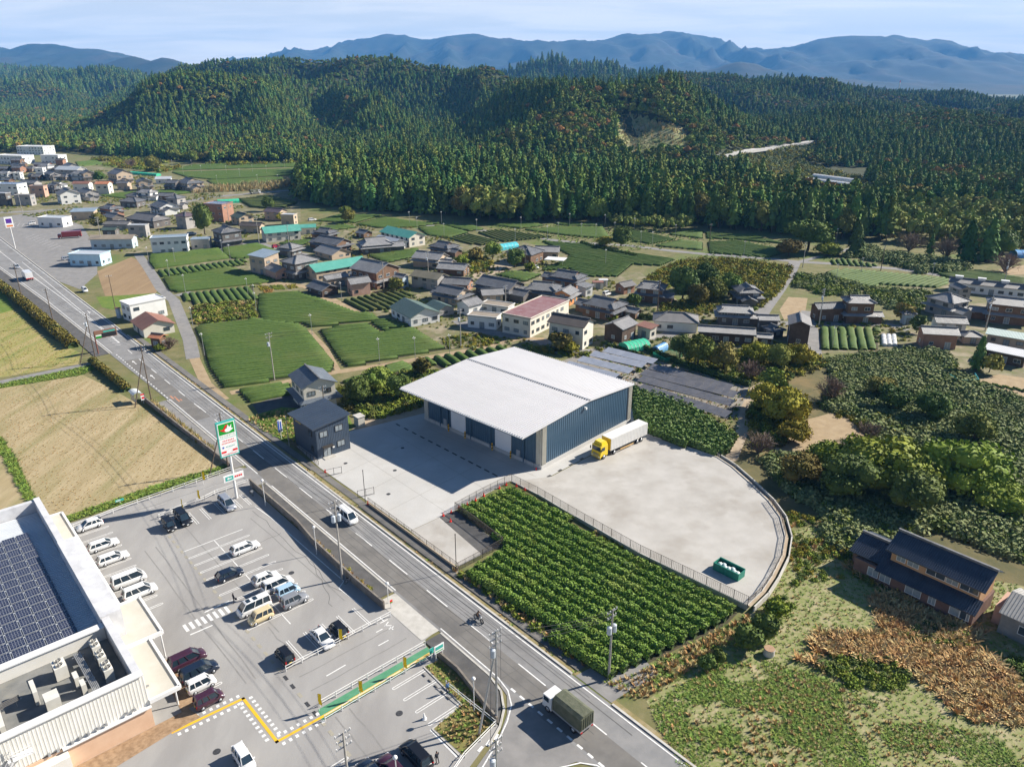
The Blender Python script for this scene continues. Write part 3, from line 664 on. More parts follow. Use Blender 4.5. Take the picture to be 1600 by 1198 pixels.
YARD = [(862, 744, .06), (996, 673, .07), (1040, 688, .25), (1081, 701, .35), (1120, 714, .45), (1143, 729, .5), (1169, 752, .55), (1201, 783, .6), (1219, 808, .62), (1227, 838, .66), (1222, 868, .7), (1206, 900, .76), (1190, 924, .8), (1168, 945, .85), (1083, 904, .8), (1000, 864, .7), (900, 807, .45), (840, 772, .22), (800, 752, .1)]
yv = [W(*q) for q in YARD]
cxy = sum((Vector((p.x, p.y, p.z)) for p in yv), Vector()) / len(yv)
mb = MB(); n = len(yv)
mb.add([tuple(p) for p in yv] + [(cxy.x, cxy.y, .42)], [((i + 1) % n, i, n) for i in range(n)])
mb.add([tuple(p) for p in yv] + [(p.x, p.y, -.1) for p in yv], [(i, (i + 1) % n, (i + 1) % n + n, i + n) for i in range(n)], 1)
me = mb.mesh('gravel_yard', [M_YARD, M_KERB]); bm = bmesh.new(); bm.from_mesh(me); bmesh.ops.recalc_face_normals(bm, faces=bm.faces); bm.to_mesh(me); bm.free()
yard = tag(link('gravel_yard', me), kind='structure')
# concrete retaining wall with capping round the yard
mb = MB()
for (a, b) in zip(yv[1:13], yv[2:14]):
 d = (b - a).normalized(); o = Vector((d.y, -d.x, 0)) * .5; o = -o if (a + o - cxy).length < (a - cxy).length else o
 mb.add([tuple(a), tuple(b), tuple(b + o), tuple(a + o)], [(0, 1, 2, 3)], 0)
 mb.bar(a + Vector((0, 0, .06)), b + Vector((0, 0, .06)), .16, .12, 1)
 mb.bar(a + o * 2 - Vector((0, 0, .1)), b + o * 2 - Vector((0, 0, .1)), .2, .9, 1)
tag(mb.build('yard_kerb', [M_TANG, M_KERB]), kind='structure')
mb = MB()
for (a, b) in zip(yv[13:], yv[14:] + yv[:0]):
 q = Vector((0, 0, 1)); mb.bar((a.x, a.y, a.z / 2), (b.x, b.y, b.z / 2), .22, max(a.z, .3) + .1)
tag(mb.build('retaining_wall', mat('wall_concrete', (.40, .39, .37), (.47, .46, .44), s=.6, rough=.9)), 'grey concrete retaining wall between gravel yard and leafy tea plot', 'wall', kind='thing')

# ---- left fields
sheet('paddy_field', [(-60, 618), (0, 605), (128, 585), (170, 605), (233, 641), (352, 722), (300, 748), (190, 782), (110, 806), (70, 830), (20, 880), (-60, 900), (-60, 600)], .018, M_PADDY)
sheet('paddy_field', [(-80, 500), (0, 490), (22, 484), (62, 520), (126, 552), (122, 569), (60, 580), (0, 590), (-80, 600)], .018, M_PADDYG)
sheet('grass_strip', [(-60, 440), (0, 448), (22, 484), (0, 490), (-60, 496)], .02, M_BANK)
sheet('grass_bank', [(-60, 607), (0, 596), (70, 583), (140, 569), (148, 577), (128, 586), (0, 607), (-60, 618)], .024, M_BANK)
sheet('farm_lane', [(-60, 604), (0, 594.5), (70, 580), (140, 566), (146, 570), (70, 585), (0, 600.5), (-60, 611)], .034, M_LANE)
sheet('grass_bank', [(-12, 680), (2, 682), (24, 715), (50, 770), (58, 784), (42, 784), (22, 745), (0, 706), (-12, 690)], .026, M_BANK)
sheet('grass_bank', [RD(s, o) for s, o in ((2.6, -40), (2.8, -6.2), (.3, -6.2), (-.6, -20), (.5, -40))], .026, M_BANK, world=True)
sheet('ploughed_field', [(152, 424), (205, 402), (232, 414), (249, 452), (243, 458), (165, 464), (158, 445)], .02, M_BROWNF)
sheet('grass_strip', [(150, 464), (245, 458), (205, 478), (175, 484), (160, 480)], .024, M_BANK)
# ---- far lots and lanes
sheet('shop_lot', [(-40, 345), (62, 331), (128, 352), (152, 390), (152, 428), (125, 452), (92, 440), (32, 396), (-40, 350)], .03, M_LANE)
for k in range(9): strip(road, 'stall_line', [W(40 + 5 * k, 372 + 2.2 * k), W(55 + 5 * k, 366 + 2.2 * k)], .2, M_FADED, .04); strip(road, 'stall_line', [W(6 + 7 * k, 352 + .6 * k), W(10 + 7 * k, 347 + .6 * k)], .2, M_FADED, .04)
def lane(px, wd, z=.03, m=None, name='lane'):
 P = [W(*q) for q in px]; V = []; n = len(P)
 for i, p in enumerate(P):
  d = (P[min(i + 1, n - 1)] - P[max(i - 1, 0)]); d.normalize(); q = Vector((-d.y, d.x, 0)) * wd / 2
  V += [(p.x + q.x, p.y + q.y, z), (p.x - q.x, p.y - q.y, z)]
 mb = MB(); mb.add(V, [(2 * i, 2 * i + 1, 2 * i + 3, 2 * i + 2) for i in range(n - 1)]); return tag(mb.build(name, m or M_LANE), kind='structure')
lane([(216, 398), (232, 420), (252, 452), (272, 470), (286, 505), (296, 530), (302, 560)], 3.6)
lane([(275, 462), (300, 456)], 3, .031)
lane([(302, 556), (322, 600), (350, 625)], 2.6, .028, M_DIRT, 'dirt_track')
lane([(360, 614), (430, 600), (527, 581), (600, 570), (660, 560), (740, 546), (815, 528), (850, 530)], 2.6, .03, M_DIRT, 'dirt_track')
lane([(483, 516), (510, 545), (528, 578)], 1.4, .026, M_DIRT, 'dirt_track')
lane([(660, 352), (720, 356), (800, 366), (870, 376), (915, 380), (985, 384), (1040, 391), (1110, 398), (1200, 404), (1245, 409), (1300, 412), (1400, 420), (1470, 430)], 4.2)
lane([(1250, 409), (1300, 396), (1340, 386)], 2.8, .031)
lane([(1242, 410), (1235, 425), (1215, 455), (1195, 482), (1180, 505)], 4.6, .032)
lane([(1262, 486), (1268, 520), (1272, 550), (1278, 572)], 4.0, .031)
lane([(1070, 508), (1040, 525), (975, 533), (945, 548), (880, 552), (845, 532), (790, 524), (735, 512), (715, 500)], 4.5, .029)
lane([(1200, 505), (1300, 506), (1380, 506), (1420, 515)], 4, .033)
lane([(-40, 333), (40, 331), (120, 326), (200, 322), (270, 318), (330, 308), (400, 302), (470, 296)], 6.5, .04)
lane([(250, 396), (330, 392), (400, 377), (440, 392), (480, 398)], 4, .027)
lane([(395, 440), (440, 444), (480, 448), (520, 470), (555, 488)], 4, .03, M_DIRT, 'dirt_track')
lane([(1290, 567), (1240, 580), (1200, 592), (1180, 608), (1165, 640), (1158, 680), (1143, 716), (1130, 722)], 2.4, .03, M_TANG, 'gravel_path')
hr = [on_terrain(x, y) for x, y in ((1126, 246), (1150, 240), (1200, 233), (1235, 228), (1270, 223))]; mb = MB()
for a, b in zip(hr[:-1], hr[1:]): mb.bar(a + Vector((0, 0, .6)), b + Vector((0, 0, .6)), 9, 2.4)
tag(mb.build('hill_road', M_CONC), kind='structure')
# ---------------------------------------------------------------- parking-lot paint
def rl(name, s0, o0, s1, o1, wd=.14, m=None): return strip(lot, name, [RD(s0, o0), RD(s1, o1)], wd, m or M_WHITE, .048)
def u_line(s, o0, o1, gap=.34):
 """double stall line with a rounded end at o1"""
 sg = 1 if o1 > o0 else -1; e = o1 - sg * gap / 2
 pts = [RD(s - gap / 2, o0)] + [RD(s - gap / 2 * math.cos(a), e + sg * gap / 2 * math.sin(a)) for a in (0, R(45), R(90), R(135), math.pi)] + [RD(s + gap / 2, o0)]
 strip(lot, 'stall_line', pts, .1, M_WHITE, .048)
rl('stall_line', 24.4, -18.3, 51.5, -18.3)
for k in range(11):
 s = 24.4 + 2.43 * k
 if k == 0: rl('stall_line', s, -23.2, s, -13.5)
 else:
  if k != 8 and k != 9: u_line(s, -18.3, -23.2)
  u_line(s, -18.3, -13.4)
for o in (-9.2, -10.8, -13.7, -16.3, -18.4):
 for g in (-.17, .17): rl('stall_line', 13.2, o + g, 17.8, o + g, .1)
for k in range(12): u_line(8.5 + 2.43 * k, -34.5, -29.9)
for s in (48.6, 51.0, 53.4, 55.8): u_line(s, -34, -29.6)
for o in (-10.2, -12.7, -15.2, -17.7, -20.2): 
 for g in (-.15, .15): rl('stall_line', 54.3, o + g, 59, o + g, .1)
for s in (70.9, 73.3, 75.8, 78.3): u_line(s, -9.6, -14.4)
for s in (76, 78.5, 81, 83.4): u_line(s, -27.5, -23.6)
rl('stall_line', 79, -14.6, 84, -14.6, .2)
rl('edge_line', 18.9, -8.9, 24, -8.4); rl('edge_line', 24, -8.4, 48, -8.0); rl('edge_line', 48, -8.0, 49, -9.4); rl('edge_line', 49, -9.4, 55, -9.0)
for o in np.arange(-23.6, -29.4, -.82):      # zebra crossing to the store door
 rl('zebra_bar', 41.9, o, 43.6, o, .42)
rl('arrow_line', 44.6, -26.4, 44.5, -29.4, .22); rl('arrow_line', 41.1, -22.6, 41.2, -26.2, .22)
for s in (7.2, 6.9): rl('arrow_line', s, -20 if s > 7 else -11, s, -23 if s > 7 else -13.5, .12, M_FADED)
rl('arrow_line', 63.4, -16.6, 63.5, -19.4, .16); rl('arrow_line', 63.2, -10, 63.2, -11.6, .16); rl('arrow_line', 60.8, -9.4, 60.8, -10.4, .16)
# stop lettering by the exit
for k, (a, b, c_, d_) in enumerate(((58.9, -7.9, 58.9, -8.9), (58.5, -8.4, 59.5, -8.4), (59.6, -7.8, 59.6, -9.0), (60.1, -8.0, 60.5, -8.8), (60.4, -8.9, 61.0, -8.1), (61.4, -8.0, 61.4, -8.8), (61.1, -8.4, 61.9, -8.4))): rl('stop_lettering', a, b, c_, d_, .16)
# yellow pedestrian guide line with white blocks, green path between the rails
yl = [RD(59.6, -36.8), RD(60.1, -28.7), RD(68.8, -28.5), RD(69.0, -22.6)]
for a, b in zip(yl[:-1], yl[1:]):
 d = (b - a).normalized(); strip(lot, 'yellow_line', [a - d * .18, b + d * .18], .36, M_YELP, .050)
 L = (b - a).length; q = Vector((-d.y, d.x, 0)); blk = MB(); blk.add([(-.18, -.22, 0), (.18, -.22, 0), (.18, .22, 0), (-.18, .22, 0)], [(0, 1, 2, 3)]); me = blk.mesh('crossing_block', M_WHITE)
 for k in range(int(L / .8)):
  for sg in (-.72, .72):
   p = a + d * (.5 + .8 * k) + q * sg; link('crossing_block', me, lot, (p.x, p.y, .049), math.atan2(d.y, d.x))
gp = sheet('green_path', [RD(67.7, -22.8), RD(67.7, -6.9), RD(69.4, -7.2), RD(69.5, -23.2)], .046, M_GREENP, world=True)
strip(gp, 'yellow_line', [RD(69.0, -22.8), RD(68.9, -7.2)], .34, M_YELP, .052)
mb = MB(); mb.box((0, 0, 0), (.9, .4, .004))
dr = mb.mesh('drain_cover', mat('drain_tan', (.36, .33, .26), (.30, .28, .23), s=4)); mb = MB(); mb.box((0, 0, 0), (.9, .4, .004)); dr2 = mb.mesh('drain_grate', M_GRATE)
for k in range(62):
 s = 18.6 + k * .95; link('drain_cover', dr if k % 2 else dr2 if (41 < k < 54 and k % 3) else dr, lot, RD(s, -23.35, .045), RROT) if k % 2 == 0 else None
for s, o in ((40.9, -12.9), (74.6, -15.9), (65.6, -34.1)):
 mb = MB(); mb.tube([(0, 0, 0), (0, 0, .02)], .42, 16); mb.build('manhole_cover', M_GRATE, lot, RD(s, o, .04))
M_TRACK = mat('tyre_stain', (.215, .21, .20), (.26, .25, .24), s=1.2, rough=.9)
r2 = np.random.default_rng(4)
def wob(s0, o0, s1, o1, n=9, a=.25): return [RD(s0 + (s1 - s0) * k / (n - 1) + r2.normal() * a * (abs(o1 - o0) > abs(s1 - s0)), o0 + (o1 - o0) * k / (n - 1) + r2.normal() * a * (abs(o1 - o0) <= abs(s1 - s0))) for k in range(n)]
for a in ((20, -26, 58, -26.3), (20, -27.6, 58, -27.5), (22, -11, 52, -10.2), (14, -20.5, 52, -20.2), (50, -21, 58, -20.6), (64.5, -22, 64.5, -8), (61.5, -22, 61.3, -8), (70, -20, 84, -20), (70, -21.8, 84, -22), (6.6, -30, 6.6, -8)):
 strip(lot, 'tyre_stain', wob(*a, a=.08), .16, M_TRACK, .042)
for a in ((20, -9.8, 50, -9.6), (30, -9.2, 30, -20), (52, -12, 40, -9.2)): strip(lot, 'crack', wob(*a, n=14), .07, M_PATCH, .043)
for k in range(5):
 mb = MB(); mb.box((0, 0, .06), (.55, .14, .12)); mb.build('wheel_stop', M_PATCH, lot, RD(71.6 + 1.25 * k, -10.2, .04), RROT)

# ---------------------------------------------------------------- guard rails, walls and grass along the lot
M_RAIL = mat('white_rail', (.74, .74, .72), (.66, .65, .63), s=2, rough=.5, spec=.4)
def guard_rail(pts, label, h=.95, rails=(.5, .9), pitch=2.0, m=None, r=.045, name='guard_rail', cat='guard rail', base=0.0):
 root = thing(name, label, cat, pts[0])
 o0 = pts[0]; m = m or M_RAIL
 for a, b in zip(pts[:-1], pts[1:]):
  for z in rails:
   mb = MB(); mb.tube([a - o0 + Vector((0, 0, z + base)), b - o0 + Vector((0, 0, z + base))], r, 6); mb.build('rail', m, root)
  n = max(1, int((b - a).length / pitch)); mb = MB(); mb.tube([(0, 0, 0), (0, 0, h)], r * 1.25, 6); me = mb.mesh('post', m)
  for k in range(n + 1): p = a.lerp(b, k / n) - o0; link('post', me, root, (p.x, p.y, base))
 return root
guard_rail([RD(5.6, -34.5), RD(4.4, -26), RD(4.2, -20), RD(3.6, -9.2), RD(3.5, -6.5)], 'white two-bar guard rail between tan paddy and access lane')
guard_rail([RD(11.8, -22.8), RD(11.2, -18.5), RD(10.9, -14.6), RD(10.2, -12.0)], 'short white guard rail behind the two dark parked vans')
guard_rail([RD(10.3, -12.6), RD(10.2, -6.4)], 'white guard rail beside the foot of the tall shop sign')
guard_rail([RD(59.4, -22.8), RD(59.4, -7.2)], 'white guard rail behind the black and white cars by the exit lane')
guard_rail([RD(67.4, -22.4), RD(67.4, -7.0)], 'white railing on the upper side of the green walkway')
guard_rail([RD(69.8, -23.0), RD(69.7, -7.2)], 'white railing on the lower side of the green walkway')
guard_rail([RD(74.9, -9.2), RD(83.6, -8.6), RD(84.6, -14), RD(87, -20.5)], 'white guard rail round the grass corner at the side street', rails=(.45, .85))
M_BLOCKW = mat('block_wall', (.16, .14, .12), (.24, .21, .18), s=.9, rough=.95, c3=(.30, .27, .22), s3=.5)
mb = MB()
for a, b in ((RD(11.2, -6.3), RD(30, -6.25)), (RD(30, -6.25), RD(36.5, -6.9)), (RD(36.5, -6.9), RD(50, -7.2)), (RD(50, -7.2), RD(57.5, -7.0))): mb.bar(a + Vector((0, 0, .7)), b + Vector((0, 0, .7)), .25, 1.4)
tag(mb.build('block_wall', M_BLOCKW), 'dark retaining wall between car park and roadside pavement', 'wall', kind='thing')
mb = MB()
for a, b in ((RD(69.5, -6.8), RD(74, -6.7)), (RD(74, -6.7), RD(83.4, -8.2))): mb.bar(a + Vector((0, 0, .45)), b + Vector((0, 0, .45)), .25, .9)
tag(mb.build('block_wall', M_BLOCKW), 'low dark wall between grass corner and curved pavement', 'wall', kind='thing')
mb = MB()
for a, b in ((RD(-45, -8.2), RD(-20, -7.4)), (RD(-20, -7.4), RD(3.4, -6.3))): mb.bar(a + Vector((0, 0, .3)), b + Vector((0, 0, .3)), .3, 1.6)
tag(mb.build('block_wall', M_BLOCKW), 'dark wall dropping from the road to the tan paddy field', 'wall', kind='thing')
sheet('grass_corner', [RD(70.4, -9.2), RD(70.6, -7), RD(74, -7), RD(77.1, -7.3), RD(83.3, -8.4), RD(84.3, -14), RD(79, -14.2), RD(78.4, -9.5)], .05, mat('corner_grass', (.21, .19, .06), (.14, .15, .045), s=1.0, rough=.95, c3=(.27, .21, .09), s3=.5, bump=.3, bs=6), world=True)
kerb([RD(70.4, -9.4), RD(78.5, -9.6), RD(79.1, -14.4), RD(84.2, -14.3)], .15, .12)
# ---------------------------------------------------------------- shared building bits
M_GLASS = mat('window_glass', (.035, .05, .065), (.06, .08, .10), s=.8, rough=.08, spec=.6, coord='obj')
M_GLASSL = mat('curtained_glass', (.30, .33, .34), (.20, .24, .27), s=1.5, rough=.25, spec=.5, coord='obj')
M_FRAMED = mat('dark_window_frame', (.05, .045, .04), rough=.5)
M_FRAMEW = mat('white_window_frame', (.62, .62, .60), rough=.5)
M_WHITEM = mat('white_metal', (.74, .74, .73), (.67, .67, .66), s=.5, rough=.45, spec=.4)
M_BLACK = mat('black_rubber', (.018, .018, .02), rough=.75)
M_STEEL = mat('galvanised_steel', (.36, .37, .38), (.46, .47, .48), s=3, rough=.45, metal=.6)
M_DOOR = mat('grey_door', (.30, .32, .34), (.36, .38, .40), s=1, rough=.5)
WIN_CACHE = {}
def window(parent, x, y, z, wd, ht, face, frame=None, pane=None, mull=1, name='window'):
 """window on a wall; face = outward angle of the wall in local coords"""
 frame = frame or M_FRAMED; pane = pane or M_GLASS
 key = (round(wd, 2), round(ht, 2), frame.name, pane.name, mull)
 if key not in WIN_CACHE:
  mb = MB(); t = .07
  mb.box((0, .0, 0), (wd - t, .05, ht - t), 0, 1)
  for sg in (-1, 1): mb.box((sg * (wd - t) / 2, 0, 0), (t, .12, ht + .02)); mb.box((0, 0, sg * (ht - t) / 2), (wd - t, .115, t))
  for k in range(mull): mb.box((-wd / 2 + wd * (k + 1) / (mull + 1), 0, 0), (t * .8, .10, ht - t))
  WIN_CACHE[key] = mb.mesh(name, [frame, pane])
 o = link(name, WIN_CACHE[key], parent, (x, y, z), face + R(90)); return o
def corrugated(mb, x0, x1, z0, z1, y=0, pitch=.6, depth=.06, m=0, zt=None):
 """ribbed sheet in the local xz plane, ribs vertical, bulging to -y; zt(x) optional top line"""
 n = max(2, int((x1 - x0) / pitch)); P = []
 for k in range(n):
  a = x0 + (x1 - x0) * k / n; w_ = (x1 - x0) / n
  for q, dy in ((0, 0), (.5, 0), (.62, -depth), (.88, -depth)): P.append((a + w_ * q, y + dy))
 P.append((x1, y)); V = []
 for p in P: V += [(p[0], p[1], z0), (p[0], p[1], zt(p[0]) if zt else z1)]
 mb.add(V, [(2 * i, 2 * i + 2, 2 * i + 3, 2 * i + 1) for i in range(len(P) - 1)], m)

# ---------------------------------------------------------------- warehouse
M_NAVY = mat('navy_cladding', (.050, .098, .150), (.060, .112, .168), s=.4, rough=.42, spec=.45, coord='obj')
M_BEIGEP = mat('beige_pilaster', (.44, .42, .36), (.50, .48, .42), s=.6, rough=.6, coord='obj')
M_ROOFW = mat('pale_metal_roof', (.50, .50, .52), (.55, .55, .57), s=.15, rough=.38, spec=.5, metal=.0, coord='obj')
M_SEAM = mat('roof_seam', (.36, .37, .39), rough=.5)
WL, WDp, OV = 33.7, 29.8, 5.6
wang = math.atan2(-.681, .7325)
WO = W(845, 733) - Vector((math.cos(wang), math.sin(wang), 0)) * WL
wh = thing('warehouse', 'large navy blue metal warehouse with broad pale ribbed roof', 'warehouse', (WO.x, WO.y, .045), wang)
ZF, ZR, ZB, YR = 8.75, 9.95, 8.8, 14.4
YB = WDp + .5; X0, X1 = -1.2, WL + .35
zroof = lambda y: ZF + (ZR - ZF) * (y + OV) / (YR + OV) if y < YR else ZR + (ZB - ZR) * (y - YR) / (YB - YR)
mb = MB(); mb.box((WL / 2, WDp / 2, 4.0), (WL - .3, WDp - .3, 8.0)); mb.build('frame_core', M_NAVY, wh)
mb = MB(); corrugated(mb, .0, WDp, .75, 0, 0, .62, .07, 0, lambda x: zroof(x) - .15)
o = mb.build('side_cladding', M_NAVY, wh, (WL, 0, 0), R(90))
mb = MB(); corrugated(mb, 0, WDp, .75, 0, 0, .62, .07, 0, lambda x: zroof(WDp - x) - .15); mb.build('side_cladding', M_NAVY, wh, (0, WDp, 0), R(-90))
mb = MB(); corrugated(mb, 0, WL, .75, zroof(0) - .1, 0, .62, .06); mb.build('front_cladding', M_NAVY, wh, (0, 0, 0))
mb = MB(); corrugated(mb, 0, WL, .75, zroof(WDp) - .1, 0, .62, .06); mb.build('rear_cladding', M_NAVY, wh, (WL, WDp, 0), math.pi)
mb = MB()
for a, b in (((-.12, -.12), (WL + .12, -.12)), ((WL + .12, -.12), (WL + .12, WDp + .12)), ((-.12, WDp + .12), (WL + .12, WDp + .12)), ((-.12, -.12), (-.12, WDp + .12))): mb.bar((*a, .38), (*b, .38), .3, .76)
mb.build('plinth', M_CONC, wh)
roof = MB()
th = .22
for y0, y1 in ((-OV, YR), (YR, YB)):
 z0, z1 = zroof(y0), zroof(y1 - 1e-6) if y1 == YR else ZB
 if y0 == YR: z0 = ZR
 roof.add([(X0, y0, z0), (X1, y0, z0), (X1, y1, z1), (X0, y1, z1), (X0, y0, z0 - th), (X1, y0, z0 - th), (X1, y1, z1 - th), (X0, y1, z1 - th)],
             [(0, 1, 2, 3), (7, 6, 5, 4), (0, 4, 5, 1), (1, 5, 6, 2), (2, 6, 7, 3), (3, 7, 4, 0)])
ro = roof.build('roof', M_ROOFW, wh)
for y0, z0, y1, z1 in ((-OV, ZF, YR - .25, zroof(YR - .25)), (YR + .25, zroof(YR + .25), YB, ZB)):
 mb = MB(); mb.bar((0, y0, z0 + .1), (0, y1, z1 + .1), .12, .24); me = mb.mesh('roof_rib', M_ROOFW)
 for k in range(59): link('roof_rib', me, ro, (X0 + .15 + k * (X1 - X0 - .3) / 58, 0, 0))
mb = MB(); mb.bar((X0, YR, ZR + .02), (X1, YR, ZR + .02), .42, .1); mb.build('ridge_gap', M_FRAMED, ro)
mb = MB(); mb.bar((X0, YR, ZR + .14), (X1, YR, ZR + .14), .3, .08); mb.build('ridge_cap', M_STEEL, ro)
mb = MB(); mb.bar((X0 - .05, -OV - .1, ZF - .12), (X1 + .05, -OV - .1, ZF - .12), .18, .2); mb.build('gutter', M_WHITEM, ro)
# eave soffit beam at the open corner, corner pilasters
for x in (.55, WL - .55):
 mb = MB(); corrugated(mb, x - .62, x + .62, .05, zroof(0) - .2, -.16, .5, .07); mb.box((x, -.05, 4.2), (1.24, .2, 8.2)); mb.build('pilaster', M_BEIGEP, wh)
for y in (.7, WDp - .6):
 mb = MB(); mb.box((WL + .08, y, zroof(y) / 2 - .1), (.2, 1.25, zroof(y) - .3)); 
 for k in range(5): mb.box((WL + .2, y - .5 + .25 * k, zroof(y) / 2 - .1), (.08, .1, zroof(y) - .32))
 mb.build('pilaster', M_BEIGEP, wh)
for x in (WL - 1.6, 1.2):
 mb = MB(); mb.bar((x, .2, zroof(0) - .45), (x, -OV + .2, ZF - .38), .18, .28); mb.build('eave_bracket', M_WHITEM, wh)
for x0, x1 in ((8.6, 13.0), (21.6, 26.0)):
 mb = MB()
 for k in range(16): mb.box(((x0 + x1) / 2, -.12 - .015 * (k % 2), .15 + .3 * k), (x1 - x0, .1, .3))
 s_ = mb.build('roller_shutter', mat('shutter_white', (.66, .68, .70), (.72, .73, .75), s=.5, rough=.5), wh)
 mb = MB(); mb.box(((x0 + x1) / 2, -.2, 5.1), (x1 - x0 + .5, .4, .5)); mb.build('shutter_box', M_NAVY, wh)
 for x in (x0 - .35, x1 + .35):
  mb = MB(); mb.tube([(x, -.7, 0), (x, -.7, 1.6)], .14, 8, 0); mb.box((x, -.7, .55), (.29, .29, .16), 0, 1); mb.box((x, -.7, 1.15), (.29, .29, .16), 0, 1); mb.build('bollard', [mat('bollard_yellow', (.75, .42, .02), rough=.5), M_BLACK], wh)
 mb = MB(); mb.box(((x0 + x1) / 2 + 1.2, -.35, 5.75), (.5, .5, .35)); mb.build('flood_lamp', M_WHITEM, wh)
for x in (6.6, 27.9): mb = MB(); mb.box((x, -.12, 1.08), (.95, .1, 2.1)); mb.box((x + .3, -.19, 1.05), (.06, .05, .25)); mb.build('door', M_DOOR, wh)
for x in (5.2, 7.6, 14.6, 20.3, 29.4):
 mb = MB(); mb.bar((x, -.2, .1), (x, -.2, zroof(0) - .4), .22, .3); mb.build('downpipe', M_NAVY, wh)
for x in (2.6, 16.8, 31.2):
 mb = MB(); 
 for a, b in (((x - 1, -.45, .9), (x + 1, -.45, .9)), ((x - 1, -.45, 0), (x - 1, -.45, .9)), ((x + 1, -.45, 0), (x + 1, -.45, .9))): mb.tube([a, b], .05, 6)
 mb.build('crash_rail', M_STEEL, wh)
mb = MB(); mb.box((WL + .3, 13.2, 8.6), (.5, .4, .45)); mb.build('flood_lamp', M_WHITEM, wh)
mb = MB(); mb.tube([(WL - .4, -.9, 0), (WL - .4, -.9, .5)], .13, 8); mb.tube([(WL - .4, -.9, .5), (WL - .4, -.9, .58)], [.13, .05], 8); tag(mb.build('fire_extinguisher', mat('fire_red', (.62, .02, .03), rough=.4)), 'red fire extinguisher box at the near corner of the navy warehouse', 'extinguisher')
bpy.data.objects['fire_extinguisher'].matrix_world = Matrix.Translation(WO + Vector((0, 0, .045))) @ Matrix.Rotation(wang, 4, 'Z')

# ---------------------------------------------------------------- office block
M_SLATE = mat('slate_blue_siding', (.055, .078, .112), (.068, .092, .128), s=.5, rough=.55, coord='obj', spec=.3)
M_DROOF = mat('dark_metal_roof', (.042, .058, .085), (.055, .072, .10), s=.3, rough=.4, coord='obj', spec=.5)
of = thing('office_block', 'dark slate blue two-storey office cube with sloping flat roof', 'office', RD(.8, 8.0, .045), RROT)
OL, OW = 9.6, 7.2                     # local x along road, y away from it
zt = lambda y: 6.75 + .85 * y / OW
mb = MB(); mb.add([(0, 0, 0), (OL, 0, 0), (OL, OW, 0), (0, OW, 0), (0, 0, zt(0)), (OL, 0, zt(0)), (OL, OW, zt(OW)), (0, OW, zt(OW))], [(0, 1, 5, 4), (1, 2, 6, 5), (2, 3, 7, 6), (3, 0, 4, 7)])
mb.build('wall', M_SLATE, of)
for k in range(24): pass
mb = MB()
for k in range(20):
 y = .36 * k + .18; mb.box((OL + .012, y, zt(y) / 2), (.03, .03, zt(y) - .1))
for k in range(26): mb.box((.36 * k + .2, -.012, zt(0) / 2), (.03, .03, zt(0) - .1))
mb.build('siding_battens', M_SLATE, of)
mb = MB(); a = .55
mb.add([(-a, -.9, zt(-.9)), (OL + a, -.9, zt(-.9)), (OL + a, OW + .4, zt(OW + .4)), (-a, OW + .4, zt(OW + .4))] + [(-a, -.9, zt(-.9) + .22), (OL + a, -.9, zt(-.9) + .22), (OL + a, OW + .4, zt(OW + .4) + .22), (-a, OW + .4, zt(OW + .4) + .22)], [(3, 2, 1, 0), (4, 5, 6, 7), (0, 1, 5, 4), (1, 2, 6, 5), (2, 3, 7, 6), (3, 0, 4, 7)])
rf = mb.build('roof', M_DROOF, of)
for k in range(13):
 mb = MB(); x = -.4 + k * (OL + .8) / 12; mb.bar((x, -.88, zt(-.88) + .245), (x, OW + .38, zt(OW + .38) + .245), .06, .05); mb.build('roof_rib', M_DROOF, rf)
for y, z in ((1.6, 5.05), (5.0, 5.35), (5.2, 1.95)): window(of, OL + .05, y, z, 1.7, 1.25, 0, M_FRAMED, M_GLASSL)
for x, z, w_, h_ in ((2.3, 5.6, 2.6, .4), (7.3, 4.9, 1.3, 1.2), (7.6, 1.7, 1.0, 1.2)): window(of, x, -.05, z, w_, h_, R(-90), M_FRAMED, M_GLASS if w_ < 2 else mat('painted_reflection_glass', (.42, .36, .12), rough=.2))  # yellow reflection on the wide slit window is painted as its glass colour
d = window(of, OL + .05, 2.05, 1.12, 1.7, 2.1, 0, M_FRAMED, M_GLASSL); d.name = 'door'
mb = MB(); mb.box((OL + .55, 2.05, 2.42), (1.1, 2.3, .12)); mb.build('door_canopy', M_FRAMED, of)
mb = MB(); mb.box((OL + .6, 2.05, .06), (1.2, 2.4, .12)); mb.build('door_step', M_KERB, of)
mb = MB(); mb.box((OL + .16, 3.4, 1.8), (.2, .4, .5)); mb.build('letter_box', M_WHITEM, of)
# small meter house and a kerbside unit next to it
ub = thing('utility_cabinet', 'pale grey utility cabinet with flat lid beside the slate office', 'cabinet', W(562, 664, .03), RROT)
mb = MB(); mb.box((0, 0, 1.1), (1.9, 1.6, 2.2)); mb.build('body', M_BEIGEP, ub); mb = MB(); mb.box((0, 0, 2.27), (2.2, 1.9, .14)); mb.build('lid', M_KERB, ub)
for sg in (-.45, .45): mb = MB(); mb.box((sg, -.82, 1.15), (.8, .05, 1.8)); mb.build('door', M_DOOR, ub)

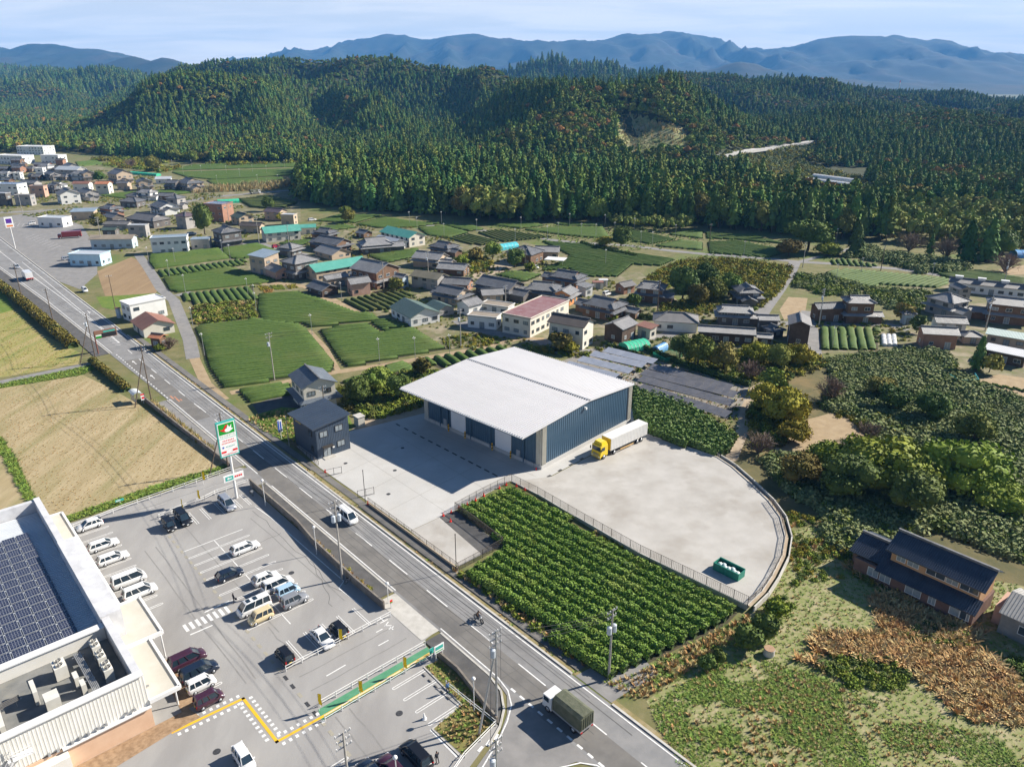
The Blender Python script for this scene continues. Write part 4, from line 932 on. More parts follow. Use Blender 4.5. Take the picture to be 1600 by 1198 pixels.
# ---------------------------------------------------------------- supermarket (roof with panels, service deck)
M_CREAMW = mat('cream_ribbed_wall', (.68, .66, .60), (.74, .72, .67), s=.5, rough=.6)
M_PEACH = mat('peach_wall', (.60, .40, .27), (.66, .46, .32), s=.6, rough=.8)
M_STONEY = mat('grey_cap', (.56, .56, .57), (.64, .64, .65), s=.7, rough=.7, c3=(.48, .48, .49), s3=.5)
M_DECK = mat('roof_deck', (.60, .63, .66), (.54, .57, .60), s=.4, rough=.5)
M_MEMB = mat('canopy_membrane', (.47, .44, .37), (.53, .50, .44), s=.3, rough=.85)
M_FLOORD = mat('service_deck_floor', (.15, .155, .15), (.22, .22, .21), s=.5, rough=.9, c3=(.26, .25, .22), s3=.3)
st = thing('supermarket', 'low white supermarket with roof panels, sunken service deck and canopies', 'store', RD(0, 0, .035), RROT)
def bx(name, s0, s1, o0, o1, z0, z1, m, parent=None):
 mb = MB(); mb.box(((s0 + s1) / 2, (o0 + o1) / 2, (z0 + z1) / 2), (abs(s1 - s0), abs(o1 - o0), z1 - z0)); return mb.build(name, m, parent or st)
SE = -38.0
bx('wall', 6.2, 56.9, -75, SE, 0, 5.0, M_CREAMW)
rd_ = bx('roof', 6.4, 44.2, -74.5, SE - .9, 5.0, 5.45, M_DECK)
mb = MB(); mb.bar((0, -74, 5.48), (0, SE - .95, 5.48), .12, .1); me = mb.mesh('roof_rib', M_DECK)
for k in range(74): link('roof_rib', me, rd_, (7 + .5 * k, 0, 0))
bx('parapet', 5.4, 6.2, -75, SE, 0, 7.3, M_STONEY); bx('parapet', 5.4, 22, SE - .85, SE, 4.9, 7.5, M_STONEY); bx('parapet', 43.8, 57, SE - .85, SE, 4.9, 7.45, M_STONEY)
bx('fascia_block', 22, 43.8, SE - .95, SE + 1.5, 3.4, 7.7, M_STONEY)
bx('party_wall', 44.2, 44.9, -75, SE - .9, 4.9, 6.9, M_CREAMW); bx('party_wall_cap', 44.0, 45.1, -75, SE - .9, 6.9, 7.05, M_WHITEM)
bx('service_deck', 44.9, 56.6, -75, SE - .9, 4.95, 5.15, M_FLOORD)
mb = MB(); corrugated(mb, 0, 37, 3.0, 7.5, 0, .36, .018); mb.build('ribbed_wall', M_CREAMW, st, (57.1, SE - 37.0, 0), R(90))
bx('wall_cap', 56.3, 57.35, -75, SE, 7.5, 7.65, M_WHITEM)
bx('lower_wall', 56.9, 57.25, -75, SE, 0, 2.95, M_PEACH); bx('ledge', 56.9, 57.6, -47, SE + .05, 2.95, 3.1, M_WHITEM)
bx('bin_store', 57.25, 58.4, -58, -46.6, 0, 2.6, M_CREAMW)
for c, (s0, s1, o1, z) in enumerate(((5.6, 37.1, -35.5, 3.6), (37.15, 46.4, -33.0, 3.75), (46.45, 57.2, -34.6, 3.6))):
 o = bx('canopy', s0, s1, SE + .02, o1, z - .25, z, M_MEMB)
 mb = MB(); zz2 = z + .12
 for a, b in (((s0, o1), (s1, o1)), ((s0, o1), (s0, SE)), ((s1, o1), (s1, SE))): mb.bar((*a, z - .05), (*b, z - .05), .32, .5)
 mb.build('canopy_edge', M_WHITEM, o)
 for k in range(int((s1 - s0) / 4.5) + 1): mb = MB(); s_ = s0 + .4 + k * 4.5; mb.tube([(s_, o1 - .3, 0), (s_, o1 - .3, z - .25)], .1, 8); mb.build('post', M_WHITEM, o)
for s_ in np.arange(8, 56, 2.6):
 mb = MB(); mb.bar((s_, SE + .1, 3.9), (s_ + .1, SE + .7, 3.85), .12, .2); mb.build('lamp_bracket', M_STEEL, st)
for k, (o, z) in enumerate(((-39.6, 3.6), (-40.4, 3.6), (-42.6, 3.5), (-43.4, 3.5), (-44.4, 3.4), (-45.2, 3.4), (-46, 3.3), (-47.4, 3.2), (-48.2, 3.2))):
 mb = MB(); mb.box((0, 0, 0), (.3, .28, .35), 0, 0, .7); mb.build('vent_hood', M_STEEL, st, (57.3, o, z))
mb = MB()     # fire stair on the south wall
for k in range(11): mb.box((57.7, -51.5 - .32 * k, 5.0 - .42 * k), (.8, .3, .05))
for dx in (57.3, 58.1):
 mb.bar((dx, -51.2, 5.1), (dx, -55.0, .2), .06, .2); mb.bar((dx, -51.2, 6.0), (dx, -55.0, 1.1), .05)
 for k in range(6): mb.bar((dx, -51.4 - .7 * k, 4.9 - .92 * k), (dx, -51.4 - .7 * k, 5.9 - .92 * k), .04)
mb.box((57.7, -50.3, 5.1), (.9, 1.8, .08))
for a in (-49.4, -51.2): mb.bar((58.1, a, 5.1), (58.1, a, 7.6), .06)
mb.bar((58.1, -49.4, 6.1), (58.1, -51.2, 6.1), .05); mb.build('fire_stair', M_WHITEM, st)
sheet('paved_strip', [RD(57.3, -62), RD(57.3, -34.2), RD(59.5, -33.6), RD(59.6, -36.9), RD(60.4, -44), RD(61, -62)], .06, mat('brown_paving', (.24, .155, .09), (.38, .26, .16), s=1.6, rough=.9), world=True)
sheet('paved_strip', [RD(44.8, -34.5), RD(47.6, -33.2), RD(57.3, -33.2), RD(57.3, -35)], .058, MATS['brown_paving'], world=True)
# ladder frames standing on the deck, satellite dish, pipes
M_PANEL = mat('solar_cells', (.020, .026, .060), (.030, .036, .075), s=.6, rough=.12, spec=.6, coord='obj', wave=('X', 3.2, (.16, .18, .24), .55))
pa = thing('solar_array', 'rows of dark blue solar panels on the supermarket roof', 'solar panels', RD(0, 0, .035), RROT)
mb = MB(); mb.box((0, 0, 0), (1.78, 1.64, .05), 0, 1); mb.add([(-.85, -.77, .03), (.85, -.77, .03), (.85, .77, .03), (-.85, .77, .03)], [(0, 1, 2, 3)], 0)
for q in (-.35, 0, .35): mb.add([(q - .012, -.77, .034), (q + .012, -.77, .034), (q + .012, .77, .034), (q - .012, .77, .034)], [(0, 1, 2, 3)], 1)
for q in (-.45, -.15, .15, .45): mb.add([(-.85, q - .012, .034), (.85, q - .012, .034), (.85, q + .012, .034), (-.85, q + .012, .034)], [(0, 1, 2, 3)], 1)
pme = mb.mesh('solar_panel', [mat('solar_cells2', (.018, .024, .055), (.028, .034, .07), s=.6, rough=.1, spec=.6, coord='obj'), mat('panel_frame', (.50, .52, .55), rough=.4, metal=.3)])
for i in range(15):
 for j in range(16): link('solar_panel', pme, pa, (13.4 + 2.0 * i, -42.1 - 1.78 * j, 5.72))
mb = MB()
for i in range(15):
 for q in (-.5, .5): mb.bar((13.4 + 2 * i + q, -41.2, 5.6), (13.4 + 2 * i + q, -70, 5.6), .08, .12)
mb.build('mounting_rail', M_STEEL, pa)
def ac_unit(s, o, L, wd, h, fans, label, rz=0):
 r = thing('air_conditioner', label, 'air conditioner', RD(s, o, 5.19), RROT + rz, 'units on the supermarket service deck')
 mb = MB(); mb.box((0, 0, h / 2 + .1), (L, wd, h)); 
 for sg in (-1, 1): mb.box((sg * L * .35, 0, .05), (.12, wd * .9, .1))
 mb.build('casing', mat('cream_casing', (.62, .60, .53), (.68, .66, .60), s=1, rough=.55), r)
 for k in range(fans):
  x = (k - (fans - 1) / 2) * L / max(fans, 1) * .95
  mb = MB(); q = min(L / fans, wd) * .42; mb.tube([(x, 0, h + .1), (x, 0, h + .28)], q, 14, 0, False); mb.tube([(x, 0, h + .14), (x, 0, h + .16)], q * .95, 14, 1)
  for a in range(4): mb.bar((x, 0, h + .27), (x + q * math.cos(a * 1.57), q * math.sin(a * 1.57), h + .27), .03)
  mb.build('fan', [MATS['cream_casing'], M_PATCH], r)
 mb = MB(); 
 for k in range(2): mb.box(((k - .5) * L * .45, -wd / 2 - .01, h * .45 + .1), (L * .36, .04, h * .6)); mb.box(((k - .5) * L * .45, wd / 2 + .01, h * .45 + .1), (L * .36, .04, h * .6))
 mb.build('coil_grille', M_PATCH, r)
for k, (s, o, L, wd, h, f, lab) in enumerate(((47.3, -40.6, 1.7, .9, 1.7, 2, 'twin-fan unit nearest the party wall corner of the service deck'), (49.7, -40.6, 1.7, .9, 1.7, 2, 'middle one of three twin-fan units along the deck parapet'), (52.2, -40.6, 1.9, .95, 1.7, 2, 'twin-fan unit nearest the ribbed south wall of the store'), (48.2, -44.6, 1.8, 1.3, 1.7, 2, 'large twin-fan unit standing alone on the service deck'),
 (51.0, -43.6, 1.3, .5, 1.4, 0, 'slim cream unit beside the pipe run on the deck'), (52.8, -43.3, 1.2, .5, 1.4, 0, 'slim cream unit next to the white deck wall'), (50.3, -47.6, 2.4, .45, 1.8, 0, 'tall narrow cream unit in the middle of the deck'), (53.0, -46.4, 1.6, 1.4, 1.7, 0, 'square cream cabinet at the edge of the service deck'),
 (52.5, -51.2, 3.0, .5, 1.3, 0, 'long low cream unit left of the pipe bridge'), (53.6, -53.8, 2.6, .6, 1.3, 0, 'pale unit near the fire stair on the deck'), (52.3, -55.2, 1.4, .8, 1.6, 1, 'single-fan unit at the left of the deck'), (50.6, -56.6, 2.2, 1.8, 1.9, 0, 'big white plant box at the left of the deck'), (54.2, -57.4, 2.6, .6, 1.3, 0, 'leftmost long pale unit on the deck'))):
 ac_unit(s, o, L, wd, h, f, lab)
pb = thing('pipe_bridge', 'bundle of insulated pipes crossing the service deck', 'pipes', RD(0, 0, .035), RROT)
for k in range(5): mb = MB(); mb.tube([(46.4, -42.2 - .16 * k, 6.0), (53.5, -42.0 - .16 * k, 6.0), (55.4, -42 - .16 * k, 5.3)], .06, 6); mb.build('pipe', M_STEEL, pb)
for k in range(4): mb = MB(); mb.tube([(49.5 + .25 * k, -49, 6.1), (49.8 + .25 * k, -52, 6.1), (54.5 + .2 * k, -52.6, 5.4)], .07, 6); mb.build('pipe', M_PATCH, pb)
for s_, o in ((47, -42.5), (52, -42.5), (50, -49.4)): mb = MB(); mb.bar((s_, o, 5.15), (s_, o, 6.1), .08); mb.bar((s_, o - .6, 5.95), (s_, o + .6, 5.95), .08); mb.build('pipe_stand', M_STEEL, pb)
dd = thing('satellite_dish', 'grey satellite dish beside the white plant box', 'dish', RD(48.2, -54.6, 5.19), RROT)
mb = MB(); mb.tube([(0, 0, 0), (0, 0, .9)], .05, 6); mb.build('mast', M_STEEL, dd)
mb = MB(); mb.tube([(0, 0, .9), (.12, 0, 1.0), (.3, 0, 1.2)], [.05, .45, .62], 14, cap=False); mb.build('reflector', M_STEEL, dd)
# ---------------------------------------------------------------- village houses
def tile_mat(name, c, c2, k=2.6, rough=.55, b=.8):
 return (mat(name + '_along', c, c2, s=.35, rough=rough, bump=b, wave=('X', k, tuple(v * .6 for v in c), .5), coord='obj', spec=.4),
   mat(name + '_across', c, c2, s=.35, rough=rough, bump=b, wave=('Y', k, tuple(v * .6 for v in c), .5), coord='obj', spec=.4))
ROOFS = {'slate': tile_mat('slate_tiles', (.13, .135, .15), (.21, .215, .225)), 'grey': tile_mat('grey_tiles', (.25, .25, .255), (.35, .345, .34)),
 'slateblue': tile_mat('blue_grey_tiles', (.10, .125, .16), (.14, .165, .20)), 'greyb': tile_mat('dull_grey_roof', (.17, .165, .165), (.23, .22, .215), 1.2),
 'moss': tile_mat('mossy_roof', (.20, .18, .12), (.27, .24, .17), 1.0), 'green': tile_mat('dull_green_roof', (.10, .15, .13), (.13, .18, .155), 1.6, .4),
 'darkgreen': tile_mat('dark_green_roof', (.07, .11, .095), (.10, .14, .12), 1.6), 'teal': tile_mat('teal_roof', (.10, .36, .29), (.14, .42, .34), 1.2, .4),
 'tanroof': tile_mat('tan_sheet_roof', (.30, .25, .19), (.38, .32, .25), .9), 'plum': tile_mat('plum_roof', (.25, .11, .11), (.33, .22, .22), .8),
 'brownroof': tile_mat('brown_black_roof', (.085, .07, .062), (.12, .10, .09), 1.8), 'redbrown': tile_mat('red_brown_roof', (.26, .12, .085), (.33, .17, .12), 1.2),
 'orangeroof': tile_mat('orange_roof', (.52, .20, .10), (.58, .26, .14), 2.0), 'whiteroof': tile_mat('white_roof', (.66, .66, .66), (.74, .74, .74), .8, .5, .3),
 'palegrey': tile_mat('pale_grey_roof', (.45, .48, .52), (.53, .56, .59), .9, .4, .4), 'palegreen': tile_mat('pale_green_roof', (.40, .50, .46), (.47, .56, .52), .9, .5),
 'bluegrey': tile_mat('blue_grey_metal', (.24, .31, .38), (.31, .38, .44), .9, .4), 'purple': tile_mat('purple_brown_roof', (.11, .085, .10), (.16, .12, .135), 2.0),
 'solarblue': tile_mat('panelled_roof', (.10, .16, .28), (.30, .36, .45), 1.0, .2)}
WALLS = {'timber': mat('brown_timber', (.14, .082, .050), (.20, .125, .08), s=.6, rough=.85, coord='obj'), 'tan': mat('tan_wall', (.42, .33, .24), (.50, .40, .30), s=.5, rough=.85, coord='obj'),
 'greyw': mat('grey_wall', (.30, .285, .275), (.36, .345, .33), s=.5, rough=.85, coord='obj'), 'brick': mat('reddish_wall', (.28, .15, .10), (.36, .20, .14), s=.6, rough=.9, coord='obj'),
 'white': mat('white_wall', (.68, .68, .66), (.74, .735, .715), s=.5, rough=.8, coord='obj'), 'cream': mat('cream_wall', (.60, .56, .48), (.68, .64, .56), s=.5, rough=.8, coord='obj'),
 'dark': mat('dark_wall', (.11, .10, .095), (.165, .15, .14), s=.5, rough=.85, coord='obj'), 'darkwood': mat('dark_brown_boards', (.075, .05, .038), (.11, .078, .06), s=.7, rough=.9, coord='obj'),
 'orange': mat('orange_wall', (.55, .22, .08), (.60, .28, .12), s=.5, rough=.8, coord='obj'), 'pink': mat('pinkish_wall', (.46, .28, .21), (.53, .34, .26), s=.5, rough=.85, coord='obj'),
 'bluew': mat('pale_blue_wall', (.38, .46, .52), (.45, .53, .58), s=.5, rough=.8, coord='obj'), 'skyblue': mat('sky_blue_wall', (.40, .60, .72), (.47, .67, .78), s=.5, rough=.7, coord='obj'),
 'redw': mat('dark_red_wall', (.20, .075, .05), (.26, .11, .08), s=.5, rough=.85, coord='obj')}
M_RIDGE = mat('ridge_tiles', (.11, .115, .125), (.19, .19, .195), s=1.2, rough=.6)
TILED = {'slate', 'grey', 'slateblue', 'purple', 'orangeroof', 'brownroof', 'greyb', 'darkgreen'}
def slab(mb, A, B, C, D, t=.16, m=0):
 """roof plane A-B (eave) to C-D (ridge) with thickness"""
 v = [Vector(p) for p in (A, B, C, D)]; lo = [p - Vector((0, 0, t)) for p in v]
 mb.add(v + lo, [(0, 1, 2, 3), (7, 6, 5, 4), (0, 4, 5, 1), (1, 5, 6, 2), (2, 6, 7, 3), (3, 7, 4, 0)], m)
def house(cx, cy, w, d, h, azd, typ, rf, wl, fl, name, label, skirt=None, group=None, wins=True, pitch=None):
 az = R(azd); rz = math.pi / 2 - az
 root = thing(name, label, {'apartment_block': 'building', 'office_building': 'building', 'tea_factory': 'factory', 'warehouse_shed': 'shed', 'convenience_store': 'shop', 'lean_to': 'shed', 'bungalow': 'house', 'container': 'shed', 'outbuilding': 'shed', 'gatehouse': 'house', 'storehouse': 'shed'}.get(name, name), (cx, cy, 0), rz, group)
 rm, rm2 = ROOFS[rf]; wm = WALLS[wl]; p = pitch or (.42 if typ == 'gable' else .45 if typ == 'irimoya' else .42); ov = .55
 ux = Vector((math.cos(rz), math.sin(rz), 0)); uy = Vector((-math.sin(rz), math.cos(rz), 0)); tc_ = Vector((-cx, -cy, 0)).normalized()
 hx, hy = w / 2, d / 2
 mb = MB(); rise = p * hy
 base = [(-hx, -hy), (hx, -hy), (hx, hy), (-hx, hy)]
 mb.add([(*q, 0) for q in base] + [(*q, h) for q in base], [(0, 1, 5, 4), (1, 2, 6, 5), (2, 3, 7, 6), (3, 0, 4, 7)])
 if typ == 'gable':
  for s in (-1, 1): mb.add([(s * hx, -hy, h), (s * hx, hy, h), (s * hx, 0, h + rise)], [(0, 1, 2) if s > 0 else (1, 0, 2)])
 mb.add([(*q, h) for q in base], [(0, 1, 2, 3)])
 mb.build('wall', wm, root)
 roof = MB(); X, Y = hx + ov, hy + ov; ze = h - p * ov; zr = h + rise
 cap = []
 if typ == 'gable':
  slab(roof, (-X, -Y, ze + .16), (X, -Y, ze + .16), (X, 0, zr + .16), (-X, 0, zr + .16)); slab(roof, (X, Y, ze + .16), (-X, Y, ze + .16), (-X, 0, zr + .16), (X, 0, zr + .16)); cap = [((-X, 0, zr + .2), (X, 0, zr + .2))]
 elif typ in ('hip', 'irimoya'):
  t = Y if typ == 'hip' else Y * .52
  xr = max(X - t, .25) if typ == 'hip' else X - t * .75; zt_ = h + p * (t - ov) + .1; ye = Y - t; z0 = ze + .1
  E = [(-X, -Y, z0), (X, -Y, z0), (X, Y, z0), (-X, Y, z0)]
  if typ == 'hip':
   zr2 = z0 + p * Y; a, b = (-xr, 0, zr2), (xr, 0, zr2)
   roof.add(E + [a, b], [(0, 1, 5, 4), (2, 3, 4, 5)]); roof.add(E + [a, b], [(1, 2, 5), (3, 0, 4)], 1); cap = [(a, b)] + [(E[0], a), (E[3], a), (E[1], b), (E[2], b)]
  else:
   zr2 = z0 + p * Y; xt = X - t; Mq = [(-xt, -ye, zt_), (xt, -ye, zt_), (xt, ye, zt_), (-xt, ye, zt_)]; xo = xt + .35; a, b = (-xo, 0, zr2), (xo, 0, zr2)
   roof.add(E + Mq, [(0, 1, 5, 4), (2, 3, 7, 6)]); roof.add(E + Mq, [(1, 2, 6, 5), (3, 0, 4, 7)], 1)
   U = [(-xo, -ye, zt_), (xo, -ye, zt_), (xo, ye, zt_), (-xo, ye, zt_)]
   roof.add(U + [a, b], [(0, 1, 5, 4), (2, 3, 4, 5)]); roof.add([(xt, -ye, zt_), (xt, ye, zt_), (xt, 0, zr2), (-xt, ye, zt_), (-xt, -ye, zt_), (-xt, 0, zr2)], [(0, 1, 2), (3, 4, 5)], 2)
   cap = [(a, b)] + [(E[0], Mq[0]), (E[3], Mq[3]), (E[1], Mq[1]), (E[2], Mq[2])]
  L = [(q[0], q[1], q[2] - .16) for q in E]; roof.add(E + L, [(0, 4, 5, 1), (1, 5, 6, 2), (2, 6, 7, 3), (3, 7, 4, 0)], 0); roof.add(L, [(3, 2, 1, 0)], 2)
 elif typ == 'shed':
  slab(roof, (-X, -Y, h + .02), (X, -Y, h + .02), (X, Y, h + .02 + .16 * d), (-X, Y, h + .02 + .16 * d))
  roof.add([(-hx, -hy, h), (hx, -hy, h), (hx, hy, h), (-hx, hy, h), (-hx, hy, h + .13 * d), (hx, hy, h + .13 * d)], [(2, 3, 4, 5), (3, 0, 4), (1, 2, 5)], 2)
 else:
  roof.box((0, 0, h + .12), (w + .3, d + .3, .24))
  if fl >= 2 or w > 9:
   for a, b in (((-X + .4, -Y + .4), (X - .4, -Y + .4)), ((X - .4, -Y + .4), (X - .4, Y - .4)), ((X - .4, Y - .4), (-X + .4, Y - .4)), ((-X + .4, Y - .4), (-X + .4, -Y + .4))): roof.bar((*a, h + .34), (*b, h + .34), .2, .22, 2)
 ro = roof.build('roof', [rm, rm2, wm if wl != 'dark' else WALLS['greyw']], root)
 if cap and rf in TILED:
  mb = MB()
  for a, b in cap: mb.bar(Vector(a) + Vector((0, 0, .08)), Vector(b) + Vector((0, 0, .08)), .32, .3)
  mb.build('ridge', M_RIDGE, ro)
 if skirt is None: skirt = fl >= 2 and rf in ('slate', 'grey', 'slateblue') and typ != 'shed' and name == 'house'
 if skirt:                                   # lower tiled eave round the ground floor
  zs = 2.75; k = 1.25; mb = MB(); A_ = [(-hx, -hy), (hx, -hy), (hx, hy), (-hx, hy)]; B_ = [(-hx - k, -hy - k), (hx + k, -hy - k), (hx + k, hy + k), (-hx - k, hy + k)]
  v = [(*q, zs + .5) for q in A_] + [(*q, zs) for q in B_] + [(*q, zs - .12) for q in B_]
  mb.add(v, [(4, 5, 1, 0), (6, 7, 3, 2), (4, 8, 9, 5), (6, 10, 11, 7), (5, 9, 10, 6), (7, 11, 8, 4)]); mb.add(v, [(5, 6, 2, 1), (7, 4, 0, 3)], 1); mb.add(v, [(11, 10, 9, 8)], 1); mb.build('lower_roof', [rm, rm2], root)
 if skirt and w > 7:                          # low wing at one end
  s = 1 if (int(cx * 7) % 2) else -1; L, D2, hh = w * .42, d * .62, 2.5; x0 = s * (hx + L / 2 - .2); yo = (-.15 if s > 0 else .12) * d; mb = MB(); mb.box((x0, yo, hh / 2), (L, D2, hh)); zr3 = hh + .42 * D2 / 2
  mb.add([(x0 + s * L / 2, yo - D2 / 2, hh), (x0 + s * L / 2, yo + D2 / 2, hh), (x0 + s * L / 2, yo, zr3)], [(0, 1, 2)]); mb.build('wing_wall', wm, root); mb = MB(); a, b = x0 - L / 2 - .2, x0 + L / 2 + .5
  if s < 0: a, b = x0 - L / 2 - .5, x0 + L / 2 + .2
  for q in (-1, 1): slab(mb, (a, yo + q * (D2 / 2 + .5), hh - .1), (b, yo + q * (D2 / 2 + .5), hh - .1), (b, yo, zr3 + .12), (a, yo, zr3 + .12))
  wr_ = mb.build('wing_roof', rm, root); mb = MB(); mb.bar((a, yo, zr3 + .2), (b, yo, zr3 + .2), .3, .25); mb.build('ridge', M_RIDGE, wr_)
 if not wins: return root
 fr = M_FRAMEW if wl in ('dark', 'timber', 'brick', 'darkwood') else M_FRAMED
 far = cy > 330
 for nx, ny, half, dep in ((0, -1, hx, hy), (0, 1, hx, hy), (1, 0, hy, hx), (-1, 0, hy, hx)):
  wn = ux * nx + uy * ny
  if wn.dot(tc_) < .05: continue
  gap = 3.4 if far else 2.7; n = int(max(1, (2 * half - .8) / gap)) if half > 1.2 else 0
  for f in range(min(fl, 2 if h < 6.5 else 3)):
   z = 1.45 + f * (h - .2) / max(fl, 1) if fl > 1 else min(1.5, h * .55)
   if z > h - .5: continue
   for k in range(n):
    q = -half + (k + .5) * 2 * half / n; ww = 1.7 if (k + f) % 3 else 1.1
    face = math.atan2(ny, nx); rr_ = random.random()
    if rr_ < .14: continue
    if f == 0 and k == n // 2 and nx == 0:
     o = window(root, q * (1 if ny else 0) + nx * (dep + .02), q * (1 if nx else 0) + ny * (dep + .02), 1.05, 1.5, 2.0, face, fr, M_GLASSL, 1); o.name = 'door'; continue
    window(root, q * (1 if ny else 0) + nx * (dep + .02), q * (1 if nx else 0) + ny * (dep + .02), z, ww, 1.05 if fl > 1 or h > 2.6 else .8, face, fr, M_GLASSL if rr_ > .6 else M_GLASS, 1)
 return root
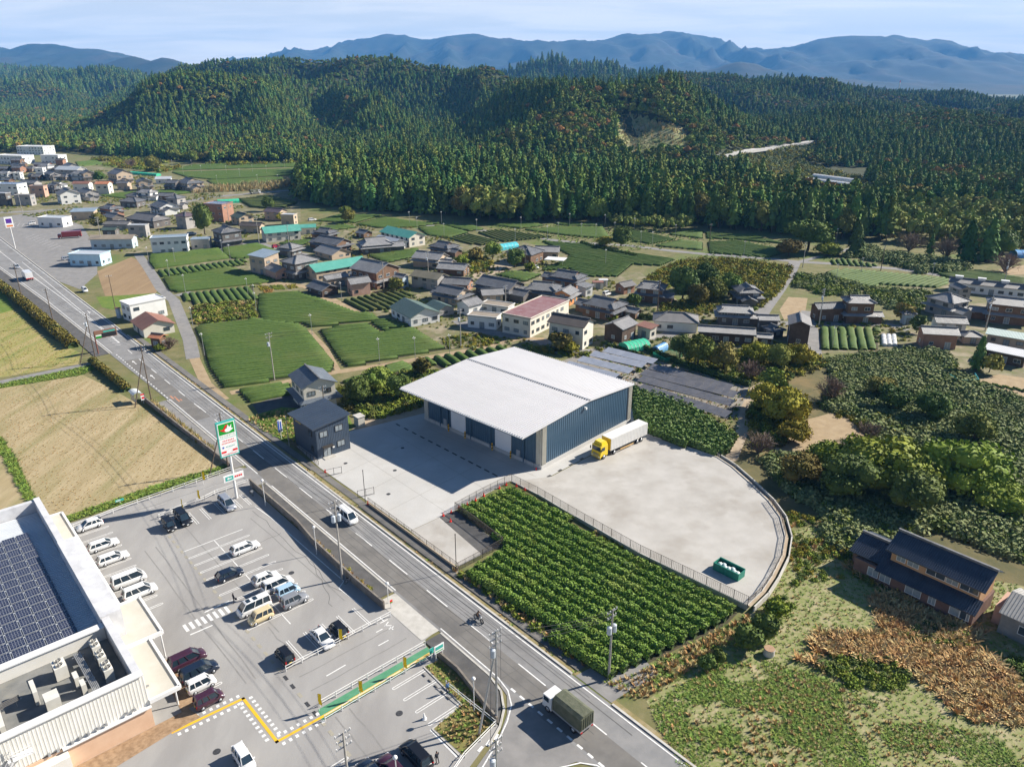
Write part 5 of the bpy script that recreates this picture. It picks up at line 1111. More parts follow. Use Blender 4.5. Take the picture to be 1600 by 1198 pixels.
HOUSES = [
 (-29.3, 320.3, 9.8, 7.3, 3.9, 126, 'irimoya', 'slate', 'timber', 2, 'house', 'two-storey dark-tiled house with brown timber gable behind the lilac roof'),
 (-33.1, 298.4, 11.6, 8.1, 3.9, 113, 'gable', 'grey', 'tan', 2, 'house', 'lilac-grey tiled house with tan gable, left of the sandy yard'),
 (-22.8, 285.0, 10.8, 6.5, 2.6, 107, 'gable', 'grey', 'timber', 1, 'outbuilding', 'low brown outbuilding with grey roof at edge of sandy yard'),
 (-30.0, 264.6, 11.5, 6.3, 4.3, 120, 'gable', 'moss', 'greyw', 2, 'barn', 'tall barn with moss-brown roof and grey shaded side wall'),
 (-19.5, 261.7, 9.3, 6.5, 2.7, 105, 'gable', 'slate', 'brick', 1, 'house', 'dark-tiled house with reddish gable right of the moss-roofed barn'),
 (-20.0, 244.5, 9.3, 7.0, 3.9, 125, 'gable', 'slate', 'tan', 2, 'house', 'dark-tiled house with plain tan gable end behind green-roofed workshop'),
 (-23.3, 231.3, 7.4, 5.9, 2.3, 143, 'gable', 'green', 'greyw', 1, 'shed', 'small green-roofed shed tucked behind the white green-roofed workshop'),
 (-30.5, 225.0, 13.8, 9.9, 3.1, 146, 'gable', 'green', 'white', 1, 'workshop', 'white workshop with dull green gable roof and black shop window'),
 (-6.9, 246.6, 6.7, 5.3, 2.8, 78, 'gable', 'grey', 'tan', 1, 'house', 'small grey-tiled house with pinkish wall below the long kawara house'),
 (-13.7, 231.9, 5.9, 5.3, 3.4, 43, 'gable', 'grey', 'white', 1, 'storehouse', 'white-gabled storehouse with grey tiles beside a dark lean-to'),
 (-4.2, 254.3, 14.5, 9.0, 3.9, 127, 'gable', 'slate', 'dark', 2, 'house', 'long two-storey kawara house with dark gable facing right'),
 (5.5, 306.0, 11.3, 10.2, 4.5, 122, 'hip', 'slate', 'timber', 1, 'house', 'broad hip-roofed farmhouse with white carport beside it'),
 (15.1, 314.7, 9.5, 6.7, 3.1, 96, 'gable', 'grey', 'tan', 1, 'outbuilding', 'small grey-roofed wing between hip farmhouse and white carport'),
 (-4.7, 233.6, 9.8, 4.9, 2.3, 116, 'flat', 'tanroof', 'white', 1, 'shed', 'flat tan-roofed shed behind the long white two-storey block'),
 (-8.4, 217.2, 9.2, 4.6, 3.6, 108, 'flat', 'tanroof', 'white', 1, 'shed', 'low white shed with tan flat roof left of the two-storey block'),
 (7.5, 218.4, 23.0, 9.7, 5.7, 33, 'flat', 'plum', 'cream', 2, 'workshop', 'long cream two-storey block with plum-red roof and rows of windows'),
 (10.8, 249.9, 10.1, 7.6, 3.9, 108, 'irimoya', 'slate', 'dark', 2, 'house', 'dark kawara house directly behind the plum-roofed block'),
 (16.8, 201.1, 10.6, 6.6, 6.7, 121, 'gable', 'brownroof', 'cream', 2, 'house', 'cream two-storey house with brown-black roof beside the warehouse'),
 (20.4, 266.7, 11.1, 7.2, 3.9, 123, 'irimoya', 'slate', 'brick', 2, 'house', 'wide kawara house with reddish gable above a pale lean-to'),
 (25.6, 253.6, 4.4, 3.1, 3.4, 145, 'shed', 'grey', 'white', 1, 'lean_to', 'pale grey lean-to shed beside the reddish-gabled house'),
 (18.3, 243.8, 6.6, 5.3, 3.9, 27, 'gable', 'grey', 'orange', 2, 'house', 'narrow house with grey roof and orange gable wall'),
 (29.5, 228.7, 11.2, 7.9, 4.2, 129, 'irimoya', 'slate', 'timber', 2, 'house', 'large dark kawara house with pale upper windows in village centre'),
 (37.8, 227.1, 5.3, 3.7, 2.3, 129, 'gable', 'grey', 'timber', 1, 'outbuilding', 'small tiled outbuilding right of the large central kawara house'),
 (31.4, 205.5, 7.4, 5.9, 4.5, 40, 'gable', 'grey', 'darkwood', 1, 'barn', 'dark brown wooden barn with pale grey tiled roof'),
 (39.5, 207.2, 4.5, 2.9, 3.4, 138, 'shed', 'redbrown', 'cream', 1, 'shed', 'little cream shed with salmon-red sloping roof'),
 (49.5, 215.5, 12.5, 7.5, 3.3, 101, 'hip', 'greyb', 'white', 1, 'bungalow', 'white bungalow with low grey hipped roof'),
 (47.6, 246.6, 8.5, 6.8, 5.0, 112, 'irimoya', 'slate', 'timber', 2, 'house', 'kawara house half hidden by dark trees at village edge'),
 (40.2, 257.3, 5.2, 4.2, 2.8, 54, 'gable', 'greyb', 'brick', 1, 'outbuilding', 'low grey-roofed outbuilding left of the tree-hidden kawara house'),
 (33.4, 265.8, 3.0, 1.8, 2.3, 90, 'flat', 'whiteroof', 'white', 1, 'container', 'small white storage box behind the pale lean-to'),
 (31.1, 262.8, 3.7, 2.6, 2.3, 90, 'flat', 'redbrown', 'cream', 1, 'shed', 'tiny red-brown roofed shed next to white storage box'),
 (79.3, 243.9, 7.9, 7.1, 4.6, 179, 'irimoya', 'slate', 'dark', 2, 'house', 'tall dark house with white-edged gables beside the paved lane'),
 (69.0, 221.1, 10.0, 5.5, 4.2, 101, 'irimoya', 'grey', 'dark', 2, 'house', 'pale-tiled two-storey house in the walled courtyard'),
 (61.5, 203.1, 15.0, 4.2, 3.3, 102, 'gable', 'grey', 'darkwood', 1, 'gatehouse', 'long low tiled gatehouse facing the solar racks'),
 (76.7, 213.5, 5.1, 3.5, 3.8, 95, 'gable', 'grey', 'dark', 1, 'house', 'small pale-tiled house between courtyard and dark barn'),
 (77.0, 208.4, 4.1, 3.7, 2.3, 159, 'irimoya', 'slate', 'dark', 1, 'house', 'small steep-gabled house in front of the dark barn'),
 (71.4, 199.4, 3.4, 2.4, 2.8, 104, 'gable', 'grey', 'darkwood', 1, 'outbuilding', 'short tiled outbuilding at the end of the long gatehouse'),
 (82.1, 203.1, 8.4, 5.2, 6.2, -163, 'gable', 'greyb', 'darkwood', 2, 'barn', 'tall dark brown barn with plain grey roof by the lane'),
 (107.4, 222.8, 7.7, 5.8, 6.8, 95, 'irimoya', 'grey', 'timber', 2, 'house', 'wide farmhouse with projecting porch roof facing the short tea rows'),
 (98.7, 224.2, 8.2, 4.5, 4.4, 82, 'gable', 'slate', 'timber', 1, 'outbuilding', 'long low wing left of the porch-roofed farmhouse'),
 (122.1, 220.2, 2.9, 2.3, 3.5, 90, 'hip', 'greyb', 'bluew', 1, 'shed', 'small pale blue shed with brown-grey hipped roof'),
 (139.9, 230.9, 8.9, 7.6, 5.1, 156, 'hip', 'grey', 'greyw', 2, 'house', 'grey two-storey house with hipped roof and dark balcony windows'),
 (167.6, 255.6, 23.0, 4.6, 3.4, 120, 'gable', 'greyb', 'white', 1, 'tea_factory', 'long white shed with grey roof and four white roof ventilators'),
 (154.0, 222.5, 10.9, 6.5, 6.1, 117, 'irimoya', 'grey', 'timber', 2, 'house', 'large tiled house cut by the right edge of the picture'),
 (132.1, 214.9, 8.0, 4.8, 2.6, 101, 'gable', 'slate', 'white', 1, 'storehouse', 'white plastered storehouse with black speckled tile roof'),
 (119.9, 199.0, 8.6, 5.1, 4.4, 101, 'gable', 'grey', 'brick', 1, 'barn', 'reddish wooden barn with pale tile roof above kudzu thicket'),
 (131.7, 202.6, 5.0, 4.0, 2.3, 99, 'hip', 'greyb', 'tan', 1, 'house', 'low brown-grey hipped house behind the pointed fir'),
 (140.6, 200.1, 9.6, 3.9, 2.9, 127, 'shed', 'palegreen', 'tan', 1, 'shed', 'long shed with pale green sheet roof at right edge'),
 (131.4, 185.9, 9.1, 3.6, 3.1, 134, 'shed', 'whiteroof', 'darkwood', 1, 'shed', 'open-sided shed with white sheet roof above vegetable plots'),
 (154.4, 249.0, 5.2, 4.1, 3.9, 177, 'gable', 'greyb', 'greyw', 2, 'house', 'grey-gabled house squeezed behind the hipped grey house'),
 (-97.0, 287.6, 8.8, 7.0, 7.0, 123, 'shed', 'bluegrey', 'tan', 2, 'house', 'brown two-storey house with blue-grey metal roof by trimmed tea'),
 (-89.8, 280.0, 8.9, 5.8, 3.2, 138, 'gable', 'grey', 'pink', 1, 'shed', 'pink-walled shed with grey tile roof at tea field corner'),
 (-95.6, 318.8, 7.0, 6.3, 3.9, 115, 'hip', 'grey', 'dark', 2, 'house', 'small pyramid-roofed house behind the big hipped house'),
 (-81.1, 280.5, 10.4, 8.3, 6.5, 38, 'hip', 'grey', 'dark', 2, 'house', 'big grey hipped house with white ridge tiles'),
 (-67.8, 282.6, 21.9, 8.8, 3.9, 48, 'gable', 'teal', 'tan', 2, 'workshop', 'long tan building with bright sea-green roof in the village'),
 (-88.6, 354.3, 8.6, 6.0, 3.9, 117, 'irimoya', 'slate', 'timber', 2, 'house', 'rearmost kawara house left of the teal-roofed hall'),
 (-79.8, 329.4, 14.4, 8.7, 3.9, 124, 'gable', 'slate', 'timber', 2, 'house', 'kawara house with brown boarded gable behind the sea-green roof'),
 (-77.1, 316.6, 13.3, 9.3, 2.3, 134, 'gable', 'grey', 'tan', 1, 'house', 'tiled house with cream gable just behind the sea-green roof'),
 (-64.8, 266.5, 8.1, 4.0, 3.4, 51, 'gable', 'grey', 'tan', 1, 'barn', 'grey-tiled barn in front of the sea-green roofed building'),
 (-66.9, 255.7, 9.3, 6.5, 2.5, 134, 'gable', 'slate', 'darkwood', 1, 'barn', 'open dark barn with two-tone roof at edge of big tea field'),
 (-54.1, 255.6, 6.6, 5.3, 4.5, 60, 'gable', 'grey', 'pink', 1, 'shed', 'pinkish shed with steep grey roof above the dark-shadowed tea rows'),
 (-50.4, 269.1, 13.2, 11.2, 6.2, 127, 'gable', 'grey', 'timber', 2, 'house', 'large house with brown boarded gable and white lower wall'),
 (-60.2, 326.3, 13.0, 9.8, 3.9, 68, 'irimoya', 'grey', 'dark', 2, 'house', 'grey-tiled two-storey house left of the white shed'),
 (-55.6, 336.0, 13.9, 9.0, 2.6, 133, 'gable', 'palegrey', 'white', 1, 'shed', 'white shed with pale grey roof next to the teal-roofed hall'),
 (-71.4, 359.3, 5.7, 5.1, 2.3, 130, 'gable', 'slate', 'timber', 1, 'house', 'little dark house peeping over the white shed'),
 (-50.8, 345.3, 21.6, 9.1, 4.5, 135, 'gable', 'teal', 'cream', 2, 'hall', 'cream hall with bright teal gable roof beside tea fields'),
 (-40.2, 264.7, 3.9, 3.1, 4.0, 125, 'gable', 'grey', 'bluew', 1, 'outbuilding', 'small grey outbuilding right of the boarded-gable house'),
 (-158.2, 406.1, 11.9, 9.5, 9.2, 106, 'flat', 'solarblue', 'brick', 3, 'apartment_block', 'brown brick block with blue panelled roof'),
 (-142.6, 396.8, 8.9, 8.0, 3.9, 134, 'gable', 'darkgreen', 'tan', 2, 'house', 'cream house with dark green roof beside the brick block'),
 (-129.3, 371.7, 10.4, 5.2, 3.7, 98, 'gable', 'brownroof', 'tan', 1, 'shed', 'long tan shed with brown roof below dark green-roofed house'),
 (-129.0, 410.4, 9.6, 6.7, 4.4, 112, 'gable', 'purple', 'tan', 2, 'house', 'pinkish house with purple-brown roof'),
 (-116.6, 392.7, 6.9, 4.9, 5.4, 98, 'flat', 'palegrey', 'tan', 2, 'house', 'square tan house with pale flat roof'),
 (-109.6, 353.3, 16.1, 9.7, 4.5, 61, 'gable', 'teal', 'cream', 2, 'workshop', 'workshop with teal roof and white roller doors near red car'),
 (-101.0, 369.2, 7.1, 5.0, 3.3, 76, 'gable', 'teal', 'cream', 1, 'workshop', 'lower teal-roofed annex right of the roller-door workshop'),
 (-129.8, 339.3, 9.0, 9.0, 7.0, 135, 'irimoya', 'slate', 'dark', 2, 'house', 'black-tiled house behind the top tea field with tall tree at left'),
 (-139.5, 332.9, 7.8, 5.5, 4.5, 80, 'flat', 'bluegrey', 'greyw', 1, 'house', 'low grey house right of the white office'),
 (-149.7, 324.6, 14.5, 6.5, 6.8, 74, 'flat', 'bluegrey', 'white', 2, 'office_building', 'white two-storey office with blue-grey roof by the ploughed field'),
 (-166.9, 383.9, 6.8, 6.5, 6.6, 116, 'hip', 'purple', 'greyw', 2, 'house', 'grey house with purple hipped roof left of the tall tree'),
 (-199.7, 434.0, 13.6, 10.9, 3.9, 135, 'gable', 'slate', 'white', 2, 'house', 'white-gabled house with dark roof behind the purple hip'),
 (-199.0, 448.4, 7.4, 7.4, 6.4, 106, 'hip', 'slate', 'greyw', 2, 'house', 'square grey house with black pyramid roof by the upper road'),
 (-180.2, 360.3, 8.4, 4.2, 5.6, 90, 'flat', 'palegrey', 'greyw', 2, 'workshop', 'grey flat-roofed workshop left of the white office'),
 (-498.5, 812.3, 31.8, 15.9, 7.9, 101, 'flat', 'whiteroof', 'white', 3, 'factory', 'tall white factory block at the far left under the forest'),
 (-460.2, 714.4, 32.5, 13.0, 7.2, 106, 'flat', 'whiteroof', 'white', 2, 'factory', 'long white factory wing at the left picture edge'),
 (-426.1, 718.7, 19.9, 9.9, 7.2, 105, 'flat', 'whiteroof', 'white', 2, 'factory', 'low white factory wing right of the tall block'),
 (-439.4, 685.9, 8.1, 6.5, 5.8, 90, 'gable', 'slate', 'timber', 2, 'house', 'brown gabled house in front of the factory wings'),
 (-409.9, 639.0, 8.0, 6.4, 4.2, 101, 'gable', 'slate', 'brick', 1, 'house', 'small reddish house below the factory wings'),
 (-408.4, 670.9, 12.8, 6.4, 3.6, 90, 'gable', 'slate', 'redw', 1, 'house', 'long dark red house right of the factory yard'),
 (-408.8, 698.8, 6.5, 5.2, 4.5, 90, 'gable', 'brownroof', 'brick', 1, 'house', 'reddish house at right end of the factory row'),
 (-375.5, 612.0, 6.0, 4.8, 6.4, 90, 'flat', 'whiteroof', 'white', 2, 'house', 'small white cube house among dark roofs'),
 (-378.9, 588.1, 5.4, 4.4, 5.3, 90, 'flat', 'whiteroof', 'white', 2, 'house', 'white house with pink door left of the dark roofs'),
 (-396.4, 596.9, 10.6, 5.3, 4.5, 97, 'flat', 'whiteroof', 'white', 1, 'warehouse_shed', 'white flat shed at the left edge below the factory'),
 (-354.1, 616.5, 19.9, 9.9, 5.1, 102, 'gable', 'palegrey', 'greyw', 2, 'house', 'pale grey house with broad light roof'),
 (-345.7, 548.2, 12.9, 6.5, 3.1, 105, 'gable', 'slate', 'greyw', 1, 'house', 'grey roof house right of the panelled white building'),
 (-368.5, 588.2, 3.7, 3.3, 4.1, 117, 'gable', 'slate', 'dark', 1, 'house', 'tiny dark house beside the white cube house'),
 (-350.8, 585.2, 5.1, 4.6, 3.8, 111, 'gable', 'slate', 'dark', 1, 'house', 'dark steep-roofed house below the pale grey house'),
 (-323.5, 584.9, 10.2, 8.2, 5.7, 141, 'gable', 'slate', 'tan', 2, 'house', 'tan house with black roof next to the far bushy tree'),
 (-368.3, 559.9, 5.0, 4.5, 3.5, 111, 'gable', 'slate', 'timber', 1, 'house', 'dark cottage left of the grey roofs'),
 (-308.9, 515.5, 5.1, 4.6, 5.3, 118, 'gable', 'slate', 'dark', 2, 'house', 'dark house between pinkish shop and grey gable'),
 (-291.1, 569.4, 14.4, 11.5, 7.2, 130, 'gable', 'slate', 'tan', 2, 'house', 'tan two-storey house with broad black gable by green net'),
 (-271.8, 507.9, 8.3, 6.2, 7.2, 90, 'gable', 'orangeroof', 'cream', 2, 'house', 'cream house with bright orange tile roof'),
 (-299.1, 531.4, 11.0, 5.5, 4.5, 90, 'gable', 'redbrown', 'white', 1, 'house', 'low white house with red-brown roof left of the orange roof'),
 (-255.7, 530.9, 9.9, 8.9, 5.9, 145, 'gable', 'slate', 'tan', 2, 'house', 'tan gabled house right of the black-gabled one'),
 (-258.7, 568.1, 10.2, 6.1, 3.4, 75, 'gable', 'palegrey', 'white', 1, 'house', 'low house with pale shining roof near the pole-dotted tea'),
 (-235.2, 530.4, 8.1, 6.5, 5.2, 106, 'gable', 'slate', 'dark', 2, 'house', 'black-roofed house below the pale shining roof'),
 (-223.9, 531.0, 16.2, 11.4, 5.4, 133, 'irimoya', 'slate', 'tan', 2, 'house', 'large tan house at the right end of the far row'),
 (-271.2, 533.4, 7.8, 4.7, 4.5, 98, 'gable', 'slate', 'tan', 1, 'house', 'lower front wing of the black-gabled tan house'),
 (-274.7, 469.7, 12.0, 10.8, 6.2, 140, 'gable', 'greyb', 'white', 2, 'house', 'white house with grey gable facing the upper road'),
 (-309.4, 460.5, 8.4, 4.2, 7.2, 99, 'flat', 'palegrey', 'dark', 2, 'warehouse_shed', 'dark grey shed at the left edge above the upper road'),
 (-296.0, 460.5, 10.1, 4.6, 6.0, 94, 'flat', 'greyb', 'greyw', 2, 'warehouse_shed', 'grey box shed above the upper road'),
 (-335.2, 508.3, 18.4, 9.2, 6.9, 97, 'flat', 'solarblue', 'white', 2, 'factory', 'white building with rows of panels on its roof'),
 (-308.4, 495.9, 9.2, 4.6, 7.0, 90, 'flat', 'greyb', 'pink', 2, 'shop', 'pinkish shop with flat grey roof'),
 (-237.6, 389.5, 14.1, 7.0, 4.5, 99, 'flat', 'palegrey', 'white', 1, 'convenience_store', 'white convenience store with pale blue roof in its car park'),
 (-233.5, 410.5, 11.6, 5.8, 4.5, 81, 'shed', 'bluegrey', 'tan', 1, 'shop', 'tan shop with blue metal roof beside the store'),
 (-223.9, 421.4, 9.6, 7.7, 4.6, 121, 'irimoya', 'slate', 'brick', 2, 'house', 'black gabled house just below the upper road'),
 (-228.1, 454.9, 11.2, 7.9, 3.7, 103, 'hip', 'slate', 'dark', 1, 'house', 'low black hipped house along the upper road'),
 (-211.4, 398.3, 9.2, 6.5, 3.7, 124, 'gable', 'slate', 'dark', 1, 'house', 'dark cottage behind the green sheds'),
 (-200.3, 380.3, 12.5, 5.0, 3.0, 93, 'gable', 'greyb', 'greyw', 1, 'outbuilding', 'long grey-roofed outbuilding behind the grey workshop'),
 (-190.1, 391.7, 20.4, 10.2, 3.8, 117, 'irimoya', 'greyb', 'dark', 1, 'house', 'long old house with grey roof and red awning'),
 (-195.7, 363.7, 6.1, 4.2, 3.1, 90, 'gable', 'darkgreen', 'dark', 1, 'shed', 'small dark green shed left of the grey workshop'),
 (-179.6, 334.7, 18.0, 5.8, 4.5, 86, 'gable', 'tanroof', 'bluew', 1, 'workshop', 'long low blue-walled workshop with tan roof'),
 (-173.1, 301.9, 13.3, 7.3, 4.5, 95, 'flat', 'palegrey', 'skyblue', 1, 'shop', 'sky blue shop with pale roof at the main road'),
 (-116.5, 227.0, 11.0, 6.8, 5.5, 42, 'flat', 'whiteroof', 'white', 2, 'house', 'white flat-roofed house beside the red-brown roofed one'),
 (-107.5, 212.8, 10.7, 8.6, 2.8, 139, 'gable', 'redbrown', 'cream', 1, 'house', 'cream house with red-brown gable roof by the main road'),
 (-99.5, 198.3, 3.1, 2.5, 3.2, 107, 'gable', 'orangeroof', 'timber', 1, 'shed', 'small roadside shed with orange-red roof'),
 (-124.6, 226.2, 1.1, 0.8, 3.1, 103, 'flat', 'redbrown', 'bluew', 1, 'shed', 'tiny shed with red-brown lid left of the white house'),
 (-45.8, 158.4, 9.2, 7.3, 6.3, 148, 'gable', 'slateblue', 'cream', 2, 'house', 'lone cream two-storey house with blue-grey gable roof near office'),
]
for H_ in HOUSES: house(*H_, group='village buildings')
for r_i, (y, xs, where) in enumerate(((268, (8, 30, 52, 74, 96, 112), 'upper row below the white factory'), (281, (12, 58, 84, 104, 126), 'middle row of the far left hamlet'), (300, (70, 92), 'pair left of the orange roof'), (312, (140, 214, 232, 262), 'row along the upper road'))):
 for k, x in enumerate(xs):
  p = W(x, y); f = (k * 3 + r_i) % 4
  house(p.x, p.y, 9 + f, 6.5 + f * .4, 2.8 + 2.2 * (f % 2), 95 + 12 * f, ('gable', 'irimoya', 'hip', 'gable')[f], ('slate', 'grey', 'greyb', 'slate')[f], ('timber', 'white', 'tan', 'greyw')[f], 1 + f % 2, 'house', '%s house from the left in the %s' % (('first', 'second', 'third', 'fourth', 'fifth', 'sixth')[k], where), None, 'village buildings')
tf = [o for o in scene.objects if o.get('label', '').startswith('long white shed with grey roof and four')][0]
for k in range(4): mb = MB(); mb.box((0, 0, .5), (2.2, 1.4, 1.0)); mb.box((0, 0, 1.15), (2.6, 1.8, .25)); mb.build('roof_ventilator', M_WHITEM, tf, (-9 + 7 * k, .3, 4.0))
bb_ = [o for o in scene.objects if o.get('label', '').startswith('brown brick block')][0]
# foreground farmhouse at the right with black tiles, and its grey shed
M_BTILE = (mat('black_tiles_x', (.024, .034, .055), (.050, .062, .085), s=.4, rough=.22, spec=.6, coord='obj'), mat('black_tiles_y', (.024, .034, .055), (.050, .062, .085), s=.4, rough=.22, spec=.6, coord='obj'))
a_ = W(1440, 838, 6.6); b_ = W(1560, 888, 6.6); FAZ = az_of(a_, b_); frz = math.pi / 2 - FAZ
fc = W(1462, 925); fh = thing('farmhouse', 'old two-storey farmhouse with shiny black tile roofs and orange upper wall', 'house', (fc.x, fc.y, 0), frz)
M_ORW = mat('ochre_wall', (.42, .24, .12), (.48, .29, .16), s=.6, rough=.85, coord='obj'); M_LOWW = mat('brown_lower_wall', (.13, .075, .06), (.19, .115, .09), s=.6, rough=.85, coord='obj')
def tile_slab(name, x0, x1, y0, z0, y1, z1, parent):
 """one tiled roof plane: sheet plus a roll of cover tiles for every course"""
 mb = MB(); slab(mb, (x0, y0, z0), (x1, y0, z0), (x1, y1, z1), (x0, y1, z1), .15); o = mb.build(name, M_BTILE[0], parent)
 n = int(abs(x1 - x0) / .3); L = math.hypot(y1 - y0, z1 - z0); m_ = max(3, int(L / .3)); mb = MB()
 for j in range(m_):
  t0, t1 = j / m_, (j + 1) / m_
  ya, za, yb, zb = y0 + (y1 - y0) * t0, z0 + (z1 - z0) * t0 + .075, y0 + (y1 - y0) * t1, z0 + (z1 - z0) * t1 + .035
  mb.add([(-.055, ya, za - .05), (0, ya, za), (.055, ya, za - .05), (-.055, yb, zb - .05), (0, yb, zb), (.055, yb, zb - .05)], [(0, 1, 4, 3), (1, 2, 5, 4), (0, 2, 1)])
 me = mb.mesh('tile_course', M_BTILE[1])
 for k in range(n): link('tile_course', me, o, (min(x0, x1) + .15 + k * .3, 0, 0))
 return o
HL, HD = 12.0, 5.6
mb = MB(); mb.box((0, 0, 2.9), (HL, HD, 5.8)); mb.add([(HL / 2, -HD / 2, 5.8), (HL / 2, HD / 2, 5.8), (HL / 2, 0, 7.2), (-HL / 2, HD / 2, 5.8), (-HL / 2, -HD / 2, 5.8), (-HL / 2, 0, 7.2)], [(0, 1, 2), (3, 4, 5)]); mb.build('upper_wall', M_ORW, fh)
mb = MB(); mb.box((-2.0, -.8, 1.3), (HL + 4.6, HD + 1.8, 2.6)); mb.build('ground_floor_wall', M_LOWW, fh)
tile_slab('roof', -HL / 2 - .7, HL / 2 + .7, -HD / 2 - .8, 5.55, 0, 7.35, fh); tile_slab('roof', -HL / 2 - .7, HL / 2 + .7, HD / 2 + .8, 5.55, 0, 7.35, fh)
tile_slab('lower_roof', -HL / 2 - 1.0, HL / 2 + .6, -HD / 2 - 2.4, 2.55, -HD / 2 - .02, 3.75, fh)
mb = MB(); mb.box((-HL / 2 - 2.9, -.2, 1.6), (4.8, 5.4, 3.2)); mb.build('side_wing_wall', M_LOWW, fh)
tile_slab('wing_roof', -HL / 2 - 5.6, -HL / 2 - .2, -4.0, 3.0, -.2, 4.7, fh); tile_slab('wing_roof', -HL / 2 - 5.6, -HL / 2 - .2, 3.2, 3.3, -.2, 4.7, fh)
for z, x0, x1 in ((7.5, -HL / 2 - .7, HL / 2 + .7), (4.85, -HL / 2 - 5.6, -HL / 2 - .2)):
 mb = MB(); y = 0 if z > 7 else -.2; mb.bar((x0, y, z), (x1, y, z), .35, .35); mb.build('ridge', M_RIDGE, fh)
for x, w_ in ((-4.6, 1.3), (-2.9, 1.6), (.2, 2.6), (2.4, 1.6), (4.6, 2.4)): window(fh, x, -HD / 2 - .04, 4.75, w_, 1.2, R(-90), M_FRAMEW, M_GLASSL if abs(x) > 2 and w_ < 2 else M_GLASS)
for x, w_ in ((-7.4, 1.6), (-5.6, 1.6), (-1.6, 2.2), (1.0, 1.0), (4.6, 2.6)): window(fh, x, -HD / 2 - 1.72, 1.5, w_, 1.4, R(-90), M_FRAMEW, M_GLASSL)
window(fh, HL / 2 - .9, -HD / 2 - 1.73, 1.1, .9, 2.0, R(-90), M_FRAMEW, M_GLASS, 0).name = 'door'
mb = MB(); mb.box((-HL / 2 - 3.9, -3.3, 1.0), (.9, .6, 2.0)); mb.build('heater_tank', MATS['pale_blue_wall'], fh)
gs = W(1590, 985); sh_ = thing('grey_shed', 'long weathered grey shed with corrugated roof touching the black-tiled farmhouse', 'shed', (gs.x + 5.2, gs.y - 4.4, 0), frz)
M_GREYB = mat('weathered_grey_sheet', (.20, .20, .195), (.29, .285, .27), s=.5, rough=.9, coord='obj', wave=('X', 2.5, (.14, .14, .135), .4), bump=.5)
mb = MB(); mb.box((0, 0, 1.7), (17, 7.2, 3.4)); mb.add([(-8.5, -3.6, 3.4), (-8.5, 3.6, 3.4), (-8.5, 0, 4.7)], [(1, 0, 2)]); mb.build('wall', M_GREYB, sh_)
for s in (-1, 1):
 mb = MB(); slab(mb, (-8.8, s * 4.0, 3.35), (8.8, s * 4.0, 3.35), (8.8, 0, 4.85), (-8.8, 0, 4.85), .1); rr2 = mb.build('roof', mat('grey_sheet_roof', (.30, .295, .285), (.38, .375, .36), s=.4, rough=.8, coord='obj'), sh_)
 mb = MB(); mb.bar((0, s * 4.0, 3.39), (0, 0, 4.89), .1, .06); me = mb.mesh('roof_rib', MATS['grey_sheet_roof'])
 for k in range(44): link('roof_rib', me, rr2, (-8.6 + .4 * k, 0, 0))
for x in (-5.2, -1.0, 3.6): window(sh_, x, -3.63, 1.9, 2.2, 1.3, R(-90), M_FRAMEW, M_GLASSL if x > -2 else M_GLASS)
mb = MB(); mb.box((-9.0, .4, 1.4), (1.6, 4.6, 2.8)); mb.build('porch', WALLS['pink'], sh_)
# ---------------------------------------------------------------- tea fields
M_TEA = mat('trimmed_tea', (.055, .100, .020), (.090, .140, .030), s=1.3, rough=.75, spec=.2, c3=(.105, .135, .036), s3=.06, bump=.5, bs=6, detail=7)
M_TEA2 = mat('olive_tea', (.062, .088, .022), (.095, .120, .034), s=1.3, rough=.75, spec=.2, c3=(.115, .115, .040), s3=.08, bump=.5, bs=6, detail=7)
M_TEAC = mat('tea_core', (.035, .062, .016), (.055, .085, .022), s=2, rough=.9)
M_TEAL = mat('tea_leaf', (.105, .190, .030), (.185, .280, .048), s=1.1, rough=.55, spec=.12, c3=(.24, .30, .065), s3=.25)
M_TEALD = mat('dark_tea_leaf', (.090, .160, .038), (.160, .235, .060), s=1.1, rough=.55, spec=.12, c3=(.21, .27, .09), s3=.3)
def clip_rows(poly, d, pitch):
 """segments of parallel lines (direction d) inside a polygon"""
 n = Vector((-d.y, d.x, 0)); vals = [p.dot(n) for p in poly]; out = []
 k = min(vals) + pitch * .5
 while k < max(vals):
  ts = []
  for a, b in zip(poly, poly[1:] + poly[:1]):
   va, vb = a.dot(n), b.dot(n)
   if (va > k) != (vb > k): t = (k - va) / (vb - va); ts.append((a.lerp(b, t)).dot(d))
  ts.sort()
  for i in range(0, len(ts) - 1, 2):
   if ts[i + 1] - ts[i] > 1.5: out.append((k, ts[i], ts[i + 1]))
  k += pitch
 return out, n
PROF = [(-.5, 0), (-.49, .42), (-.38, .80), (-.16, .98), (.16, .98), (.38, .80), (.49, .42), (.5, 0)]
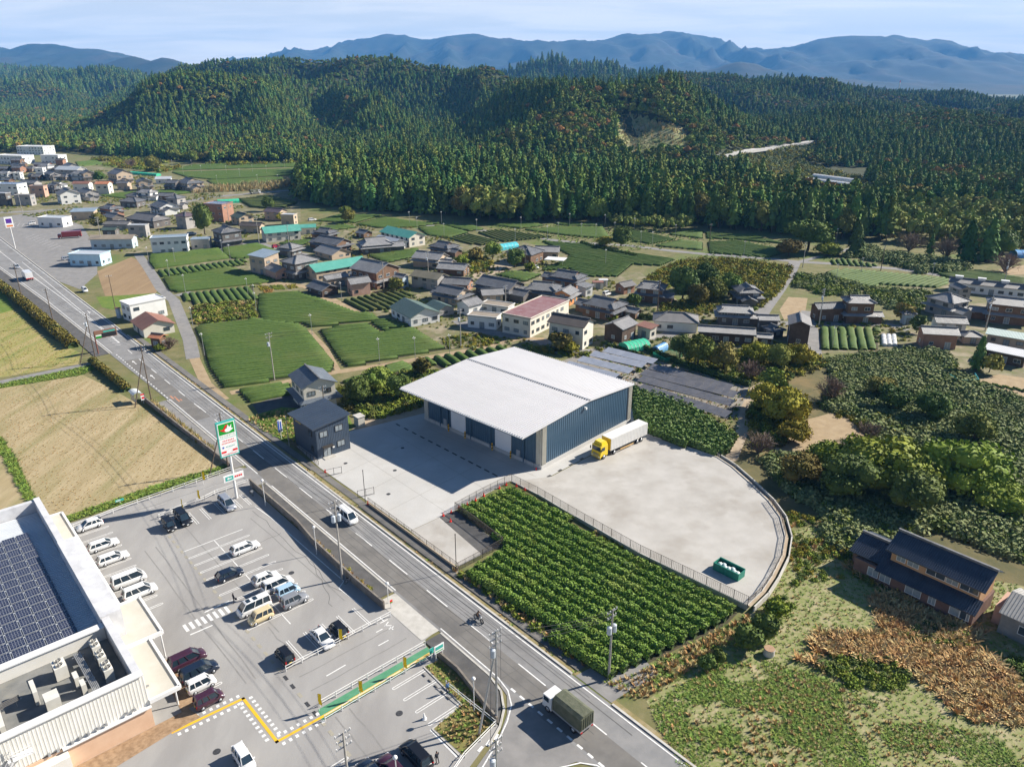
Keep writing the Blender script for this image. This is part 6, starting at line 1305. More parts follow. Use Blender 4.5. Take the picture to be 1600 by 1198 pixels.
def row_geo(a, b, wd, h, step, seed):
 """trimmed hedge from a to b (world), rounded ends"""
 r_ = np.random.default_rng(seed); d = (b - a); L = d.length; d.normalize(); q = Vector((-d.y, d.x, 0)); n = max(2, int(L / step))
 V = []; F = []; ts = [0, .25 / L if L > 2 else .05] + [k / n for k in range(1, n)] + [1 - .25 / max(L, 1), 1]; ts = sorted(t for t in ts if 0 <= t <= 1); m = len(PROF)
 for i, t in enumerate(ts):
  c = a + d * (L * t); e = .72 if i in (0, len(ts) - 1) else 1; hh = h * (e + .05 * r_.normal()); wob = .06 * r_.normal()
  for (x, z) in PROF: p = c + q * (x * wd * (e * .1 + .9) + wob); V.append((p.x, p.y, z * hh))
 for i in range(len(ts) - 1):
  for j in range(m - 1): F.append((i * m + j, (i + 1) * m + j, (i + 1) * m + j + 1, i * m + j + 1))
 k = (len(ts) - 1) * m
 V += [V[0], V[m - 1]]; 
 for s in (0, k):
  for j in range(0, 3): F.append((s + j, s + j + 1, s + m - 2 - j, s + m - 1 - j))
 return V, F
def tea_field(px, dirpx, label, pitch=1.8, fill=.86, h=.8, m=None, joined=None, step=3.0, group='tea fields', name='tea_field', floor=None):
 poly = wpoly(px); d = (W(*dirpx[1]) - W(*dirpx[0])).normalized(); rows, n = clip_rows(poly, d, pitch); m = m or M_TEA
 c = sum(poly, Vector()) / len(poly); far = c.y > 300 if joined is None else joined
 root = thing(name, label, 'tea field', (c.x, c.y, 0), 0, group)
 gm = sheet('field_soil', px, .02, floor or mat('tea_floor', (.055, .05, .03), (.08, .07, .04), s=1, rough=.95), kind=None, parent=root); gm.location = (-c.x, -c.y, 0)
 allp = []
 for i, (k, t0, t1) in enumerate(rows):
  a = n * k + d * (t0 + .3) - c; b = n * k + d * (t1 - .3) - c; a.z = b.z = .02
  if (b - a).length < 1: continue
  V, F = row_geo(a, b, pitch * fill, h, step, i)
  if far: allp.append((np.array(V), np.array(F)))
  else: link('tea_row', np_mesh('tea_row', np.array(V), np.array(F), m, smooth=True), root)
 if far and allp:
  V, F = merge(allp); o = link('tea_row', np_mesh('tea_row', V, F, m, smooth=True), root); o['kind'] = 'stuff'
 return root
RR = ((410, 500), (580, 488))
for a in (
 ([(232, 410), (240, 421), (360, 404), (343, 389), (234, 398)], ((240, 421), (360, 404)), 'smooth tea field directly below the white office building'),
 ([(346, 389), (403, 381), (440, 395), (388, 404), (363, 405), (349, 398)], ((363, 405), (440, 394)), 'small tea field between black-tiled house and brown house'),
 ([(247, 424), (380, 406), (386, 414), (254, 434)], ((256, 420), (266, 431)), 'strip of short diagonal tea rows beside the curving lane', 2.3, .84),
 ([(254, 436), (360, 418), (431, 438), (429, 441), (275, 457), (264, 454)], ((264, 454), (431, 436)), 'smooth tea field in front of the pink-walled shed'),
 ([(283, 461), (395, 448), (402, 469), (302, 478)], ((300, 458), (312, 478)), 'second strip of short diagonal tea rows above the weed patch', 2.3, .84),
 ([(303, 512), (400, 499), (468, 507), (480, 515), (524, 568), (521, 579), (372, 604), (348, 606), (326, 575), (318, 545)], ((330, 583), (520, 560)), 'large tea field with a pole standing in it, nearest the main road'),
 ([(403, 461), (465, 456), (510, 471), (558, 489), (583, 491), (594, 500), (496, 511), (482, 511), (470, 505), (411, 506), (402, 487)], RR, 'wide tea field below the flower plot and open dark barn'),
 ([(498, 516), (574, 506), (595, 520), (647, 513), (698, 545), (560, 571), (542, 574), (527, 560)], ((530, 560), (690, 542)), 'large tea field between white workshop and dirt track'),
 ([(577, 504), (600, 499), (612, 501), (644, 510), (597, 517)], ((580, 510), (640, 508)), 'little tea field at the corner of the white workshop'),
 ([(534, 471), (615, 455), (652, 460), (612, 484), (568, 488)], ((534, 471), (568, 488)), 'widely spaced dark-shadowed tea rows below the pinkish shed', 2.6, .62, .95, M_TEA2, False),
 ([(529, 597), (632, 566), (651, 577), (600, 587), (552, 603)], ((527, 596), (632, 566)), 'narrow tea field between dirt track and bramble thicket'),
 ([(656, 563), (788, 541), (800, 548), (690, 577)], ((654, 561), (677, 579)), 'row of short separate tea hedges behind the warehouse roof', 3.1, .62, 1.0, M_TEA, False),
 ([(372, 612), (454, 598), (457, 617), (388, 629)], ((375, 620), (455, 605)), 'narrow tea strip behind the lone cream house'),
 ([(652, 357), (692, 353), (733, 364), (701, 373), (667, 368)], RR, 'tea field right of the teal-roofed hall'),
 ([(702, 374), (736, 366), (779, 379), (750, 385)], ((710, 371), (760, 384)), 'pale-lined tea field above the sandy yard', 2.4, .7, .9, M_TEA2),
 ([(748, 364), (778, 360), (865, 371), (787, 379)], ((752, 363), (795, 378)), 'pale-lined tea field left of the turquoise frame', 2.4, .7, .9, M_TEA2),
 ([(690, 352), (735, 352), (758, 359), (732, 362)], RR, 'thin tea field in front of the bamboo clump'),
 ([(767, 352), (833, 348), (850, 353), (812, 358)], RR, 'tea field at the edge of the cedar wood shadow'),
 ([(819, 360), (875, 355), (943, 356), (953, 372), (922, 372), (880, 368)], RR, 'long tea field beyond the curving lane'),
 ([(847, 378), (915, 383), (990, 397), (1056, 406), (1033, 416), (988, 414), (965, 433), (912, 433), (890, 421), (842, 424), (880, 407), (890, 400), (868, 388)], ((850, 382), (1040, 412)), 'broad tea field right of the hip-roofed farmhouse'),
 ([(775, 430), (801, 424), (847, 430), (818, 442)], RR, 'small tea field behind the long kawara house', 1.8, .86, .8, M_TEA, True),
 ([(574, 400), (654, 389), (658, 400), (604, 412)], RR, 'small tea field between teal-roofed hall and boarded-gable house'),
 ([(1022, 385), (1063, 376), (1098, 380), (1098, 392)], ((1030, 384), (1095, 380)), 'tea field left of the pole pair by the lane'),
 ([(962, 358), (978, 357), (1055, 375), (1018, 382), (990, 378)], ((975, 362), (1045, 378)), 'tea field below the pale reed bank'),
 ([(1044, 367), (1082, 360), (1098, 362), (1098, 374)], ((1050, 367), (1098, 364)), 'tea field at the right foot of the reed bank'),
 ([(1105, 379), (1150, 377), (1233, 393), (1203, 403), (1108, 396)], ((1110, 380), (1215, 398)), 'tea field along the lane left of the round shrubs'),
 ([(1300, 408), (1318, 405), (1373, 415), (1362, 418), (1300, 414)], ((1305, 407), (1310, 416)), 'tea strip with dark notches above the right lane', 2.2, .7),
 ([(1290, 426), (1318, 421), (1482, 436), (1478, 445), (1460, 450), (1375, 445), (1362, 450), (1312, 442)], ((1300, 440), (1350, 425)), 'long tea field behind the kudzu plot at right'),
 ([(1463, 429), (1525, 423), (1610, 438), (1610, 448), (1482, 435)], ((1470, 430), (1600, 442)), 'tea field behind the long ventilated shed'),
 ([(1281, 513), (1370, 514), (1372, 547), (1284, 547)], ((1300, 513), (1303, 547)), 'plump short tea rows in a square plot at right', 2.45, .88, .9, M_TEA, False),
 ([(322, 283), (442, 277), (446, 285), (335, 290)], ((330, 287), (440, 281)), 'far tea field just above the pale dry strip'),
 ([(268, 270), (466, 264), (466, 274), (330, 281), (290, 277)], ((290, 275), (460, 268)), 'far tea field dotted with fan poles'),
 ([(300, 258), (462, 254), (466, 261), (270, 267)], ((290, 263), (460, 257)), 'farthest tea field below the hill foot'),
 ([(153, 306), (200, 301), (275, 297), (300, 302), (205, 312)], ((160, 307), (290, 299)), 'tea strip above the upper road'),
 ([(435, 381), (489, 373), (492, 380), (452, 387)], RR, 'little tea plot right of the red car'),
 ([(118, 254), (150, 251), (162, 257), (122, 261)], ((120, 258), (155, 254)), 'distant tea patch right of the white factory'),
 ([(372, 313), (420, 307), (465, 318), (440, 327), (392, 325)], ((375, 318), (450, 320)), 'dark unclipped tea behind the brick block', 2.2, .9, 1.3, M_TEA2),
 ([(556, 351), (600, 340), (640, 346), (688, 350), (650, 355), (590, 357)], RR, 'shaded tea field behind the teal-roofed hall'),
 ([(492, 346), (530, 336), (598, 337), (555, 349)], RR, 'shaded tea field along the foot of the cedar wood'),
 ([(1102, 364), (1178, 369), (1228, 382), (1150, 375), (1104, 373)], ((1105, 366), (1215, 378)), 'narrow tea field at the wood edge left of the domed tree'),
 ([(862, 349), (938, 351), (944, 354), (880, 353)], RR, 'sliver of tea field beside the pale reed bank'),
 ([(480, 357), (540, 352), (560, 356), (510, 362)], RR, 'tea strip beside the white car and tan house'),
): tea_field(*a)

def leafy_row(a, b, wd, h, dens, leaf, m, seed, root):
 V, F = row_geo(a, b, wd * .8, h * .86, 1.5, seed); r_ = np.random.default_rng(seed + 100); L = (b - a).length; d = (b - a).normalized(); q = Vector((-d.y, d.x, 0)); n = int(L * dens)
 t = r_.random(n) * L; th = (r_.random(n) - .5) * 2.5
 bump_ = 1 + .10 * np.sin(t * 2.3 + seed) + .08 * np.sin(t * 5.1 + seed * 2)
 yy = np.sin(th) * wd * .52 * bump_ * (.9 + .2 * r_.random(n)); zz_ = (np.cos(th) ** .7) * h * bump_ * (.9 + .2 * r_.random(n))
 zz_ = np.nan_to_num(np.abs(np.cos(th)) ** .7) * h * bump_ * (.88 + .24 * r_.random(n))
 C = np.array(a)[None] + t[:, None] * np.array(d)[None] + yy[:, None] * np.array(q)[None]; C[:, 2] = zz_ + .02
 nr = np.sin(th)[:, None] * np.array(q)[None] + np.cos(th)[:, None] * np.array([0, 0, 1.])[None] + r_.normal(size=(n, 3)) * .55
 V2, F2 = quads_at(C, nr, leaf * (.6 + .8 * r_.random(n)), .75)
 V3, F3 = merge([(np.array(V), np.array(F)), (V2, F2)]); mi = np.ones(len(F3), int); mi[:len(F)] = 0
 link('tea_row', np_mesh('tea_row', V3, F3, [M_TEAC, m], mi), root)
def leafy_field(px, dirpx, label, pitch, h, dens, leaf, m, wf=1.0):
 poly = wpoly(px); d = (W(*dirpx[1]) - W(*dirpx[0])).normalized(); rows, n = clip_rows(poly, d, pitch); c = sum(poly, Vector()) / len(poly)
 root = thing('tea_plot', label, 'tea field', (c.x, c.y, 0)); s = sheet('field_soil', px, .02, MATS['tea_floor'], kind=None, parent=root); s.location = (-c.x, -c.y, 0)
 for i, (k, t0, t1) in enumerate(rows):
  a = n * k + d * (t0 + .4) - c; b = n * k + d * (t1 - .4) - c; a.z = b.z = .02
  leafy_row(a, b, pitch * wf, h, dens, leaf, m, i + len(px) * 31, root)
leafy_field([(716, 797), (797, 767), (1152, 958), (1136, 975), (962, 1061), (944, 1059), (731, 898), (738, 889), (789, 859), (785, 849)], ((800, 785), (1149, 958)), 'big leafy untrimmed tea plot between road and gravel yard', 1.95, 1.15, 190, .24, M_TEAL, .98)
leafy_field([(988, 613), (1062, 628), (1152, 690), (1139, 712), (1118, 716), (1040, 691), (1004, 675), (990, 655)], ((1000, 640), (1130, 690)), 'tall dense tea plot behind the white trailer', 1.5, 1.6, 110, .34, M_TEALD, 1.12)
# ---------------------------------------------------------------- vegetation on the plain
CL_G = [clump_mesh('grey_clump_%d' % i, M_LEAFG if i != 1 else M_LEAFD, .9, .9, 90, .21, 200 + i) for i in range(3)]
CL_L = [clump_mesh('leaf_clump_%d' % i, M_LEAF if i != 1 else M_LEAFD, .8, .7, 80, .20, 210 + i) for i in range(3)]
CL_Y = [clump_mesh('yellow_clump_%d' % i, M_YELLOW if i != 1 else M_OLIVE, .8, .9, 80, .20, 220 + i) for i in range(3)]
TF_D = [tuft_mesh('dry_tuft_%d' % i, M_DRY if i != 1 else M_DRYR, .5, .55, 16, .06, 230 + i) for i in range(3)]
TF_G = [tuft_mesh('green_tuft_%d' % i, M_GRASS, .45, .32, 16, .06, 240 + i, .9) for i in range(3)]
TF_P = [tuft_mesh('plume_tuft_%d' % i, M_PALE if i else M_DRY, .7, 1.5, 18, .06, 250 + i) for i in range(3)]
TF_R = [tuft_mesh('russet_tuft_%d' % i, M_DRYR if i else M_DRY, .6, .5, 18, .07, 260 + i, .9) for i in range(3)]
BMB = [crown_mesh('bamboo_%d' % i, M_BAMBOO, 1.6, 2.4, 4.6, 5, 90, .8, .7, .5, 1.0, 270 + i) for i in range(3)]
def zone(name, label, px, sp, variants, scl, z=0.0, excl=(), thin=None, p=None, cat='vegetation', terrain=False, squash=None):
 poly = px if isinstance(px[0], Vector) else wpoly(px)
 P = fill_points(poly, sp)
 for e in excl: P = P[~in_poly(P, e if isinstance(e[0], Vector) else wpoly(e))]
 if thin: P = P[value_noise(P[:, 0] + 900, P[:, 1] + 900, thin[0], thin[2] if len(thin) > 2 else 9) > thin[1]]
 n = len(P); Z = terrain_z(P[:, 0], P[:, 1]) if terrain else np.full(n, z)
 vi = rng.choice(len(variants), n, p=p) if p is not None else None
 big = .75 + .5 * value_noise(P[:, 0] + 500, P[:, 1] + 500, 5.0, 12)
 return scatter(name, np.column_stack([P, Z]), (scl[0] + (scl[1] - scl[0]) * rng.random(n)) * big, variants, vi, label=label, cat=cat)
THICK = [(1292, 562), (1420, 547), (1478, 552), (1500, 585), (1560, 612), (1800, 690), (1850, 960), (1560, 868), (1500, 840), (1445, 828), (1390, 858), (1340, 850), (1290, 805), (1240, 775), (1205, 745), (1190, 720), (1215, 712), (1290, 712), (1365, 700), (1340, 655), (1285, 640), (1300, 600)]
sheet('scrub_ground', [(1150, 600), (1290, 560), (1480, 550), (1850, 680), (1850, 960), (1360, 870), (1230, 800), (1140, 720), (1165, 640)], .014, M_SCRUB)
sheet('dry_clearing', [(1210, 700), (1262, 655), (1300, 645), (1335, 655), (1362, 690), (1340, 712), (1270, 722), (1225, 722)], .024, M_DIRT)
zone('thicket', 'grey-green kudzu thicket filling the waste ground at right', THICK, .95, CL_G + CL_L, (1.0, 1.9), p=[.3, .17, .3, .08, .1, .05])
zone('thicket', 'yellowing brush round the dry clearing', [(1168, 640), (1205, 600), (1240, 610), (1262, 640), (1258, 668), (1215, 700), (1180, 700)], 1.1, CL_Y + CL_L, (1.0, 1.7))
zone('thicket', 'golden brush on the far side of the dry clearing', [(1300, 648), (1350, 640), (1420, 660), (1460, 665), (1450, 680), (1385, 688), (1350, 672)], 1.2, CL_Y, (.9, 1.5))
zone('thicket', 'green and golden scrub between gatehouse and solar racks', [(1066, 545), (1100, 548), (1190, 552), (1285, 556), (1290, 572), (1230, 600), (1165, 592), (1115, 585), (1075, 565)], 1.5, CL_L + CL_Y, (1.0, 1.7))
# rough meadow in the right foreground
MEAD = [(1010, 1095), (1160, 975), (1175, 950), (1235, 870), (1235, 830), (1300, 815), (1360, 865), (1850, 970), (1850, 1340), (1130, 1340)]
sheet('meadow', MEAD, .012, M_MEADOW)
lowg = [(1015, 1105), (1120, 1035), (1200, 1030), (1290, 1060), (1400, 1120), (1850, 1200), (1850, 1330), (1130, 1330)]
zone('grass', 'short bright green grass on the open meadow', lowg, .4, TF_G, (.4, .8), thin=(3.2, .40), cat='grass')
zone('grass', 'thin mixed grass all over the meadow', MEAD, .62, TF_G + TF_D[:1], (.28, .6), cat='grass')
zone('grass', 'weeds on the open ground round the solar racks and path', [(930, 560), (1010, 540), (1075, 570), (1165, 600), (1150, 690), (1000, 615)], 1.2, TF_G + TF_D + CL_L[:1], (.5, .9), cat='grass')
zone('grass', 'sparse straw tufts on the open meadow', lowg, .9, TF_D, (.4, .8), thin=(4.0, .5, 15), cat='grass')
rus = [(1200, 935), (1250, 905), (1330, 880), (1480, 930), (1540, 990), (1800, 1060), (1800, 1150), (1480, 1130), (1400, 1110), (1290, 1050), (1215, 1015)]
zone('grass', 'orange dried grass sweeping across the meadow', rus, .62, TF_D + TF_R, (.9, 1.6), thin=(6, .36), cat='grass')
zone('thicket', 'bright green creeper patches among the orange grass', rus, .8, CL_L, (.55, 1.05), thin=(7, .56, 21))
up = [(1180, 950), (1235, 868), (1232, 800), (1290, 812), (1350, 862), (1440, 960), (1330, 900), (1240, 915)]
zone('thicket', 'weeds along the outer wall of the gravel yard', up, .8, CL_L + TF_D[:2] + CL_Y[:1], (.6, 1.1), thin=(5, .35))
zone('grass', 'tan grass strip along the lower edge of the tea plot', [(946, 1066), (962, 1066), (1150, 972), (1168, 962), (1185, 975), (1100, 1030), (1015, 1090), (985, 1095)], .55, TF_D + TF_G[:1], (.6, 1.1), cat='grass')
zone('thicket', 'dark scrub edge along the thicket by the meadow', [(1290, 805), (1340, 850), (1390, 858), (1370, 880), (1320, 870), (1280, 830)], .9, CL_L + CL_G, (1.0, 1.6))
# weeds along verge, wall tops, ditch
zone('grass', 'dry weeds along the verge below the tea plot', [RD(s, o) for s, o in ((56, 5.7), (84, 5.9), (84, 6.9), (56, 6.6))], .45, TF_D + TF_G[:1] + CL_L[:1], (.5, 1.0), cat='grass')
zone('grass', 'weeds in the narrow roadside gutter', [RD(s, o) for s, o in ((-98, 4.05), (84, 4.05), (84, 4.65), (-98, 4.65))], .7, TF_D + TF_G, (.25, .6), thin=(4, .5), cat='grass')
zone('grass', 'yellow weeds on the pavement edge above the car park wall', [RD(s, o) for s, o in ((13, -6.2), (54, -6.9), (54, -6.2), (13, -5.6))], .5, TF_D + CL_Y[:1], (.35, .75), z=.15, thin=(4, .48), cat='grass')
zone('grass', 'tall weeds beside the road above the tan paddy', [RD(s, o) for s, o in ((-42, -7.9), (-6, -6.7), (-6, -5.9), (-42, -6.9))], .5, TF_P[:2] + CL_Y[:1], (.4, .9), z=.15, cat='grass')
zone('grass', 'grass and weeds on the vacant lot by the office', [(385, 655), (440, 640), (500, 640), (530, 652), (548, 664), (470, 690), (440, 688), (410, 672)], .55, TF_G + TF_D[:1], (.6, 1.2), cat='grass')
sheet('grass_plot', [(385, 652), (440, 636), (500, 640), (545, 650), (552, 666), (470, 690), (440, 690), (405, 672)], .022, M_BANK)
sheet('dark_yard', [(395, 632), (456, 612), (470, 640), (440, 638), (405, 648)], .021, M_ROADD)  # patch of dark asphalt left of the lone cream house
zone('grass', 'bright grass along the paddy rail', [RD(s, o) for s, o in ((2.6, -38), (2.8, -6.2), (.4, -6.2), (-.5, -20), (.5, -38))], .5, TF_G, (.6, 1.1), cat='grass')
zone('grass', 'grass on the bank beside the farm lane', [(-60, 612), (0, 600), (140, 571), (148, 577), (128, 586), (0, 607), (-60, 618)], .6, TF_G, (.6, 1.1), cat='grass')
zone('grass', 'grass on the bank dividing the paddies', [(-12, 682), (2, 684), (24, 716), (50, 770), (58, 784), (42, 784), (22, 745), (0, 706), (-12, 690)], .45, TF_G, (.7, 1.3), cat='grass')
zone('grass', 'stubble tufts on the large tan paddy', [(0, 607), (128, 588), (170, 607), (233, 643), (345, 722), (300, 745), (190, 779), (110, 803), (72, 815), (0, 690)], .85, TF_D, (.18, .36), cat='grass')
zone('grass', 'stubble tufts on the yellow-green paddy', [(-60, 500), (0, 491), (22, 486), (62, 522), (124, 553), (120, 568), (0, 589), (-60, 598)], 1.0, TF_D + TF_G, (.22, .45), cat='grass')
zone('grass', 'grass on the corner plot by the side street', [RD(70.6, -9), RD(70.8, -7.2), RD(77, -7.5), RD(83, -8.5), RD(84, -13.8), RD(79.2, -14), RD(78.5, -9.6)], .45, TF_D + TF_G, (.3, .6), z=.05, cat='grass')
zone('thicket', 'weeds along the foot of the yard wall', [(800, 762), (900, 813), (1000, 870), (1160, 948), (1150, 955), (1000, 878), (900, 822), (800, 770)], .8, TF_D + CL_L, (.4, .9), thin=(4, .45))
# mid-distance rough plots
zone('thicket', 'bramble thicket behind the slate office', [(530, 607), (585, 593), (650, 583), (690, 580), (640, 602), (662, 634), (600, 652), (570, 652), (545, 640)], .9, CL_L + CL_Y[1:2], (1.1, 2.0))
zone('thicket', 'russet weed patch among the tea fields', [(303, 480), (397, 471), (401, 496), (306, 507)], 1.0, CL_L + TF_R[:2] + CL_Y[1:2], (1.1, 1.8))
zone('thicket', 'sunlit yellow-green weed field behind the dark trees', [(1000, 440), (1060, 407), (1130, 404), (1238, 418), (1222, 452), (1185, 486), (1150, 470), (1120, 440), (1070, 432), (1040, 452)], 1.7, CL_Y + CL_L[:1], (1.2, 1.9))
zone('thicket', 'low weeds right of the tree-hidden house', [(1030, 478), (1110, 462), (1140, 475), (1115, 490), (1040, 500)], 1.5, CL_Y + CL_L[:1], (1.0, 1.5))
zone('thicket', 'bright kudzu plot behind the porch-roofed farmhouse', [(1238, 448), (1245, 428), (1290, 432), (1380, 452), (1452, 456), (1455, 472), (1430, 492), (1378, 480), (1350, 462), (1290, 462)], 1.7, CL_L + CL_G[:1], (1.2, 2.0))
zone('thicket', 'grey shrubs beside the far right lane', [(1322, 402), (1345, 385), (1400, 398), (1512, 412), (1514, 424), (1440, 428), (1380, 410)], 2.2, CL_G, (1.8, 2.8))
zone('thicket', 'tall pale reeds along the edge of the right-hand wood', [(1385, 372), (1392, 345), (1470, 338), (1640, 350), (1640, 400), (1560, 392), (1450, 385)], 2.4, BMB + TF_P, (.9, 1.5))
zone('thicket', 'pale reed bank in front of the cedar wood', [(945, 352), (965, 345), (1040, 350), (1085, 356), (1080, 364), (1030, 362), (965, 358)], 2.2, BMB + CL_G[:1], (.6, .9))
zone('thicket', 'bamboo grove standing before the cedar wood', [(716, 340), (722, 332), (800, 334), (832, 343), (800, 350), (745, 349)], 2.6, BMB, (1.5, 2.1), cat='bamboo')
zone('thicket', 'olive scrub in the valley below the hill road', valley, 4.0, CL_Y + CL_G, (1.8, 3.2), excl=[[(1262, 286), (1270, 276), (1342, 284), (1335, 294)]], terrain=True)
cgx, cgy = np.meshgrid(np.arange(min(p.x for p in clearing), max(p.x for p in clearing), 5.), np.arange(min(p.y for p in clearing), max(p.y for p in clearing), 5.)); cI = np.arange(cgx.size).reshape(cgx.shape)
cF = np.stack([cI[:-1, :-1], cI[:-1, 1:], cI[1:, 1:], cI[1:, :-1]], -1).reshape(-1, 4); cV = np.stack([cgx.ravel(), cgy.ravel(), terrain_z(cgx, cgy).ravel() + .8], 1)
tag(link('hill_clearing', np_mesh('hill_clearing', cV, cF[in_poly(cV[cF].mean(1)[:, :2], clearing)], mat('clearing_grass', (.30, .30, .13), (.22, .25, .08), s=.12, rough=.95, c3=(.36, .30, .19), s3=.05), smooth=True)), kind='structure')
zone('thicket', 'pale scrub on the cleared hillside', clearing, 2.4, CL_G + TF_P + TF_G + TF_D, (1.4, 2.4), terrain=True)
zone('grass', 'dry grass strip below the far tea fields', [(420, 298), (470, 288), (470, 284), (410, 288), (300, 296), (300, 302)], 2.0, TF_P + TF_D, (1.4, 2.2), cat='grass')
zone('thicket', 'bushes dotted round the far tea fields', [(110, 250), (200, 246), (270, 254), (420, 250), (470, 256), (300, 262), (250, 270), (180, 262)], 4.5, CL_L + CL_Y, (2, 4), thin=(30, .45))
zone('thicket', 'garden greenery in the village centre', [(690, 395), (725, 398), (770, 405), (775, 425), (735, 428), (720, 410)], 2.2, CL_L + CL_Y, (1.0, 1.8))
zone('thicket', 'weeds and crops in the plot behind the warehouse', [(690, 530), (735, 520), (780, 528), (770, 540), (700, 545)], 1.3, CL_L + CL_Y + TF_G, (.6, 1.1))
zone('thicket', 'green hedge weeds behind the warehouse roof', [(815, 540), (905, 550), (930, 555), (895, 560), (830, 548)], 1.5, CL_L + CL_Y, (.9, 1.6))
zone('grass', 'mixed grass on the plain between fields', [(380, 440), (480, 350), (700, 345), (1000, 350), (1380, 400), (1400, 460), (1240, 420), (1040, 400), (800, 372), (700, 350), (560, 352)], 2.6, TF_G, (1.0, 1.7), thin=(20, .4), cat='grass')
for lab_, px_ in (('low garden plants between the houses of the village centre', [(380, 440), (470, 352), (600, 350), (780, 372), (930, 430), (1060, 470), (1180, 500), (1420, 500), (1430, 550), (1180, 556), (940, 555), (700, 545), (560, 470)]), ('low garden plants between the far left houses', [(-40, 262), (215, 268), (330, 300), (470, 345), (330, 388), (190, 395), (150, 355), (-40, 325)])):
 zone('garden_plants', lab_, px_, 2.3, CL_L + CL_Y + CL_G, (.45, 1.1), thin=(11, .52, 33))
# flower and vegetable plot below the pink shed
for k, (mcol, px) in enumerate(((M_YELLOW, [(402, 448), (418, 446), (422, 452), (408, 455)]), (M_AUTUMN, [(412, 455), (428, 452), (428, 458), (412, 461)]), (M_LEAF, [(422, 447), (440, 445), (446, 452), (428, 453)]), (M_YELLOW, [(446, 446), (462, 444), (465, 450), (452, 452)]))):
 zone('crop_bed', ['yellow', 'orange', 'leaf green', 'golden'][k] + ' bed of the flower plot below the pink shed', px, .7, [clump_mesh('bed_%d' % k, mcol, .5, .45, 20, .2, 300 + k)], (.8, 1.2), cat='crop')

# ---- individual trees and shrubs
def limb_mesh(name, h, r, n=5, seed=0):
 r_ = np.random.default_rng(seed); mb = MB(); mb.tube([(0, 0, 0), (.05 * h * r_.normal(), .05 * h * r_.normal(), h * .45), (0, 0, h * .75)], [r, r * .7, r * .35], 7)
 for k in range(n): a = 6.283 * k / n + r_.random(); mb.tube([(0, 0, h * (.3 + .08 * k)), (math.cos(a) * h * .28, math.sin(a) * h * .28, h * (.55 + .07 * k))], [r * .4, r * .15], 5, cap=False)
 return mb.mesh(name, M_BARK)
TREES = {}
def kind_mesh(kind, hi=False):
 key = (kind, hi)
 if key in TREES: return TREES[key]
 def crown_mesh(nm, m, a, b, c, lo, n, lf, *r): return globals()['crown_mesh'](nm, m, a, b, c, lo + (6 if hi else 0), n * (4 if hi else 1), lf * (.45 if hi else 1), *r)
 mk = {'broad': lambda: [(crown_mesh('crown', M_BROAD, 1., 1., 1.15, 9, 620, .24, .7, .62, .9, 400 + i), limb_mesh('trunk', 1.3, .07, 5, i)) for i in range(3)],
          'dark': lambda: [(crown_mesh('crown', M_LEAFD, 1., 1.1, 1.2, 9, 620, .24, .75, .58, .95, 420 + i), limb_mesh('trunk', 1.3, .07, 5, i)) for i in range(3)],
          'olive': lambda: [(crown_mesh('crown', M_OLIVE, 1., 1., 1.1, 9, 600, .24, .7, .62, .9, 430 + i), limb_mesh('trunk', 1.3, .06, 5, i)) for i in range(2)],
          'yellow': lambda: [(crown_mesh('crown', M_YELLOW, 1., .8, .75, 9, 600, .22, .7, .65, .85, 440 + i), limb_mesh('trunk', .9, .05, 5, i)) for i in range(2)],
          'bush': lambda: [(crown_mesh('crown', M_LEAF, 1., .75, .62, 10, 700, .20, .72, .68, .85, 450 + i), limb_mesh('trunk', .8, .05, 6, i)) for i in range(3)],
          'round': lambda: [(crown_mesh('crown', M_LEAFD, 1., .85, .85, 7, 700, .17, .85, .35, .95, 460 + i), limb_mesh('trunk', .7, .06, 4, i)) for i in range(2)],
          'conifer': lambda: [(conifer_mesh('crown', M_CONIFER, 2.0, .5, 420, .17, .06, 470 + i, .8, False), limb_mesh('trunk', 2.0, .04, 0, i)) for i in range(2)],
          'bare': lambda: [(twig_mesh('crown', M_TWIG, 1.6, 1.2, 30, 480 + i), limb_mesh('trunk', .9, .05, 3, i)) for i in range(2)]}[kind]
 TREES[key] = mk(); return TREES[key]
tn = [0]
def tree(px, r, kind, label, squash=1.0, name=None, group=None, base=None):
 tn[0] += 1; v = kind_mesh(kind, r > 2.9); cm, tm = v[tn[0] % len(v)]; p = base if base is not None else W(*px)
 name = name or ('bush' if kind in ('bush', 'round', 'yellow') else 'bare_shrub' if kind == 'bare' else 'fir_tree' if kind == 'conifer' else 'broadleaf_tree')
 o = thing(name, label, 'shrub' if kind in ('bush', 'round', 'yellow', 'bare') else 'tree', (p.x, p.y, 0), random.random() * 6.28, group); o.scale = (r, r, r * squash)
 link('crown', cm, o); link('trunk', tm, o); return o
